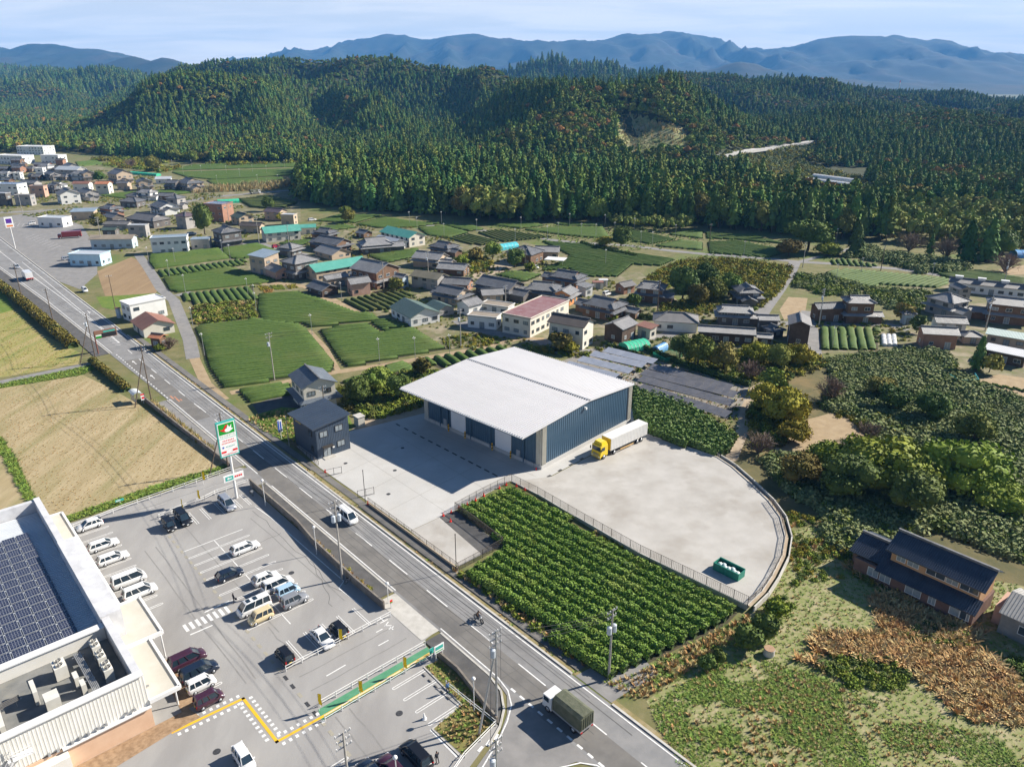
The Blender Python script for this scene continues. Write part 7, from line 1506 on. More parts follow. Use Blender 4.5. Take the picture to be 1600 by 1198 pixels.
for a in (
 ((1103, 1045), 1.35, 'round', 'lower left of the two small clipped round shrubs by the meadow path'), ((1122, 1034), 1.15, 'round', 'upper right of the two small clipped round shrubs by the meadow path'),
 ((1168, 1012), 2.2, 'round', 'larger glossy round shrub left of the concrete well ring'), ((1194, 995), 2.1, 'round', 'larger glossy round shrub above the concrete well ring'),
 ((1215, 960), 1.6, 'bush', 'leafy weed mound just below the yard wall corner'),
 ((1380, 755), 8.0, 'bush', 'spreading yellow-green bush in the middle of the thicket', .85), ((1500, 760), 6.6, 'bush', 'second spreading yellow-green bush nearer the right edge', .9), ((1300, 735), 4.5, 'bush', 'green bush on the near side of the dry clearing', .9),
 ((1320, 775), 4.6, 'dark', 'dark bush below the spreading yellow-green bush', .8), ((1420, 800), 4.2, 'dark', 'dark bush between thicket and black-tiled farmhouse', .8), ((1250, 755), 3.6, 'olive', 'olive bush leaning over the curved yard kerb', .8), ((1560, 790), 4.5, 'bush', 'leafy bush at right above the farmhouse roof', .8),
 ((1455, 655), 3.6, 'dark', 'dark bush in the upper thicket', .8), ((1395, 640), 3.2, 'dark', 'dark bush beside the golden brush', .8), ((1375, 620), 3.0, 'olive', 'olive bush in the upper left thicket', .8), ((1520, 690), 3.8, 'olive', 'olive bush in the right middle of the thicket', .8),
 ((1225, 660), 4.6, 'yellow', 'bright yellow bush beside the gravel path', 1.1), ((1195, 640), 3.8, 'yellow', 'yellow-green bush where the gravel path bends', 1.1), ((1240, 690), 3.0, 'yellow', 'golden shrub at the clearing corner', 1.0),
 ((1185, 708), 3.0, 'bare', 'leafless grey shrub casting twig shadow on the yard'), ((1300, 625), 3.6, 'bare', 'leafless brown tree at the top of the thicket'), ((1360, 690), 2.8, 'bare', 'leafless shrub leaning over the dry clearing'), ((1170, 592), 3.2, 'bare', 'leafless shrub between path and scrub belt'),
 ((1205, 612), 2.8, 'broad', 'round green tree by the top bend of the path'), ((1090, 575), 4.2, 'broad', 'large green tree below the gatehouse roof'), ((1130, 580), 3.6, 'olive', 'olive tree in the scrub belt below the gatehouse'), ((1180, 565), 3.4, 'yellow', 'orange-yellow bush below the short outbuilding'), ((1215, 575), 3.0, 'olive', 'olive bush below the dark barn'), ((1250, 570), 3.6, 'yellow', 'golden-green tree beside the lane end'), ((1062, 560), 3.0, 'dark', 'dark shrub at the corner of the solar racks'),
 ((1066, 468), 5.0, 'dark', 'dark tree right of the tree-hidden house', 1.0), ((1100, 452), 4.6, 'dark', 'dark tree at the top of the village clump', .9), ((1118, 470), 4.2, 'broad', 'green tree in the middle of the village clump', .9), ((1138, 462), 4.2, 'broad', 'green tree at the right of the village clump', .9), ((1088, 478), 3.6, 'olive', 'olive bush under the village clump'),
 ((1525, 578), 3.4, 'conifer', 'pointed dark fir beside the reddish barn', 1.35), ((1545, 582), 2.4, 'olive', 'bushy shrub right of the pointed fir'),
 ((1262, 392), 9.0, 'broad', 'big domed tree above the lane junction', .75), ((1232, 400), 5.0, 'olive', 'bushes left of the big domed tree', .7), ((1295, 398), 5.0, 'bush', 'low shrub right of the big domed tree', .7),
 ((1335, 398), 7.0, 'conifer', 'dark pyramidal conifer left of the grey shrubs', 1.0), ((1452, 398), 3.2, 'conifer', 'slim dark conifer behind the grey shrubs', 1.4), ((1508, 408), 7.6, 'conifer', 'left one of two broad dark conifers at right', 1.1), ((1540, 408), 8.0, 'conifer', 'right one of two broad dark conifers at right', 1.1),
 ((1478, 402), 5.0, 'bare', 'pinkish leafless tree between the dark conifers'), ((1565, 400), 6.0, 'dark', 'dark round tree near the right edge', .8), ((1420, 392), 5.0, 'bare', 'pinkish leafless tree under the pale reeds'), ((1570, 425), 5.0, 'bare', 'leafless tree beside the sandy patch at right'),
 ((320, 366), 4.6, 'dark', 'tall dark tree beside the purple hipped house', 1.4), ((155, 358), 3.8, 'olive', 'bushy tree beside the convenience store'), ((155, 285), 4.0, 'broad', 'bushy tree left of the black-gabled tan house'), ((240, 268), 6.0, 'olive', 'round tree at the far field corner'), ((335, 250), 8.0, 'olive', 'rounded tree group at the hill foot', .7), ((375, 252), 7.0, 'bush', 'second rounded tree at the hill foot', .8), ((300, 256), 5.5, 'broad', 'green tree beside the far tea fields'), ((205, 262), 5.0, 'bare', 'brownish tree by the far fields'),
 ((970, 386), 4.6, 'dark', 'dark round tree beside the tea lane', .95), ((945, 384), 4.0, 'yellow', 'yellowish shrub left of the dark round tree', .7), ((545, 348), 3.4, 'olive', 'olive shrub by the far white shed'),
 ((805, 418), 3.6, 'dark', 'garden pine in front of the hip-roofed farmhouse'), ((830, 422), 2.2, 'bush', 'bright shrub beside the hip-roofed farmhouse'), ((770, 404), 3.4, 'broad', 'garden tree at the sandy yard'), ((742, 408), 2.8, 'olive', 'garden shrub in the sandy yard'), ((722, 412), 2.6, 'bush', 'round garden shrub behind the brown outbuilding'),
 ((876, 548), 2.6, 'olive', 'bushy shrub at the foot of the cream house'), ((892, 552), 2.2, 'yellow', 'yellowing shrub right of the bushy one by the cream house'), ((867, 540), 1.8, 'dark', 'small dark shrub by the cream house'), ((990, 482), 2.4, 'dark', 'clipped garden tree between two kawara houses'), ((620, 455), 2.4, 'olive', 'garden tree beside the boarded-gable house'), ((955, 500), 1.8, 'bush', 'small garden shrub by the dark barn'), ((1412, 502), 2.8, 'olive', 'garden shrub left of the pale blue shed'), ((1432, 520), 2.4, 'dark', 'dark garden pine below the pale blue shed'), ((265, 545), 2.2, 'bare', 'leafless bush by the orange-roofed roadside shed'), ((250, 548), 1.5, 'bush', 'green bush by the orange-roofed roadside shed'), ((560, 630), 3.0, 'dark', 'dark bush above the utility cabinet'), ((590, 612), 3.0, 'broad', 'green bush in the bramble thicket'), ((625, 625), 3.0, 'dark', 'dark bush next to the warehouse eave'), ((660, 590), 2.4, 'olive', 'olive bush behind the left warehouse eave'),
 ((540, 340), 3.0, 'broad', 'small green tree before the far white house'), ((420, 330), 3.6, 'dark', 'dark shrub behind the pinkish house'), ((440, 345), 2.6, 'yellow', 'yellow-green hedge shrub by the teal workshop')): tree(*a)
# front rank of the cedar wood
CED = [(conifer_mesh('crown', M_CEDAR if i % 2 else M_CONIFER, 17, 3.0, 150, 1.5, .18, 500 + i, .75, False), limb_mesh('trunk', 15, .22, 0, i)) for i in range(4)]
BIN = {}
for q in WOOD_FRONT: BIN.setdefault(int(q[0] // 2.6), []).append(q)
FRONT = [min(v, key=lambda q: q[1]) for v in BIN.values()]
keep_ = {tuple(q) for q in FRONT}
rest_ = np.array([q for q in WOOD_FRONT if tuple(q) not in keep_])
plant('forest', rest_, 'second rank of the cedar wood just behind its front trees', patchy(.66), (.95, 1.35), zfix=0)
for k, (x, y) in enumerate(FRONT):
 cm, tm = CED[k % 4]
 if k % 9 == 4:
  o = tree(None, 5.2 + 1.6 * random.random(), 'broad' if k % 2 else 'olive', 'rounded broadleaf tree in the front rank of the cedar wood', 1.15, None, 'front rank of the cedar wood', Vector((x, y, 0))); continue
 if k > 280: break
 o = thing('cedar_tree', 'tall straight cedar in the front rank of the wood behind the tea', 'tree', (x, y, 0), random.random() * 6.28, 'front rank of the cedar wood'); s = .85 + .4 * random.random(); o.scale = (s, s, s * (.9 + .25 * random.random()))
 link('crown', cm, o); link('trunk', tm, o)
# hedges along the main road
def hedge(pts, wd, h, m, label, dens=90, leaf=.3, base=0.0):
 c = pts[0]; root = thing('hedge', label, 'hedge', (c.x, c.y, base))
 for i, (a, b) in enumerate(zip(pts[:-1], pts[1:])):
  V, F = row_geo(a - c, b - c, wd * .8, h * .86, 1.5, i); leaf_hedge(a - c, b - c, wd, h, dens, leaf, m, i, root)
def leaf_hedge(a, b, wd, h, dens, leaf, m, seed, root):
 n0 = len(root.children); leafy_row(a, b, wd, h, dens, leaf, m, seed + 55, root); o = bpy.data.objects[-1] if False else None
 for ch in root.children:
  if ch.name.startswith('tea_row'): ch.name = 'hedge_section'; ch.data.name = 'hedge_section'
M_HEDY = mat('yellowing_hedge_leaf', (.13, .12, .022), (.22, .17, .030), s=.7, rough=.6, c3=(.085, .12, .022), s3=.3)
hedge([RD(-205, -14.5), RD(-165, -12.4), RD(-130, -11.6), RD(-96, -10.9)], 3.4, 2.0, M_HEDY, 'overgrown yellowing hedge along the far left side of the road', 150, .42)
hedge([RD(-80, -10.2), RD(-62, -9.6), RD(-52, -9.3)], 2.0, 1.5, M_HEDY, 'clipped yellow-green hedge beside the bus shelter', 110, .32)
hedge([W(1005, 545), W(1060, 568), W(1120, 590), W(1172, 604)], 1.4, 1.3, M_LEAFD, 'dark clipped hedge along the top of the solar racks', 80, .3)
hedge([W(948, 541), W(1005, 558)], 1.0, 1.0, M_LEAFD, 'low hedge between netted garden and solar racks', 70, .3)
hedge([W(908, 381), W(930, 389), W(965, 396), W(995, 402)], 2.0, 1.4, M_LEAFD, 'dark hedge strip beside the tea lane', 60, .4)
hedge([W(968, 494), W(1010, 498), W(1024, 500)], 1.6, 1.5, M_LEAFD, 'clipped garden hedge before the tree-hidden house', 70, .3)
# ---------------------------------------------------------------- vehicles
def paint(name, c, metal=.1): return mat(name, c, rough=.28, spec=.5, metal=metal, coat=.4)
PAINT = {'white': paint('white_car_paint', (.74, .74, .73)), 'black': paint('black_car_paint', (.012, .013, .017)), 'navy': paint('navy_car_paint', (.012, .02, .04)), 'maroon': paint('maroon_car_paint', (.055, .018, .035)),
 'silver': paint('silver_car_paint', (.46, .48, .52), .5), 'cream': paint('cream_car_paint', (.66, .55, .33)), 'sky': paint('light_blue_car_paint', (.38, .55, .70)), 'grey': paint('grey_car_paint', (.24, .25, .27)), 'red': paint('red_car_paint', (.55, .02, .05)), 'darkred': paint('dark_red_body', (.25, .02, .03)), 'yellow': paint('yellow_cab_paint', (.78, .56, .02))}
M_CGLASS = mat('car_glass', (.02, .035, .05), rough=.06, spec=.7); M_RIM = mat('alloy_rim', (.45, .46, .48), rough=.35, metal=.7)
M_TAIL = mat('tail_lamp', (.45, .01, .01), rough=.3); M_HEADL = mat('head_lamp', (.75, .76, .78), rough=.15, spec=.7); M_PLATEY = mat('yellow_plate', (.75, .55, .03), rough=.5); M_PLATEW = mat('white_plate', (.7, .72, .7), rough=.5)
#        l    w    h   hood belt  windshield rake, rear rake
CT = {'van': (4.6, 1.74, 1.85, .75, 1.02, .85, .25), 'kei': (3.4, 1.48, 1.72, .55, .98, .45, .12), 'hatch': (4.0, 1.7, 1.5, .95, .92, .75, .5), 'wagon': (4.5, 1.7, 1.5, 1.05, .92, .8, .35), 'suv': (3.9, 1.66, 1.78, 1.15, 1.05, .35, .12), 'hiace': (4.7, 1.7, 2.0, .35, 1.05, .75, .12), 'sedan': (4.4, 1.72, 1.42, 1.2, .9, .9, .9)}
def wheel_mesh(r=.31, w_=.2):
 mb = MB(); mb.tube([(0, -w_ / 2, 0), (0, w_ / 2, 0)], r, 14); mb.tube([(0, -w_ / 2 - .008, 0), (0, w_ / 2 + .008, 0)], r * .62, 10, 1); return mb.mesh('wheel', [M_BLACK, M_RIM], True)
CARM = {}
def car_parts(typ, col):
 if (typ, col) in CARM: return CARM[(typ, col)]
 l, w_, h, hood, belt, rk, rr_ = CT[typ]; hw = w_ / 2; pm = PAINT[col]; x0, x1 = l / 2, -l / 2
 S = [(x0, .32, belt * .62, .80), (x0 - .12, .22, belt * .76, .93), (x0 - hood * .5, .2, belt * .88, 1), (x0 - hood, .2, belt * .97, 1), (0, .2, belt, 1), (x1 + .35, .2, belt, 1), (x1 + .08, .25, belt * .97, .95), (x1, .35, belt * .9, .9)]
 mb = MB(); V = []
 for x, zb, zt_, k in S:
  for y, z in ((-.9, zb), (-1, zb + .3 * (zt_ - zb)), (-.98, zt_ - .1), (-.86, zt_), (.86, zt_), (.98, zt_ - .1), (1, zb + .3 * (zt_ - zb)), (.9, zb)): V.append((x, y * hw * k, z))
 F = [(i * 8 + j, i * 8 + (j + 1) % 8, (i + 1) * 8 + (j + 1) % 8, (i + 1) * 8 + j) for i in range(len(S) - 1) for j in range(8)] + [tuple(reversed(range(8))), tuple(range(56, 64))]
 mb.add(V, F); body = mb.mesh('body', pm, True)
 gb = [(x0 - hood, hw * .86), (x1 + .1, hw * .86)]; gt = [(x0 - hood - rk, hw * .70), (x1 + .1 + rr_, hw * .72)]; zr = h - .06
 mb = MB(); P = [(gb[0][0], -gb[0][1], belt - .06), (gb[0][0], gb[0][1], belt - .06), (gb[1][0], gb[1][1], belt - .06), (gb[1][0], -gb[1][1], belt - .06), (gt[0][0], -gt[0][1], zr), (gt[0][0], gt[0][1], zr), (gt[1][0], gt[1][1], zr), (gt[1][0], -gt[1][1], zr)]
 mb.add(P, [(0, 4, 5, 1), (1, 5, 6, 2), (2, 6, 7, 3), (3, 7, 4, 0)]); glass = mb.mesh('windows', M_CGLASS)
 mb = MB(); q = .04
 mb.add([(gt[0][0] + .02, -gt[0][1] - .01, zr), (gt[0][0] + .02, gt[0][1] + .01, zr), (gt[1][0] - .04, gt[1][1] + .01, zr), (gt[1][0] - .04, -gt[1][1] - .01, zr), (gt[0][0] - .15, -gt[0][1] * .85, h), (gt[0][0] - .15, gt[0][1] * .85, h), (gt[1][0] + .12, gt[1][1] * .85, h), (gt[1][0] + .12, -gt[1][1] * .85, h)], [(0, 4, 5, 1), (1, 5, 6, 2), (2, 6, 7, 3), (3, 7, 4, 0), (4, 7, 6, 5), (0, 1, 2, 3)])
 for s in (-1, 1):
  mb.bar((gb[0][0], s * gb[0][1], belt), (gt[0][0], s * gt[0][1], zr), .08); mb.bar((gb[1][0], s * gb[1][1], belt), (gt[1][0], s * gt[1][1], zr), .16)
  for t in (.42, .72): xb = gb[0][0] + (gb[1][0] - gb[0][0]) * t; xt = gt[0][0] + (gt[1][0] - gt[0][0]) * t; mb.bar((xb, s * (gb[0][1] + .005), belt - .03), (xt, s * (gt[0][1] + .005), zr), .09)
 roof_ = mb.mesh('roof', pm)
 mb = MB(); mb.box((x0 - .06, 0, belt * .58), (.1, w_ * .5, .1), 0); mb.box((x0 + .0, 0, .4), (.06, .34, .16), 0, 1); mb.box((x1 + .0, 0, .62), (.06, .34, .16), 0, 1 if typ != 'kei' else 2); trim = mb.mesh('trim', [M_BLACK, M_PLATEW, M_PLATEY])
 mb = MB(); mb.box((0, 0, 0), (.16, .34, .13)); hl = mb.mesh('headlight', M_HEADL); mb = MB(); mb.box((0, 0, 0), (.1, .16, .38)); tl = mb.mesh('tail_light', M_TAIL); mb = MB(); mb.box((0, 0, 0), (.12, .2, .14)); mr = mb.mesh('mirror', pm)
 CARM[(typ, col)] = (body, glass, roof_, trim, hl, tl, mr, wheel_mesh(.3 if typ != 'suv' else .36)); return CARM[(typ, col)]
def car(p, az, typ, col, label, group='parked cars', z=.045, name='car'):
 b, g, r, t, hl, tl, mr, wh_ = car_parts(typ, col); l, w_, h, hood, belt, rk, rr_ = CT[typ]
 o = thing(name, label, 'car', (p.x, p.y, z), math.pi / 2 - az, group)
 bo = link('body', b, o); link('windows', g, o); link('roof', r, o); link('trim', t, bo)
 for s in (-1, 1):
  link('headlight', hl, bo, (l / 2 - .14, s * w_ * .36, belt * .66)); link('tail_light', tl, bo, (-l / 2 + .05, s * w_ * .40, belt * .85)); link('mirror', mr, bo, (l / 2 - hood - .2, s * (w_ / 2 + .06), belt + .03))
  for x in (l * .31, -l * .30): link('wheel', wh_, o, (x, s * (w_ / 2 - .1), .3))
 return o
PO = math.atan2(RN.x, RN.y); NO = PO + math.pi; PS = RAZ; NS = RAZ + math.pi
def so_px(x, y): return W(x, y)
def zc(ox, oy, s, x, y, dz=0): return W(ox + x / s, oy + y / s)
Z3 = lambda x, y: zc(200, 740, 5.323, x, y); Z1 = lambda x, y: zc(0, 760, 5.323, x, y); Z4 = lambda x, y: zc(300, 860, 5.323, x, y); Z5 = lambda x, y: zc(250, 980, 5.333, x, y); Z6 = lambda x, y: zc(500, 973, 5.323, x, y)
for a in ((Z1(750, 345), NO, 'hatch', 'white', 'white hatchback nearest the paddy rail, nose to the store'), (Z1(865, 510), PO, 'wagon', 'white', 'white wagon, second in the row along the store canopy'), (Z1(945, 620), PO, 'wagon', 'white', 'white wagon, third in the row along the store canopy'), (Z1(1080, 805), PO, 'hiace', 'white', 'tall white van, fourth in the row along the store canopy'), (Z1(1170, 905), PO, 'van', 'white', 'long white minivan partly under the stepped canopy'),
 (Z3(348, 455), PS, 'kei', 'black', 'small black van left of the taller black van at the rail'), (Z3(462, 395), PS, 'van', 'black', 'taller black minivan parked nose out at the short rail'), (Z3(828, 275), PS, 'van', 'silver', 'silver van parked beside the tall shop sign'), (Z3(978, 640), PO, 'wagon', 'white', 'lone white car in the upper middle of the car park'), (Z3(850, 862), PO, 'hatch', 'navy', 'lone black car across the centre line of the car park'),
 (Z3(1150, 895), PO, 'hatch', 'white', 'white hatchback at the top of the tight cluster'), (Z3(1248, 950), PO, 'van', 'white', 'white van second in the tight cluster'), (Z3(1335, 1005), PO, 'kei', 'sky', 'light blue van in the tight cluster'), (Z3(1390, 1080), PO, 'suv', 'grey', 'grey boxy off-roader beside the light blue van'), (Z4(520, 500), NO, 'hiace', 'white', 'big white van with two dark roof hatches'), (Z4(575, 580), NO, 'kei', 'cream', 'cream box van beside the big white van'),
 (Z4(775, 905), NS, 'kei', 'black', 'black box car at the left end of the exit rail'), (Z4(1088, 755), PS, 'sedan', 'white', 'white saloon facing the exit rail'), (Z4(1222, 690), NS, 'kei', 'black', 'black box car right of the white saloon'),
 (Z5(235, 300), PO, 'van', 'maroon', 'maroon minivan at the top of the four by the canopy end'), (Z5(335, 400), PO, 'van', 'navy', 'blue-black minivan second of the four by the canopy end'), (Z5(350, 505), PO, 'kei', 'white', 'small white car third of the four by the canopy end'), (Z5(415, 630), PO, 'kei', 'maroon', 'dark maroon box car lowest of the four by the canopy end'), (Z5(705, 1130), PS, 'kei', 'white', 'white box car at the bottom edge of the picture'),
 (Z6(800, 1135), NS, 'van', 'black', 'black car beside the grass corner at the bottom'), (Z6(610, 1250), NS, 'wagon', 'maroon', 'dark purple car cut by the bottom edge'), (Z6(440, 1290), NS, 'wagon', 'navy', 'dark car at the bottom edge left of the purple one')): car(*a)
vn = car(W(543, 812), PS, 'hiace', 'white', 'white van driving towards the viewer past the warehouse gate', 'vehicles on the road', .06)
car(W(27, 419), PS, 'hatch', 'silver', 'pale car driving far up the road at left', 'vehicles on the road', .06); car(W(432, 387), PO, 'hatch', 'red', 'bright red car by the teal-roofed workshop', 'village cars', .03)
for q, az_, t, c, lab in (((50, 351), NO, 'kei', 'white', 'white van beside the convenience store'), ((106, 406), PO, 'wagon', 'silver', 'bluish car in the shadow of the sky blue shop'), ((114, 410), PO, 'kei', 'white', 'white car beside the sky blue shop'), ((133, 456), PS, 'kei', 'white', 'white van at the roadside stall'), ((488, 345), PO, 'wagon', 'white', 'white car near the square tan house'), ((300, 367), PO, 'wagon', 'silver', 'pale car behind the white office'), ((836, 421), PO, 'kei', 'white', 'white van under the carport of the hip-roofed farmhouse'), ((948, 462), PO, 'kei', 'white', 'white van beside the large central kawara house'), ((703, 415), PO, 'kei', 'white', 'white box van in the sandy yard')): car(W(*q), az_, t, c, lab, 'village cars', .04)
def rooflight(o): 
 for x in (.7, -.3): mb = MB(); mb.box((x, 0, 2.01), (.55, .8, .04)); mb.build('roof_hatch', M_CGLASS, o)
rooflight([o for o in scene.objects if o.get('label', '') == 'big white van with two dark roof hatches'][0])
def truck(p, az, label, cargo, L=6.2, wd=2.1, cabc='white', z=.06):
 o = thing('truck', label, 'truck', (p.x, p.y, z), math.pi / 2 - az, 'vehicles on the road'); pm = PAINT[cabc]
 mb = MB(); mb.box((L / 2 - .75, 0, 1.35), (1.5, wd * .95, 1.7), 0, 0, .94); cb = mb.build('cab', pm, o)
 mb = MB(); mb.box((L / 2 - .02, 0, 1.75), (.06, wd * .82, .7)); 
 for s in (-1, 1): mb.box((L / 2 - .6, s * wd * .465, 1.75), (.8, .05, .6))
 mb.build('windows', M_CGLASS, cb)
 mb = MB(); mb.box((-.1, 0, .62), (L - .3, .9, .25)); mb.build('chassis', M_BLACK, o)
 for s in (-1, 1):
  for x in (L / 2 - .9, -L / 2 + 1.2): link('wheel', wheel_mesh(.42, .28), o, (x, s * (wd / 2 - .18), .42))
  mb = MB(); mb.box((L / 2, s * wd * .36, .95), (.1, .35, .18)); mb.build('headlight', M_HEADL, cb); mb = MB(); mb.box((-L / 2 - .02, s * wd * .4, .8), (.06, .3, .14)); mb.build('tail_light', M_TAIL, o)
 bl = L - 1.75; bc = -L / 2 + bl / 2
 if cargo == 'box':
  mb = MB(); mb.box((bc, 0, 2.05), (bl, wd, 2.3)); mb.build('cargo_box', PAINT['white'], o); mb = MB(); mb.box((-L / 2 - .02, 0, 1.0), (.05, wd, .3)); mb.build('rear_sill', M_TAIL, o)
 else:
  mb = MB(); mb.box((bc, 0, .95), (bl, wd, .3)); mb.build('flatbed', M_STEEL, o); pr_ = [(-wd / 2, 1.1), (-wd / 2, 2.75), (-wd * .3, 3.0), (wd * .3, 3.0), (wd / 2, 2.75), (wd / 2, 1.1)]
  mb = MB(); xs = [bc - bl / 2, bc - bl / 6, bc + bl / 6, bc + bl / 2]; m_ = len(pr_)
  V = [(x, y * (1 + .015 * (i % 2)), zz_ - (.05 if i in (1, 2) else 0)) for i, x in enumerate(xs) for y, zz_ in pr_]
  mb.add(V, [(i * m_ + j, (i + 1) * m_ + j, (i + 1) * m_ + j + 1, i * m_ + j + 1) for i in range(3) for j in range(m_ - 1)] + [tuple(range(m_)), tuple(reversed(range(3 * m_, 4 * m_)))]); cv = mb.build('canvas_cover', mat('olive_canvas', (.085, .095, .062), (.125, .13, .09), s=1.5, rough=.85, bump=.5, bs=3, coord='obj'), o)
  mb = MB(); mb.box((bc, -wd / 2 - .02, 1.9), (1.6, .02, .35)); mb.build('faded_lettering', M_FADED, cv)
  for k in range(6): mb = MB(); mb.bar((xs[0] - .03, -wd / 2 + .18 + k * (wd - .36) / 5, 1.1), (xs[0] - .03, -wd / 2 + .18 + k * (wd - .36) / 5, 2.7), .06); mb.build('canvas_fold', MATS['olive_canvas'], cv)
 return o
truck(W(886, 1122), NS, 'truck with olive canvas cover driving away on the near lane', 'canvas', 6.2, 2.2)
truck(RD(-195, -3.4), NS, 'white box truck driving away far up the road', 'box', 8, 2.4); truck(RD(-262, -4.5), NS, 'white box truck at the left edge far up the road', 'box', 8, 2.4); truck(W(399, 303), PO, 'white truck on the upper road beside the wood', 'canvas', 7, 2.2)
truck(W(110, 372), W(122, 372) and az_of(W(122, 371), W(92, 373)), 'dark red lorry parked in the shop lot', 'box', 10, 2.4, 'darkred')
for ch in [o for o in scene.objects if o.get('label', '') == 'dark red lorry parked in the shop lot'][0].children:
 if ch.name.startswith('cargo_box'): ch.data.materials[0] = PAINT['darkred']
# articulated lorry beside the warehouse
ta, tb = W(931, 717), W(1003, 684); TAZ = az_of(tb, ta); tl_ = (ta - tb).length
sm = thing('articulated_lorry', 'yellow tractor unit with long white trailer beside the warehouse', 'lorry', (ta.x, ta.y, .09), math.pi / 2 - TAZ); M_YC = PAINT['yellow']; M_TRL = mat('white_trailer', (.66, .65, .62), (.72, .71, .68), s=.5, rough=.5, coord='obj')
mb = MB(); mb.box((-1.05, 0, 1.85), (2.1, 2.4, 2.3), 0, 0, .97); mb.box((.0, 0, .75), (.25, 2.4, .7)); cb = mb.build('cab', M_YC, sm)
mb = MB(); mb.box((-1.2, 0, 3.3), (1.7, 2.2, .65), 0, 0, .8); mb.build('roof_fairing', M_YC, cb); mb = MB(); mb.box((.02, 0, 2.3), (.06, 2.05, .85)); 
for s in (-1, 1): mb.box((-.75, s * 1.19, 2.25), (.9, .05, .7))
mb.build('windscreen', M_CGLASS, cb); mb = MB()
for k in range(4): mb.box((.1, 0, .62 + .22 * k), (.08, 1.5, .09))
mb.build('grille', M_STEEL, cb)
for s in (-1, 1): mb = MB(); mb.box((.12, s * .95, .72), (.08, .4, .2)); mb.build('headlight', M_HEADL, cb); mb = MB(); mb.box((.15, s * 1.4, 2.2), (.1, .2, .6)); mb.build('mirror', M_BLACK, cb)
mb = MB(); mb.box((-3.2, 0, .85), (5.4, .9, .3)); mb.tube([(-2.9, -.9, .75), (-4.2, -.9, .75)], .32, 10, 1); mb.build('tractor_chassis', [M_BLACK, M_STEEL], sm)
TL0 = -2.9; mb = MB(); mb.box(((TL0 - tl_) / 2, 0, 2.5), (tl_ + TL0, 2.5, 2.6)); tr = mb.build('trailer_box', M_TRL, sm)
mb = MB()
for k in range(24): mb.box((TL0 - .3 - k * (tl_ + TL0 - .6) / 23, -1.26, 2.5), (.05, .04, 2.5)); mb.box((TL0 - .3 - k * (tl_ + TL0 - .6) / 23, 1.26, 2.5), (.05, .04, 2.5))
mb.build('side_ribs', M_TRL, tr); mb = MB(); mb.box((TL0 + .03, 0, 2.5), (.06, 2.4, 2.5)); mb.build('front_bulkhead', M_YC, tr)
mb = MB(); mb.bar((TL0 - 3, -1.2, .55), (-tl_ + 4.2, -1.2, .55), .08, .3); mb.bar((TL0 - 3, 1.2, .55), (-tl_ + 4.2, 1.2, .55), .08, .3); mb.build('side_guard', mat('tan_guard', (.50, .33, .15), rough=.7), tr)
for x in (-1.0, -4.1, -tl_ + 1.7, -tl_ + 3.0):
 for s in (-1, 1): link('wheel', wheel_mesh(.5, .32), sm, (x, s * 1.05, .5))
# skip with rubbish
sk = W(1138, 896, .55); dz_ = .62
dmp = thing('skip', 'green open skip holding pale bags on the gravel yard', 'skip', (sk.x, sk.y, dz_), math.pi / 2 - az_of(W(1118, 886), W(1158, 906))); M_DG = mat('green_skip_paint', (.02, .17, .12), (.03, .22, .16), s=1, rough=.5, coord='obj')
mb = MB(); L, w_, h = 4.2, 1.9, 1.25
for x, y, a, b in ((0, -w_ / 2, L, .08), (0, w_ / 2, L, .08), (-L / 2, 0, .08, w_), (L / 2, 0, .08, w_)): mb.box((x, y, h / 2 + .1), (a, b, h))
mb.box((0, 0, .15), (L, w_, .1))
for k in range(6): mb.box((-L / 2 + .4 + k * .68, -w_ / 2 - .06, h / 2 + .1), (.08, .06, h)); mb.box((-L / 2 + .4 + k * .68, w_ / 2 + .06, h / 2 + .1), (.08, .06, h))
for y in (-w_ / 2, w_ / 2): mb.bar((-L / 2, y, h + .12), (L / 2, y, h + .12), .14, .1)
mb.build('hull', M_DG, dmp)
for k in range(7): V, F = ellipsoid((-1.5 + .5 * k, .3 * math.sin(k * 2), .75), (.5, .55, .42), 8, 5); link('rubbish_bag', np_mesh('rubbish_bag', V, F, mat('pale_bags', (.45, .55, .55), (.62, .68, .66), s=2, rough=.4), smooth=True), dmp)

# ---------------------------------------------------------------- people, motorcycle, bicycles
def figure(name, label, p, rz, joints, edges, rad, mats, bands, z=.045):
 """one continuous skinned body; material by height bands"""
 me = bpy.data.meshes.new(name); me.from_pydata(joints, edges, []); o = bpy.data.objects.new(name, me); COL.objects.link(o)
 md = o.modifiers.new('skin', 'SKIN'); md.use_smooth_shade = True
 for i, v in enumerate(me.skin_vertices[0].data): v.radius = rad[i] if hasattr(rad[i], '__len__') else (rad[i], rad[i]); v.use_root = (i == 0)
 o.modifiers.new('sub', 'SUBSURF').levels = 1
 dg = bpy.context.evaluated_depsgraph_get(); ev = bpy.data.meshes.new_from_object(o.evaluated_get(dg)); o.modifiers.clear(); o.data = ev; ev.materials.clear()
 for m in mats: ev.materials.append(m)
 for f in ev.polygons:
  c = f.center; f.material_index = next((k for k, t in enumerate(bands) if t(c)), 0)
 o.location = (p.x, p.y, z); o.rotation_euler = (0, 0, rz); return tag(o, label, 'person', None, 'thing')
M_SKIN = mat('skin', (.48, .28, .19), rough=.6); M_HAIR = mat('black_hair', (.015, .012, .010), rough=.6); M_DKC = mat('dark_clothes', (.02, .022, .03), (.035, .037, .045), s=6, rough=.85, coord='obj'); M_BLC = mat('blue_clothes', (.05, .12, .26), (.07, .15, .30), s=6, rough=.85, coord='obj'); M_BRC = mat('brown_jacket', (.10, .055, .03), (.14, .08, .05), s=6, rough=.8, coord='obj')
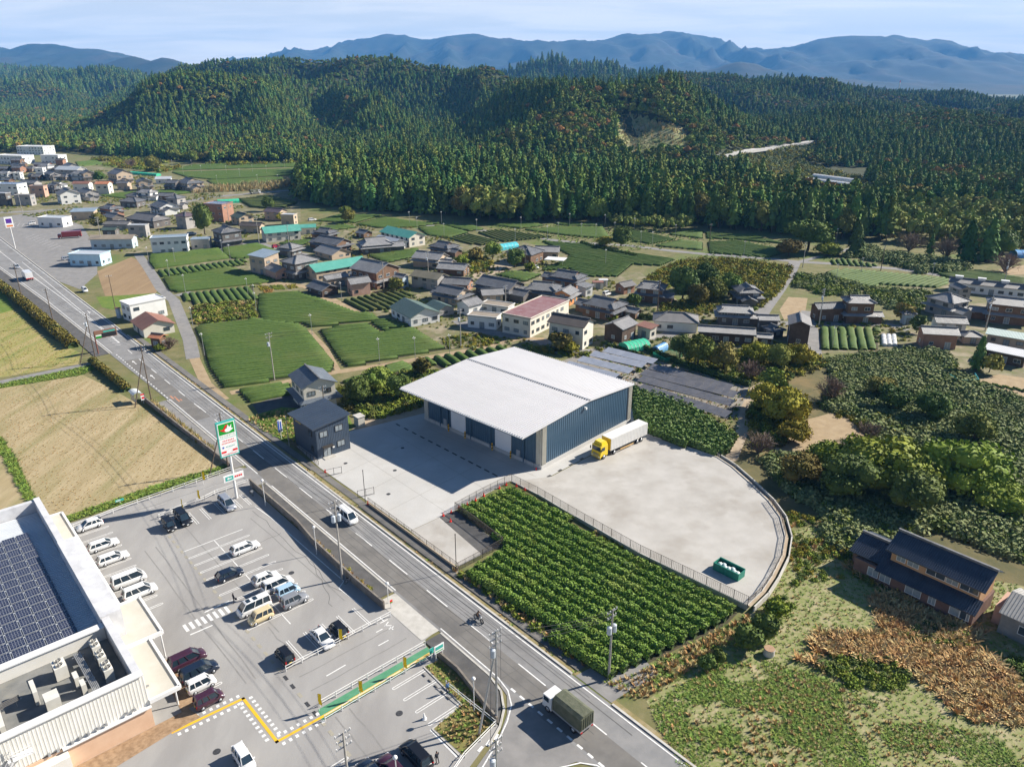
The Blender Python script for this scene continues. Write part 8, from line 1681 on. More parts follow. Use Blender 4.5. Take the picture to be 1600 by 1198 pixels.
JS = [(0, 0, .95), (0, 0, 1.2), (0, 0, 1.42), (.01, 0, 1.52), (.03, 0, 1.62), (.02, 0, 1.74), (0, .1, .92), (.04, .11, .5), (-.05, .11, .06), (.13, .12, .03), (0, -.1, .92), (-.06, -.11, .5), (-.22, -.11, .1), (-.06, -.12, .03), (0, .2, 1.4), (-.04, .26, 1.12), (.08, .27, .9), (.1, .27, .8), (0, -.2, 1.4), (.05, -.26, 1.12), (.12, -.25, .9), (.15, -.25, .8)]
JE = [(0, 1), (1, 2), (2, 3), (3, 4), (4, 5), (0, 6), (6, 7), (7, 8), (8, 9), (0, 10), (10, 11), (11, 12), (12, 13), (2, 14), (14, 15), (15, 16), (16, 17), (2, 18), (18, 19), (19, 20), (20, 21)]
JR = [(.13, .16), (.12, .16), (.12, .17), .055, .095, .08, .09, .065, .045, .04, .09, .065, .045, .04, .065, .05, .035, .04, .065, .05, .035, .04]
JR = [r if isinstance(r, tuple) else (r, r) for r in JR]
def bands(top): return [lambda c: c.z > 1.66 or (c.z > 1.54 and c.x < .0), lambda c: c.z > 1.5 or (c.z < .88 and abs(c.y) > .2), lambda c: c.z > .93, lambda c: True]
def person(p, az, top, leg, label): return figure('person', label, p, math.pi / 2 - az, JS, JE, JR, [M_HAIR, M_SKIN, top, leg], bands(top))
person(Z4(352, 437), PO, M_DKC, M_DKC, 'person in black walking near the zebra crossing with a bag')
mb = MB(); mb.box((0, 0, .16), (.3, .12, .3)); bg_ = Z4(368, 428); tag(mb.build('shopping_bag', M_DKC), 'dark bag carried by the person in black', 'bag', None, 'thing'); bpy.data.objects['shopping_bag'].location = (bg_.x, bg_.y, .42)
person(Z6(1063, 582), NS, M_BLC, M_DKC, 'person in blue top standing at the kerb of the grass corner'); person(Z6(975, 1165), NS, M_DKC, M_DKC, 'person in dark clothes at the bottom edge by the rail')
def two_wheeler(p, az, label, motor=False, z=.06):
 o = thing('motorcycle' if motor else 'bicycle', label, 'motorcycle' if motor else 'bicycle', (p.x, p.y, z), math.pi / 2 - az); R_, x = (.32, .7) if motor else (.33, .53)
 for s in (-1, 1):
  mb = MB(); n = 16
  for k in range(n): a, b = 6.283 * k / n, 6.283 * (k + 1) / n; mb.bar((s * x + R_ * math.cos(a), 0, R_ + R_ * math.sin(a)), (s * x + R_ * math.cos(b), 0, R_ + R_ * math.sin(b)), .11 if motor else .04)
  for k in range(6): mb.bar((s * x, 0, R_), (s * x + R_ * math.cos(k * 1.047), 0, R_ + R_ * math.sin(k * 1.047)), .015)
  mb.build('wheel', M_BLACK, o)
 mb = MB()
 for a, b, t in (((x, 0, R_), (x - .25, 0, .95), .05), ((x - .25, 0, .95), (-.1, 0, .45), .05), ((-.1, 0, .45), (-.25, 0, .85), .05), ((-x, 0, R_), (-.1, 0, .4), .05), ((-x, 0, R_), (-.25, 0, .8), .04), ((x - .28, -.32, 1.02), (x - .28, .32, 1.02), .04)): mb.bar(a, b, t)
 mb.build('frame', M_STEEL, o); mb = MB(); mb.box((-.3, 0, .88 if not motor else .8), (.3 if not motor else .7, .2 if not motor else .28, .08)); mb.build('saddle', M_BLACK, o)
 if motor:
  V, F = ellipsoid((.15, 0, .86), (.34, .2, .18), 10, 6); link('fuel_tank', np_mesh('fuel_tank', V, F, PAINT['navy'], smooth=True), o); mb = MB(); mb.box((0, 0, .45), (.5, .3, .35)); mb.build('engine', M_STEEL, o)
  mb = MB(); mb.tube([(x - .2, 0, .9), (x - .1, 0, .9)], .11, 10); mb.build('headlight', M_HEADL, o); mb = MB(); mb.tube([(-.1, -.2, .35), (-.8, -.22, .45)], .06, 8); mb.build('exhaust', M_STEEL, o)
 else: mb = MB(); mb.box((.5, 0, .92), (.3, .34, .24)); mb.build('basket', M_STEEL, o)
 return o
mp = W(748, 970); two_wheeler(mp, PS, 'dark motorcycle ridden towards the viewer in the far lane', True)
RJ = [(-.3, 0, .95), (-.2, 0, 1.2), (-.1, 0, 1.42), (-.07, 0, 1.52), (-.02, 0, 1.63), (-.02, 0, 1.74), (-.25, .14, .92), (.15, .2, .8), (-.05, .2, .4), (.08, .2, .33), (-.25, -.14, .92), (.15, -.2, .8), (-.05, -.2, .4), (.08, -.2, .33), (-.1, .2, 1.4), (.1, .28, 1.18), (.36, .28, 1.08), (.44, .27, 1.06), (-.1, -.2, 1.4), (.1, -.28, 1.18), (.36, -.28, 1.08), (.44, -.27, 1.06)]
figure('person', 'motorcycle rider in brown jacket and dark helmet', mp, math.pi / 2 - PS, RJ, JE, [r if i not in (4, 5) else (.135, .135) for i, r in enumerate(JR)], [M_DKC, M_DKC, M_BRC, M_DKC], [lambda c: c.z > 1.52, lambda c: c.z < .9 and False, lambda c: c.z > .98, lambda c: True], .06)
two_wheeler(zc(480, 720, 5.323, 350, 1010), PO, 'bicycle parked beside the transformer pole in the car park', z=.04); two_wheeler(zc(300, 620, 5.323, 495, 815), PS, 'bicycle in the wall shadow near the tall shop sign', z=.04)
# ---------------------------------------------------------------- poles
M_POLE = mat('concrete_pole', (.30, .285, .26), (.38, .36, .33), s=2, rough=.8); M_WOODP = mat('dark_wood_pole', (.10, .075, .055), (.15, .115, .085), s=3, rough=.9); M_TRANS = mat('transformer_grey', (.44, .49, .55), (.50, .55, .60), s=2, rough=.5); M_WIRE = mat('wire', (.03, .03, .035), rough=.6)
def hgt(b, t):
 d = ray(*t); p = W(*b); return CAM_H + d.z * p.y / d.y
POLE_TOPS = {}
def utility_pole(key, b, t, label, arms=2, trans=0, m=None, r=.17, stay=None, az=None, rungs=True):
 p = W(*b); h = max(5.0, hgt(b, t)); az = PO if az is None else az; m = m or M_POLE
 o = thing('utility_pole', label, 'utility pole', (p.x, p.y, 0), math.pi / 2 - az, 'utility poles')
 mb = MB(); mb.tube([(0, 0, 0), (0, 0, h)], [r, r * .6], 9); mb.build('pole', m, o)
 for k in range(arms):
  z = h - .35 - .85 * k; L = 1.8 - .25 * (k % 2); mb = MB(); mb.bar((-L / 2, .1, z), (L / 2, .1, z), .09); ar = mb.build('crossarm', M_STEEL, o)
  for x in (-.46, -.2, .2, .46): mb = MB(); mb.tube([(x * L, .1, z + .05), (x * L, .1, z + .28)], .06, 6); mb.build('insulator', M_WHITEM, ar)
 for k in range(trans):
  z = h - 3.4 - .1 * k; s = 1 if k % 2 else -1
  mb = MB(); mb.tube([(s * .45, 0, z), (s * .45, 0, z + 1.0)], .3, 10); mb.tube([(s * .45, 0, z + 1.0), (s * .45, 0, z + 1.1)], [.3, .12], 10); mb.bar((0, 0, z + .5), (s * .45, 0, z + .5), .1); mb.build('transformer', M_TRANS, o)
 if stay: q = W(*stay) - p; v = Matrix.Rotation(-(math.pi / 2 - az), 3, 'Z') @ Vector((q.x, q.y, 0)); mb = MB(); mb.tube([(v.x, v.y, 0), (0, 0, h * .82)], [r * .85, r * .7], 8); mb.build('brace_pole', m, o)
 POLE_TOPS[key] = (p, h, az); return o
for a in (('a', (776, 1125), (773, 985), 'tall braced utility pole on the grass corner with stacked crossarms', 3, 1, M_STEEL, .17, (748, 1148)), ('b', (535, 905), (528, 782), 'utility pole with large grey transformer beside the car park wall', 3, 2), ('c', (951, 1060), (955, 952), 'utility pole at the corner of the leafy tea plot', 2, 2),
 ('d', (357, 733), (347, 645), 'leaning twin-legged pole behind the tall shop sign', 2, 0, M_WOODP, .15, (327, 744)), ('e', (237, 628), (225, 539), 'A-shaped pole pair by the bus shelter', 2, 0, M_WOODP, .15, (211, 637)), ('f', (150, 563), (137, 490), 'A-shaped pole pair by the farm lane', 2, 1, M_WOODP, .15, (125, 571)), ('g', (85, 510), (77, 451), 'pole in the yellowing hedge', 2, 0, M_WOODP), ('h', (36, 471), (23, 413), 'farthest pole in the yellowing hedge', 2, 0, M_WOODP),
 ('i', (180, 481), (172, 430), 'pole at the edge of the ploughed field', 1, 0, M_WOODP, .13), ('j', (429, 594), (423, 520), 'pole standing in the large tea field near the road', 2, 1, M_POLE, .15), ('k', (508, 648), (506, 603), 'pole between lone cream house and slate office', 2, 0, M_WOODP, .12), ('l', (720, 543), (720, 483), 'pole in the vegetable plot beside the white workshop', 2, 1), ('m', (790, 476), (790, 446), 'pole behind the long kawara house', 2, 0), ('n', (1027, 488), (1030, 438), 'pole beside the white bungalow', 2, 0, M_WOODP), ('o', (1279, 510), (1286, 451), 'pole left of the porch-roofed farmhouse', 3, 1, M_STEEL),
 ('p', (1254, 418), (1260, 378), 'pole at the lane junction', 2, 0), ('q', (1376, 423), (1382, 384), 'leaning dark pole by the grey shrubs', 2, 0, M_WOODP), ('r', (1569, 441), (1574, 406), 'pole near the sandy patch at right', 2, 1), ('s', (1539, 517), (1545, 464), 'pole before the right-edge tiled house', 2, 1), ('t', (821, 419), (822, 388), 'pole in front of the hip-roofed farmhouse', 1, 0, M_WOODP), ('u', (731, 436), (730, 412), 'pole at the sandy yard', 1, 0), ('v', (669, 424), (668, 393), 'pole beside the lilac-roofed house', 2, 1), ('w', (405, 381), (403, 338), 'pole before the roller-door workshop', 2, 0), ('x', (452, 386), (451, 352), 'pole between teal workshop and tea plot', 1, 0), ('y', (161, 388), (151, 339), 'pole behind the blue-walled workshop', 3, 0), ('z', (548, 1252), (541, 1143), 'pole at the bottom edge beside the green walkway', 3, 0), ('aa', (776, 1262), (770, 1155), 'pole at the bottom edge below the grass corner', 3, 1, M_STEEL),
 ('ab', (358, 348), (356, 318), 'pole beside the brown brick block', 1, 0), ('ac', (238, 345), (234, 310), 'pole by the square grey house', 1, 0), ('ad', (1107, 393), (1108, 350), 'pole beside the right-hand tea lane', 1, 0, M_WOODP), ('ae', (600, 452), (599, 410), 'pole below the boarded-gable house', 1, 0), ('af', (148, 318), (146, 280), 'pole by the orange-roofed house', 1, 0), ('ag', (36, 335), (31, 300), 'pole on the upper road at left', 1, 0)): utility_pole(*a)
def wires(a, b, label, n=4, sag=.8):
 (p, h, az), (q, g, az2) = POLE_TOPS[a], POLE_TOPS[b]; o = thing('power_line', label, 'cable', (p.x, p.y, 0))
 for k in range(n):
  z0, z1 = h - .2 - .85 * (k // 2), g - .2 - .85 * (k // 2); s = .7 if k % 2 else -.7; u = Vector((math.sin(az), math.cos(az), 0)) * s; v = Vector((math.sin(az2), math.cos(az2), 0)) * s; A_, B_ = Vector((0, 0, z0)) + u, q - p + Vector((0, 0, z1)) + v
  mb = MB(); mb.tube([A_.lerp(B_, t / 8) - Vector((0, 0, sag * 4 * (t / 8) * (1 - t / 8))) for t in range(9)], .018, 3, cap=False); mb.build('cable', M_WIRE, o)
for a, b, l in (('h', 'g', 'cables between the two hedge poles'), ('g', 'f', 'cables from hedge pole to the farm lane pole pair'), ('f', 'e', 'cables between the two A-shaped pole pairs'), ('e', 'd', 'cables from bus shelter poles to the shop sign poles'), ('d', 'b', 'cables from shop sign poles to the transformer pole'), ('b', 'a', 'cables from transformer pole to the braced corner pole'), ('a', 'c', 'cables crossing the road to the tea plot pole'), ('l', 'j', 'cables over the tea fields'), ('l', 'm', 'cables behind the long kawara house'), ('a', 'aa', 'cables at the bottom edge of the picture')): wires(a, b, l)
# frost fans on slim poles among the tea
mb = MB(); mb.tube([(0, 0, 0), (0, 0, 6.2)], [.085, .06], 6); FP = mb.mesh('pole', M_STEEL)
mb = MB(); mb.tube([(-.28, 0, 6.3), (.25, 0, 6.2)], .13, 8)
for k in range(3): a = 2.094 * k; mb.bar((.3, 0, 6.19), (.3, .45 * math.cos(a), 6.19 + .45 * math.sin(a)), .03, .12)
FF = mb.mesh('fan', M_WHITEM); FANS = {'the tea rows by the curving lane': [(233, 410), (274, 412), (265, 432), (290, 457), (360, 406), (302, 512), (320, 556), (348, 398)], 'the large tea fields between workshop and road': [(388, 463), (401, 487), (488, 524), (593, 564), (649, 562), (703, 558), (534, 470), (399, 474)], 'the tea fields behind the village': [(694, 370), (652, 359), (745, 363), (805, 379), (814, 359), (855, 374), (872, 368), (908, 370), (931, 371), (945, 355), (960, 368), (946, 414), (991, 361), (1019, 384), (1001, 383), (1055, 372), (890, 353), (690, 350), (640, 350)], 'the tea plots at right': [(1306, 379), (1345, 428), (1306, 439), (1455, 437), (1300, 545), (1162, 400)], 'the far tea fields': [(252, 274), (287, 274), (315, 271), (340, 288), (354, 272), (375, 277), (403, 287), (417, 272), (435, 287), (395, 270), (300, 262), (330, 262), (445, 262), (270, 262)]}
for g, L in FANS.items():
 for q in L: p = W(*q); o = thing('frost_fan', 'slim pole with small frost fan in ' + g, 'frost fan', (p.x, p.y, 0), 2.4 + .3 * random.random(), 'frost fans in ' + g); link('pole', FP, o); link('fan', FF, o)
def lamp_post(b, t, label, globe=True, m=None, r=.06):
 p = W(*b); h = max(3, hgt(b, t)); o = thing('lamp_post', label, 'lamp post', (p.x, p.y, .04)); mb = MB(); mb.tube([(0, 0, 0), (0, 0, h)], r, 8); mb.build('pole', m or M_RAIL, o)
 if globe: V, F = ellipsoid((0, 0, h + .15), (.26, .26, .26), 10, 8); link('globe', np_mesh('globe', V, F, M_WHITEM, smooth=True), o)
 else: mb = MB(); mb.box((0, 0, h), (.16, .16, .12)); mb.build('cap', m or M_RAIL, o)
for a in (((415, 790), (412, 752), 'white globe lamp below the tall shop sign'), ((495, 866), (492, 825), 'white globe lamp near the transformer pole'), ((607, 942), (606, 913), 'white globe lamp by the exit driveway'), ((741, 1111), (741, 1062), 'white globe lamp on the grass corner'), ((621, 1230), (620, 1185), 'white globe lamp at the bottom edge'), ((713, 892), (712, 835), 'slim dark pole at the fence corner by the tea plot', False, M_FRAMED), ((571, 785), (569, 735), 'slim dark pole at the warehouse gate', False, M_FRAMED), ((452, 697), (448, 650), 'slim pole between blue banner and office', False, M_STEEL)): lamp_post(*a)

# ---------------------------------------------------------------- signs and flags
M_SGREEN = mat('sign_green', (.01, .30, .03), rough=.4); M_STEALG = mat('sign_teal', (.05, .40, .34), rough=.4); M_SRED = mat('sign_red', (.72, .02, .02), rough=.4); M_SWHITE = mat('sign_white', (.80, .80, .78), rough=.4); M_SBLUE = mat('sign_blue', (.03, .10, .45), rough=.4)
sp = W(370, 778); sg = thing('shop_sign', 'tall white-poled shop sign with red and white bird on green', 'sign', (sp.x, sp.y, .04), math.pi / 2 - PO)
mb = MB(); mb.tube([(0, 0, 0), (0, 0, 15)], [.24, .2], 12); mb.build('pole', M_RAIL, sg)
SW, SH, SZ = 3.3, 6.6, 11.9           # panel stands across the road direction; local y = -road
mb = MB(); mb.box((0, 0, SZ), (SW, .5, SH)); pn = mb.build('panel', M_STEALG, sg)
def put(name, pts, m, y=-.262, parent=None, thick=.012):
 mb = MB(); n = len(pts); mb.add([(x, y, z) for x, z in pts] + [(x, y - thick, z) for x, z in pts], [tuple(range(n))[::-1], tuple(range(n, 2 * n))] + [(i, (i + 1) % n, (i + 1) % n + n, i + n) for i in range(n)]); return mb.build(name, m, parent)
rect = lambda x0, x1, z0, z1: [(x0, z0), (x1, z0), (x1, z1), (x0, z1)]
for f in (0, 1):
 fc_ = bpy.data.objects.new('sign_face', None); COL.objects.link(fc_); fc_.parent = sg; fc_.location = (0, 0, SZ); fc_.rotation_euler = (0, 0, math.pi * f)
 put('backing', rect(-1.5, 1.5, -3.1, 3.1), M_SWHITE, -.252, fc_); put('emblem_ground', rect(-1.35, 1.35, .95, 2.95), M_SGREEN, -.268, fc_)
 put('bird_body', [(-.95, 1.75), (-.35, 1.35), (.35, 1.25), (.95, 1.55), (1.2, 1.75), (.85, 1.85), (.95, 2.6), (.55, 2.1), (.3, 2.65), (.1, 2.0), (-.3, 1.9)], M_SWHITE, -.284, fc_)
 put('bird_wing', [(-1.2, 1.9), (-.55, 1.95), (-.15, 2.6), (.3, 2.72), (-.05, 2.1), (-.35, 1.75), (-.2, 1.35), (-.75, 1.6)], M_SRED, -.30, fc_)
 for tx, z, sz, mt in (('フレンドマート', .48, .40, M_SGREEN),):
  cu = bpy.data.curves.new('lettering', 'FONT'); cu.body = tx; cu.size = sz; cu.align_x = 'CENTER'; cu.extrude = .006; to = bpy.data.objects.new('lettering', cu); COL.objects.link(to)
  dg = bpy.context.evaluated_depsgraph_get(); me = bpy.data.meshes.new_from_object(to.evaluated_get(dg)); bpy.data.objects.remove(to); me.materials.clear(); me.materials.append(mt); lo = link('lettering', me, fc_, (0, -.275, z)); lo.rotation_euler = (R(90), 0, 0)
 put('divider', rect(-1.45, 1.45, .22, .28), M_STEALG, -.268, fc_); r3 = np.random.default_rng(8)
 for z, k, x0, st_, hh, mt in ((-.25, 7, -.95, .3, .3, M_SRED), (-.72, 10, -1.15, .25, .26, M_SRED), (-1.45, 6, -.55, .27, .22, M_STEALG), (-2.85, 10, -1.15, .25, .2, M_SRED)):      # rows of small unreadable characters
  for i in range(k): x = x0 + st_ * i; put('character', [(x, z), (x + .03, z - hh / 2), (x + .17, z - hh / 2 * r3.random()), (x + .15, z + hh / 2), (x + .05, z + hh / 3)], mt, -.27, fc_)
 put('blue_mark', rect(-1.15, -.85, -1.62, -1.3), M_SBLUE, -.27, fc_); put('red_band', rect(-1.4, -.55, -2.5, -2.15), M_SRED, -.27, fc_); put('red_band', rect(.55, 1.4, -2.5, -2.15), M_SRED, -.27, fc_)
mb = MB(); mb.box((0, -.15, 4.4), (3.6, .2, 1.25)); pp_ = mb.build('parking_board', M_SWHITE, sg); put('green_arrow_field', rect(-1.5, -.1, 4.0, 4.8), M_STEALG, -.262, sg); put('white_arrow', [(-1.3, 4.4), (-.9, 4.65), (-.9, 4.48), (-.35, 4.48), (-.35, 4.32), (-.9, 4.32), (-.9, 4.15)], M_SWHITE, -.28, sg)
for i in range(4): put('character', rect(.15 + .36 * i, .4 + .36 * i, 4.25, 4.6), M_SRED, -.262, sg)
def flag(p, label, z=.05):
 o = thing('banner_flag', label, 'flag', (p.x, p.y, z), RROT + random.random()); mb = MB(); mb.tube([(0, 0, 0), (0, 0, 2.7)], .03, 5); mb.build('pole', M_RAIL, o); mb = MB(); n = 6
 V = [(x, .05 * math.sin(k * 1.3 + x * 3), 2.65 - 1.7 * k / n) for k in range(n + 1) for x in (.03, .5)]; mb.add(V, [(2 * k, 2 * k + 1, 2 * k + 3, 2 * k + 2) for k in range(n)]); mb.build('cloth', mat('yellow_cloth', (.80, .55, .01), rough=.8), o)
for q, l in (((286, 800), 'yellow flag beside the two black vans'), ((311, 786), 'yellow flag at the end of the short rail'), ((318, 757), 'yellow flag on the paddy-side rail'), ((531, 1008), 'yellow flag on the exit rail between white saloon and black car'), ((631, 1052), 'yellow flag at the right of the green walkway'), ((562, 1090), 'yellow flag at the middle of the green walkway'), ((499, 1110), 'yellow flag at the left end of the green walkway')): flag(W(*q), l)
def board(p, az, label, w_, h, z0, m, bars=(), name='road_sign', legs=1, t=.08, post=None):
 o = thing(name, label, 'sign', (p.x, p.y, .05), math.pi / 2 - az)
 for x in ([0] if legs == 1 else [-w_ * .35, w_ * .35]): mb = MB(); mb.tube([(x, .06, 0), (x, .06, z0 + h)], .06, 6); mb.build('post', post or M_RAIL, o)
 mb = MB(); mb.box((0, 0, z0 + h / 2), (w_, t, h)); mb.build('board', m, o)
 for x0, x1, za, zb, mt in bars: put('mark', rect(x0 * w_, x1 * w_, z0 + za * h, z0 + zb * h), mt, -t / 2 - .004, o)
board(W(440, 686), PO, 'tall narrow blue and white banner sign on the grass plot', 1.0, 2.8, 1.6, M_SWHITE, ((-.45, -.15, .05, .95, M_SBLUE), (.0, .3, .15, .85, M_SBLUE)))
board(W(687, 1030), PO, 'white and green entrance board at the head of the green walkway', 1.5, 1.2, 1.2, M_SWHITE, ((-.4, .4, .45, .85, M_STEALG), (-.4, .4, .15, .25, M_SGREEN)), legs=2)
board(W(675, 1030), PO, 'small green panel beside the entrance board', .6, .8, 1.0, M_STEALG); board(W(612, 950), PO, 'small red and green stop sign by the exit driveway', .4, .5, .9, M_SRED, ((-.4, .4, .05, .4, M_SGREEN),))
board(W(225, 630), PO, 'red and white notice board beside the bus shelter', .9, 1.6, .8, M_SWHITE, ((-.45, .45, .75, .98, M_SRED), (-.3, .3, .2, .5, M_SRED)), 'notice_board')
board(W(188, 787), PO, 'green and white plate on the paddy-side rail', 1.4, .4, .5, M_STEALG, ((-.4, .1, .3, .7, M_SWHITE),))
pb_ = W(165, 551); ps = thing('price_board', 'roadside board with black screen and green panel on a red-brown post', 'sign', (pb_.x, pb_.y, .15), math.pi / 2 - PO)
mb = MB(); mb.tube([(-1.8, 0, 0), (-1.8, 0, 6.2)], .16, 8); mb.build('post', mat('rust_post', (.20, .07, .05), rough=.7), ps); mb = MB(); mb.box((1.0, 0, 5.3), (5.6, .5, 2.2)); mb.build('casing', mat('bronze_case', (.24, .13, .09), rough=.5), ps)
put('screen', rect(-.1, 3.6, 4.35, 5.5), M_BLACK, -.26, ps); put('green_panel', rect(-1.6, -.15, 4.35, 5.3), M_SGREEN, -.26, ps); put('white_stripe', rect(-1.6, -.15, 4.9, 5.25), M_SWHITE, -.27, ps); put('header', rect(.4, 3.4, 5.65, 6.1), M_STEALG, -.26, ps)
bs_ = W(214, 628); bus = thing('bus_shelter', 'small bus shelter with pale arched roof by the clipped hedge', 'shelter', (bs_.x, bs_.y, .1), RROT)
for x in (-1.4, 1.4):
 for y in (-.7, .7): mb = MB(); mb.bar((x, y, 0), (x, y, 2.4), .08); mb.build('post', M_STEEL, bus)
mb = MB(); mb.add([(x, y, 2.4 + .35 * (1 - (y / 1.0) ** 2)) for x in (-1.8, 1.8) for y in (-1, -.5, 0, .5, 1)], [(k, k + 1, k + 6, k + 5) for k in range(4)]); mb.build('roof', mat('shelter_roof', (.52, .55, .56), rough=.5), bus); mb = MB(); mb.box((0, -.7, 1.2), (2.7, .06, 1.6)); mb.build('back_panel', M_GLASSL, bus); mb = MB(); mb.box((0, -.45, .45), (2.4, .4, .06)); mb.build('bench', M_STEEL, bus)
ls = W(24, 388); lsg = thing('roadside_sign', 'white pole sign with purple square at the far shop lot', 'sign', (ls.x, ls.y, 0), math.pi / 2 - PO); mb = MB(); mb.tube([(0, 0, 0), (0, 0, 11)], .22, 8); mb.build('pole', M_RAIL, lsg); mb = MB(); mb.box((0, 0, 11.6), (3.2, .4, 4.6)); mb.build('panel', M_SWHITE, lsg); put('purple_mark', rect(-1.1, 1.1, 11.2, 13.2), mat('sign_purple', (.10, .03, .30), rough=.4), -.21, lsg); put('orange_mark', rect(-1.2, 1.2, 9.7, 10.4), mat('sign_orange', (.7, .2, .03), rough=.4), -.21, lsg)
# ---------------------------------------------------------------- fences, cones, gates
M_MESH = mat('brown_mesh', (.10, .085, .07), rough=.7)
def mesh_fence(pts, label, h=1.5, pitch=2.0, cell=.3, wall=0.0, m=None):
 c = pts[0]; o = thing('mesh_fence', label, 'fence', (c.x, c.y, 0)); m = m or M_MESH
 for a, b in zip(pts[:-1], pts[1:]):
  a = a - c; b = b - c; a0, b0 = a.z + c.z, b.z + c.z; L = (b - a).length; n = max(1, round(L / pitch)); mb = MB()
  P = lambda t, z: Vector((a.x + (b.x - a.x) * t, a.y + (b.y - a.y) * t, a0 + (b0 - a0) * t + wall + z))
  for k in range(int(h / .2) + 1): mb.bar(P(0, .08 + .2 * k), P(1, .08 + .2 * k), .022)
  for k in range(int(L / cell)): mb.bar(P(k * cell / L, .08), P(k * cell / L, h), .022)
  mb.bar(P(0, h), P(1, h), .05); mb.build('mesh', m, o); mb = MB(); mb.tube([(0, 0, -.1), (0, 0, h + .05)], .04, 6); me = mb.mesh('post', m)
  for k in range(n + 1): link('post', me, o, P(k / n, 0))
  if wall: mb = MB(); mb.bar(P(0, -wall / 2), P(1, -wall / 2), .16, wall); mb.build('base_wall', mat('beige_base', (.52, .40, .26), (.58, .46, .32), s=1, rough=.85), o)
 return o
mesh_fence([W(713, 893), W(754, 871), W(786, 853)], 'brown mesh fence across the end of the entrance yard'); mesh_fence([W(786, 853), W(748, 824), W(711, 797)], 'brown mesh fence between tarred strip and tea plot', 1.6, 2, .2)
mesh_fence([W(711, 797), W(755, 773), W(799, 751, .1)], 'brown mesh fence from gate corner up to the warehouse corner'); mesh_fence([p for p in reversed(yv[13:])], 'long brown mesh fence on the retaining wall of the yard', 1.5); mesh_fence([p + Vector((0, 0, .12)) for p in yv[7:14]], 'low mesh fence on the curved end of the yard', .8, 2, .9)
mesh_fence([RD(31.5, 6.4), RD(45, 6.4), RD(57.3, 6.4)], 'low beige wall with wire fence along the road footpath', .9, 2.2, .5, .45); mesh_fence([RD(-.5, 7.0), RD(12.5, 6.9)], 'dark wire fence beside the slate office', 1.0, 1.6, .4)
for q, l in (((522, 742), 'black folded gate section nearest the office'), ((572, 775), 'black folded gate section at the far side of the gateway')):
 p = W(*q); o = thing('gate', l, 'gate', (p.x, p.y, .05), RROT + R(75)); 
 for x in (-1.5, 0, 1.5): mb = MB(); mb.bar((x, 0, 0), (x, 0, 1.5), .07); mb.build('upright', M_FRAMED, o)
 for z in (.15, 1.4): mb = MB(); mb.bar((-1.5, 0, z), (1.5, 0, z), .05); mb.build('rail', M_FRAMED, o)
mb = MB(); mb.tube([(0, 0, .03), (0, 0, .7)], [.16, .03], 10); CB = mb.mesh('cone', mat('cone_red', (.75, .06, .03), rough=.5)); mb = MB(); mb.box((0, 0, .02), (.42, .42, .04)); CS = mb.mesh('base', M_SRED)
for i, q in enumerate([(692.5, 806), (704, 815), (705, 801), (717, 794), (730, 789), (743, 782), (756, 775), (780, 763), (791, 758), (807, 761), (820, 767), (508, 738), (575, 788)]):
 p = W(*q); o = thing('traffic_cone', 'red traffic cone ' + ('standing alone in front of the others' if i == 1 else 'at the gateway kerb' if i > 10 else 'in the line along the brown mesh fence'), 'cone', (p.x, p.y, .06 if i < 9 or i > 10 else .2), 0, 'traffic cones'); link('cone', CB, o); link('base', CS, o)
pb2 = Z6(868, 800); o = thing('traffic_cone', 'white cone standing in a lower car park bay', 'cone', (pb2.x, pb2.y, .045)); mb = MB(); mb.tube([(0, 0, .03), (0, 0, .9)], [.22, .05], 10); mb.build('cone', M_SWHITE, o); mb = MB(); mb.box((0, 0, .03), (.5, .5, .06)); mb.build('base', M_SWHITE, o)
wr = W(1201, 1022); o = thing('well_ring', 'round concrete well ring with a brown lid in the meadow', 'well', (wr.x, wr.y, 0)); mb = MB(); mb.tube([(0, 0, 0), (0, 0, .95)], .72, 20); mb.build('ring', M_KERB, o); mb = MB(); mb.tube([(0, 0, .95), (0, 0, 1.02)], .68, 20); mb.build('lid', mat('rusty_lid', (.32, .20, .12), (.40, .27, .18), s=3, rough=.9), o)

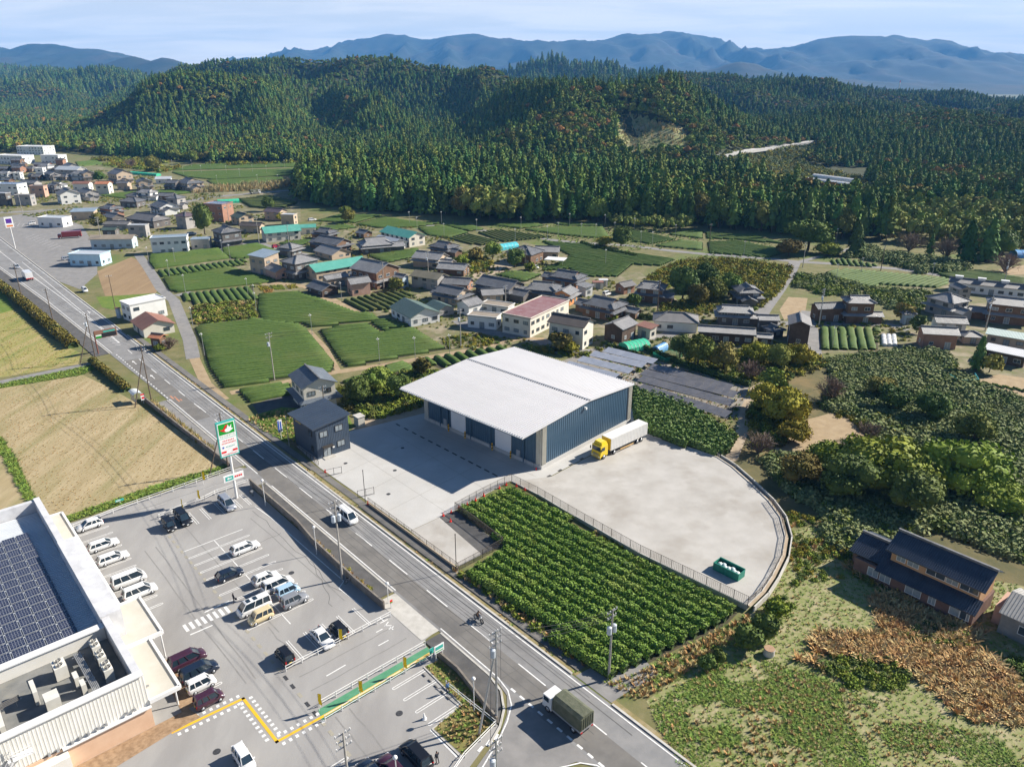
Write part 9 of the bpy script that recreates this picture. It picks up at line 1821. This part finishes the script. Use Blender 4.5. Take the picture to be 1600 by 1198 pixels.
# ---------------------------------------------------------------- solar racks behind the warehouse, greenhouses, nets
M_PVG = mat('grey_panels', (.105, .105, .115), (.15, .145, .15), s=.5, rough=.28, spec=.5);  # plain grey panel colour, without the painted reflection
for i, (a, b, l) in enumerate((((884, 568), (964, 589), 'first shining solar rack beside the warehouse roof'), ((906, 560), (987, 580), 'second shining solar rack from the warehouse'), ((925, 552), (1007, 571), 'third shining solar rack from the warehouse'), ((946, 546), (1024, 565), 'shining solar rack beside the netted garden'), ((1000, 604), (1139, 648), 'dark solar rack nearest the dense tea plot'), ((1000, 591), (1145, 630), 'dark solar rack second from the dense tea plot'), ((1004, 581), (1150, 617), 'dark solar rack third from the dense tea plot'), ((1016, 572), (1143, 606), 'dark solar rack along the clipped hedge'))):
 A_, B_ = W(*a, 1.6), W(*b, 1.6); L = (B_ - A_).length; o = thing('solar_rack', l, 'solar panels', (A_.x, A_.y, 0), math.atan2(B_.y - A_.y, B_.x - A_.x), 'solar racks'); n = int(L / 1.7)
 mb = MB(); mb.add([(.03, -1.5, 1.45), (L / n - .03, -1.5, 1.45), (L / n - .03, 1.5, 1.95), (.03, 1.5, 1.95), (.03, -1.5, 1.40), (L / n - .03, -1.5, 1.40), (L / n - .03, 1.5, 1.90), (.03, 1.5, 1.90)], [(0, 1, 2, 3), (7, 6, 5, 4), (0, 4, 5, 1), (1, 5, 6, 2), (2, 6, 7, 3), (3, 7, 4, 0)]); me = mb.mesh('panel', mat('painted_shine_panels', (.26, .28, .33), (.33, .35, .40), s=.5, rough=.2, spec=.7) if i < 4 else M_PVG)  # reflection painted as a paler panel colour on the racks nearest the warehouse
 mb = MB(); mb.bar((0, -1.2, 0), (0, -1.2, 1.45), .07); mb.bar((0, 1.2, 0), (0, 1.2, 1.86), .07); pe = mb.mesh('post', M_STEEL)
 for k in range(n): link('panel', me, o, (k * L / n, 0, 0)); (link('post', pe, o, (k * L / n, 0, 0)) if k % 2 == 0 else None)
 mb = MB(); mb.bar((0, -1.45, 1.4), (L, -1.45, 1.4), .08); mb.build('beam', M_STEEL, o)
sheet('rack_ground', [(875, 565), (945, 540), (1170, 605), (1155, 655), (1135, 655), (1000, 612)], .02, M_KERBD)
def tunnel(a, b, wd, h, m, label, name='greenhouse', z=0, cat='greenhouse', hoops=6):
 A_, B_ = W(*a, z), W(*b, z); L = (B_ - A_).length; o = thing(name, label, cat, (A_.x, A_.y, z), math.atan2(B_.y - A_.y, B_.x - A_.x)); n = 8; mb = MB(); pr_ = [(wd / 2 * math.cos(math.pi * k / n), h * math.sin(math.pi * k / n) ** .7 if 0 < k < n else 0) for k in range(n + 1)]
 V = [(x, y, zz_) for x in (0, L) for y, zz_ in pr_]; mb.add(V, [(k, k + 1, n + 2 + k, n + 1 + k) for k in range(n)] + [tuple(range(n + 1)), tuple(reversed(range(n + 1, 2 * n + 2)))]); mb.build('cover', m, o)
 for k in range(hoops + 1):
  mb = MB(); x = L * k / hoops
  for (y0, z0), (y1, z1) in zip(pr_[:-1], pr_[1:]): mb.bar((x, y0 * 1.01, z0 * 1.01), (x, y1 * 1.01, z1 * 1.01), .06)
  mb.build('hoop', M_STEEL, o)
M_FILM = mat('plastic_film', (.62, .62, .60), (.70, .70, .68), s=1, rough=.35); M_NETG = mat('green_net', (.03, .42, .24), (.06, .50, .30), s=1.5, rough=.7); M_NETB = mat('blue_net', (.05, .42, .50), (.10, .52, .58), s=1.5, rough=.7); M_TARP = mat('blue_tarp', (.10, .30, .62), (.16, .38, .70), s=1, rough=.5)
tunnel((1262, 284), (1330, 293), 7, 3.2, M_FILM, 'nearer long white greenhouse tunnel in the valley', hoops=14); tunnel((1272, 278), (1340, 287), 7, 3.2, M_FILM, 'farther long white greenhouse tunnel in the valley', hoops=14)
tunnel((974, 548), (1008, 541), 5, 2.3, M_NETG, 'green netted garden hut behind the solar racks', 'net_hut', 0, 'net hut'); tunnel((1024, 552), (1038, 545), 2.6, 2.0, M_TARP, 'pale blue garden tunnel right of the green hut', 'net_hut', 0, 'net hut'); tunnel((775, 391), (806, 386), 5, 2.4, M_NETB, 'turquoise netted frame among the tea fields', 'net_hut', 0, 'net hut'); tunnel((340, 318), (374, 316), 6, 2.2, M_NETG, 'green netted frame behind the brick block', 'net_hut', 0, 'net hut'); tunnel((206, 272), (248, 275), 5, 2, M_NETG, 'green netted frame by the black-gabled house', 'net_hut', 0, 'net hut'); tunnel((1583, 400), (1640, 402), 8, 2.6, M_TARP, 'bright blue tarpaulin cover at the right edge', 'net_hut', 0, 'net hut')
for k, x in enumerate((1382, 1390, 1398)): tunnel((x, 541), (x - 2, 525), 1.4, .8, M_FILM, ['left', 'middle', 'right'][k] + ' one of three white garden cloches', 'cloche', 0, 'cloche', 3)
mesh_fence([W(1020, 556), W(1048, 552), W(1066, 558), W(1040, 566), W(1020, 556)], 'green net fence round the small garden', 1.0, 2, .12, 0, M_NETG); mesh_fence([W(1482, 590), W(1500, 600), W(1528, 598), W(1522, 588)], 'turquoise net round the vegetable plot', 1.0, 2, .12, 0, M_NETB)
cp = W(868, 414); o = thing('carport', 'white flat carport beside the hip-roofed farmhouse', 'carport', (cp.x, cp.y, 0), RROT + R(30))
for x in (-3.6, 3.6):
 for y in (-2.6, 2.6): mb = MB(); mb.bar((x, y, 0), (x, y, 2.5), .12); mb.build('post', M_STEEL, o)
mb = MB(); mb.box((0, 0, 2.58), (8.2, 6, .14)); mb.build('roof', M_WHITEM, o)
sheet('sandy_yard', [(735, 430), (760, 420), (785, 405), (800, 402), (805, 415), (790, 424), (745, 436)], .024, M_TANG); sheet('sandy_patch', [(1560, 422), (1620, 410), (1620, 428), (1575, 430)], .024, M_DIRT); sheet('dry_lawn', [(1218, 484), (1232, 464), (1262, 466), (1258, 488), (1225, 500)], .024, M_DIRT)
sheet('vegetable_plot', [(1500, 600), (1560, 585), (1640, 595), (1640, 640), (1560, 612)], .022, M_DIRT)
for k in range(5): hedge([W(1535 + 16 * k, 597 + 3 * k), W(1552 + 16 * k, 604 + 3 * k)], .6, .4, M_GRASS, ['first', 'second', 'third', 'fourth', 'fifth'][k] + ' crop row from the left in the vegetable plot', 40, .2)
mb = MB(); mb.tube([(0, 0, 0), (0, 0, 46)], [1.6, .9], 10, 0); ch_ = at_dist(1403, 147, 2400); o = thing('chimney', 'far red and white chimney above the right-hand forest', 'chimney', (ch_.x, ch_.y, 30)); mb.build('stack', M_SWHITE, o); mb = MB(); mb.tube([(0, 0, 40), (0, 0, 46.1)], [1.05, .95], 10); mb.build('red_band', M_SRED, o)
for k, (x, y, w_, d_, h, lab) in enumerate(((18, 147, 60, 30, 14, 'distant white factory in the left valley'), (50, 152, 40, 20, 8, 'distant low factory right of the white one'), (95, 172, 60, 25, 9, 'distant pale sheds among brown trees'), (122, 173, 30, 20, 9, 'distant red-roofed shed in the valley'))):
 p = W(x, y + 6); o = thing('factory', lab, 'factory', (p.x, p.y, 0), .2); mb = MB(); mb.box((0, 0, h / 2), (w_, d_, h)); mb.build('wall', WALLS['white'], o); mb = MB(); mb.box((0, 0, h + .4), (w_ + 1, d_ + 1, .8)); mb.build('roof', ROOFS['redbrown' if 'red' in lab else 'whiteroof'][0], o)
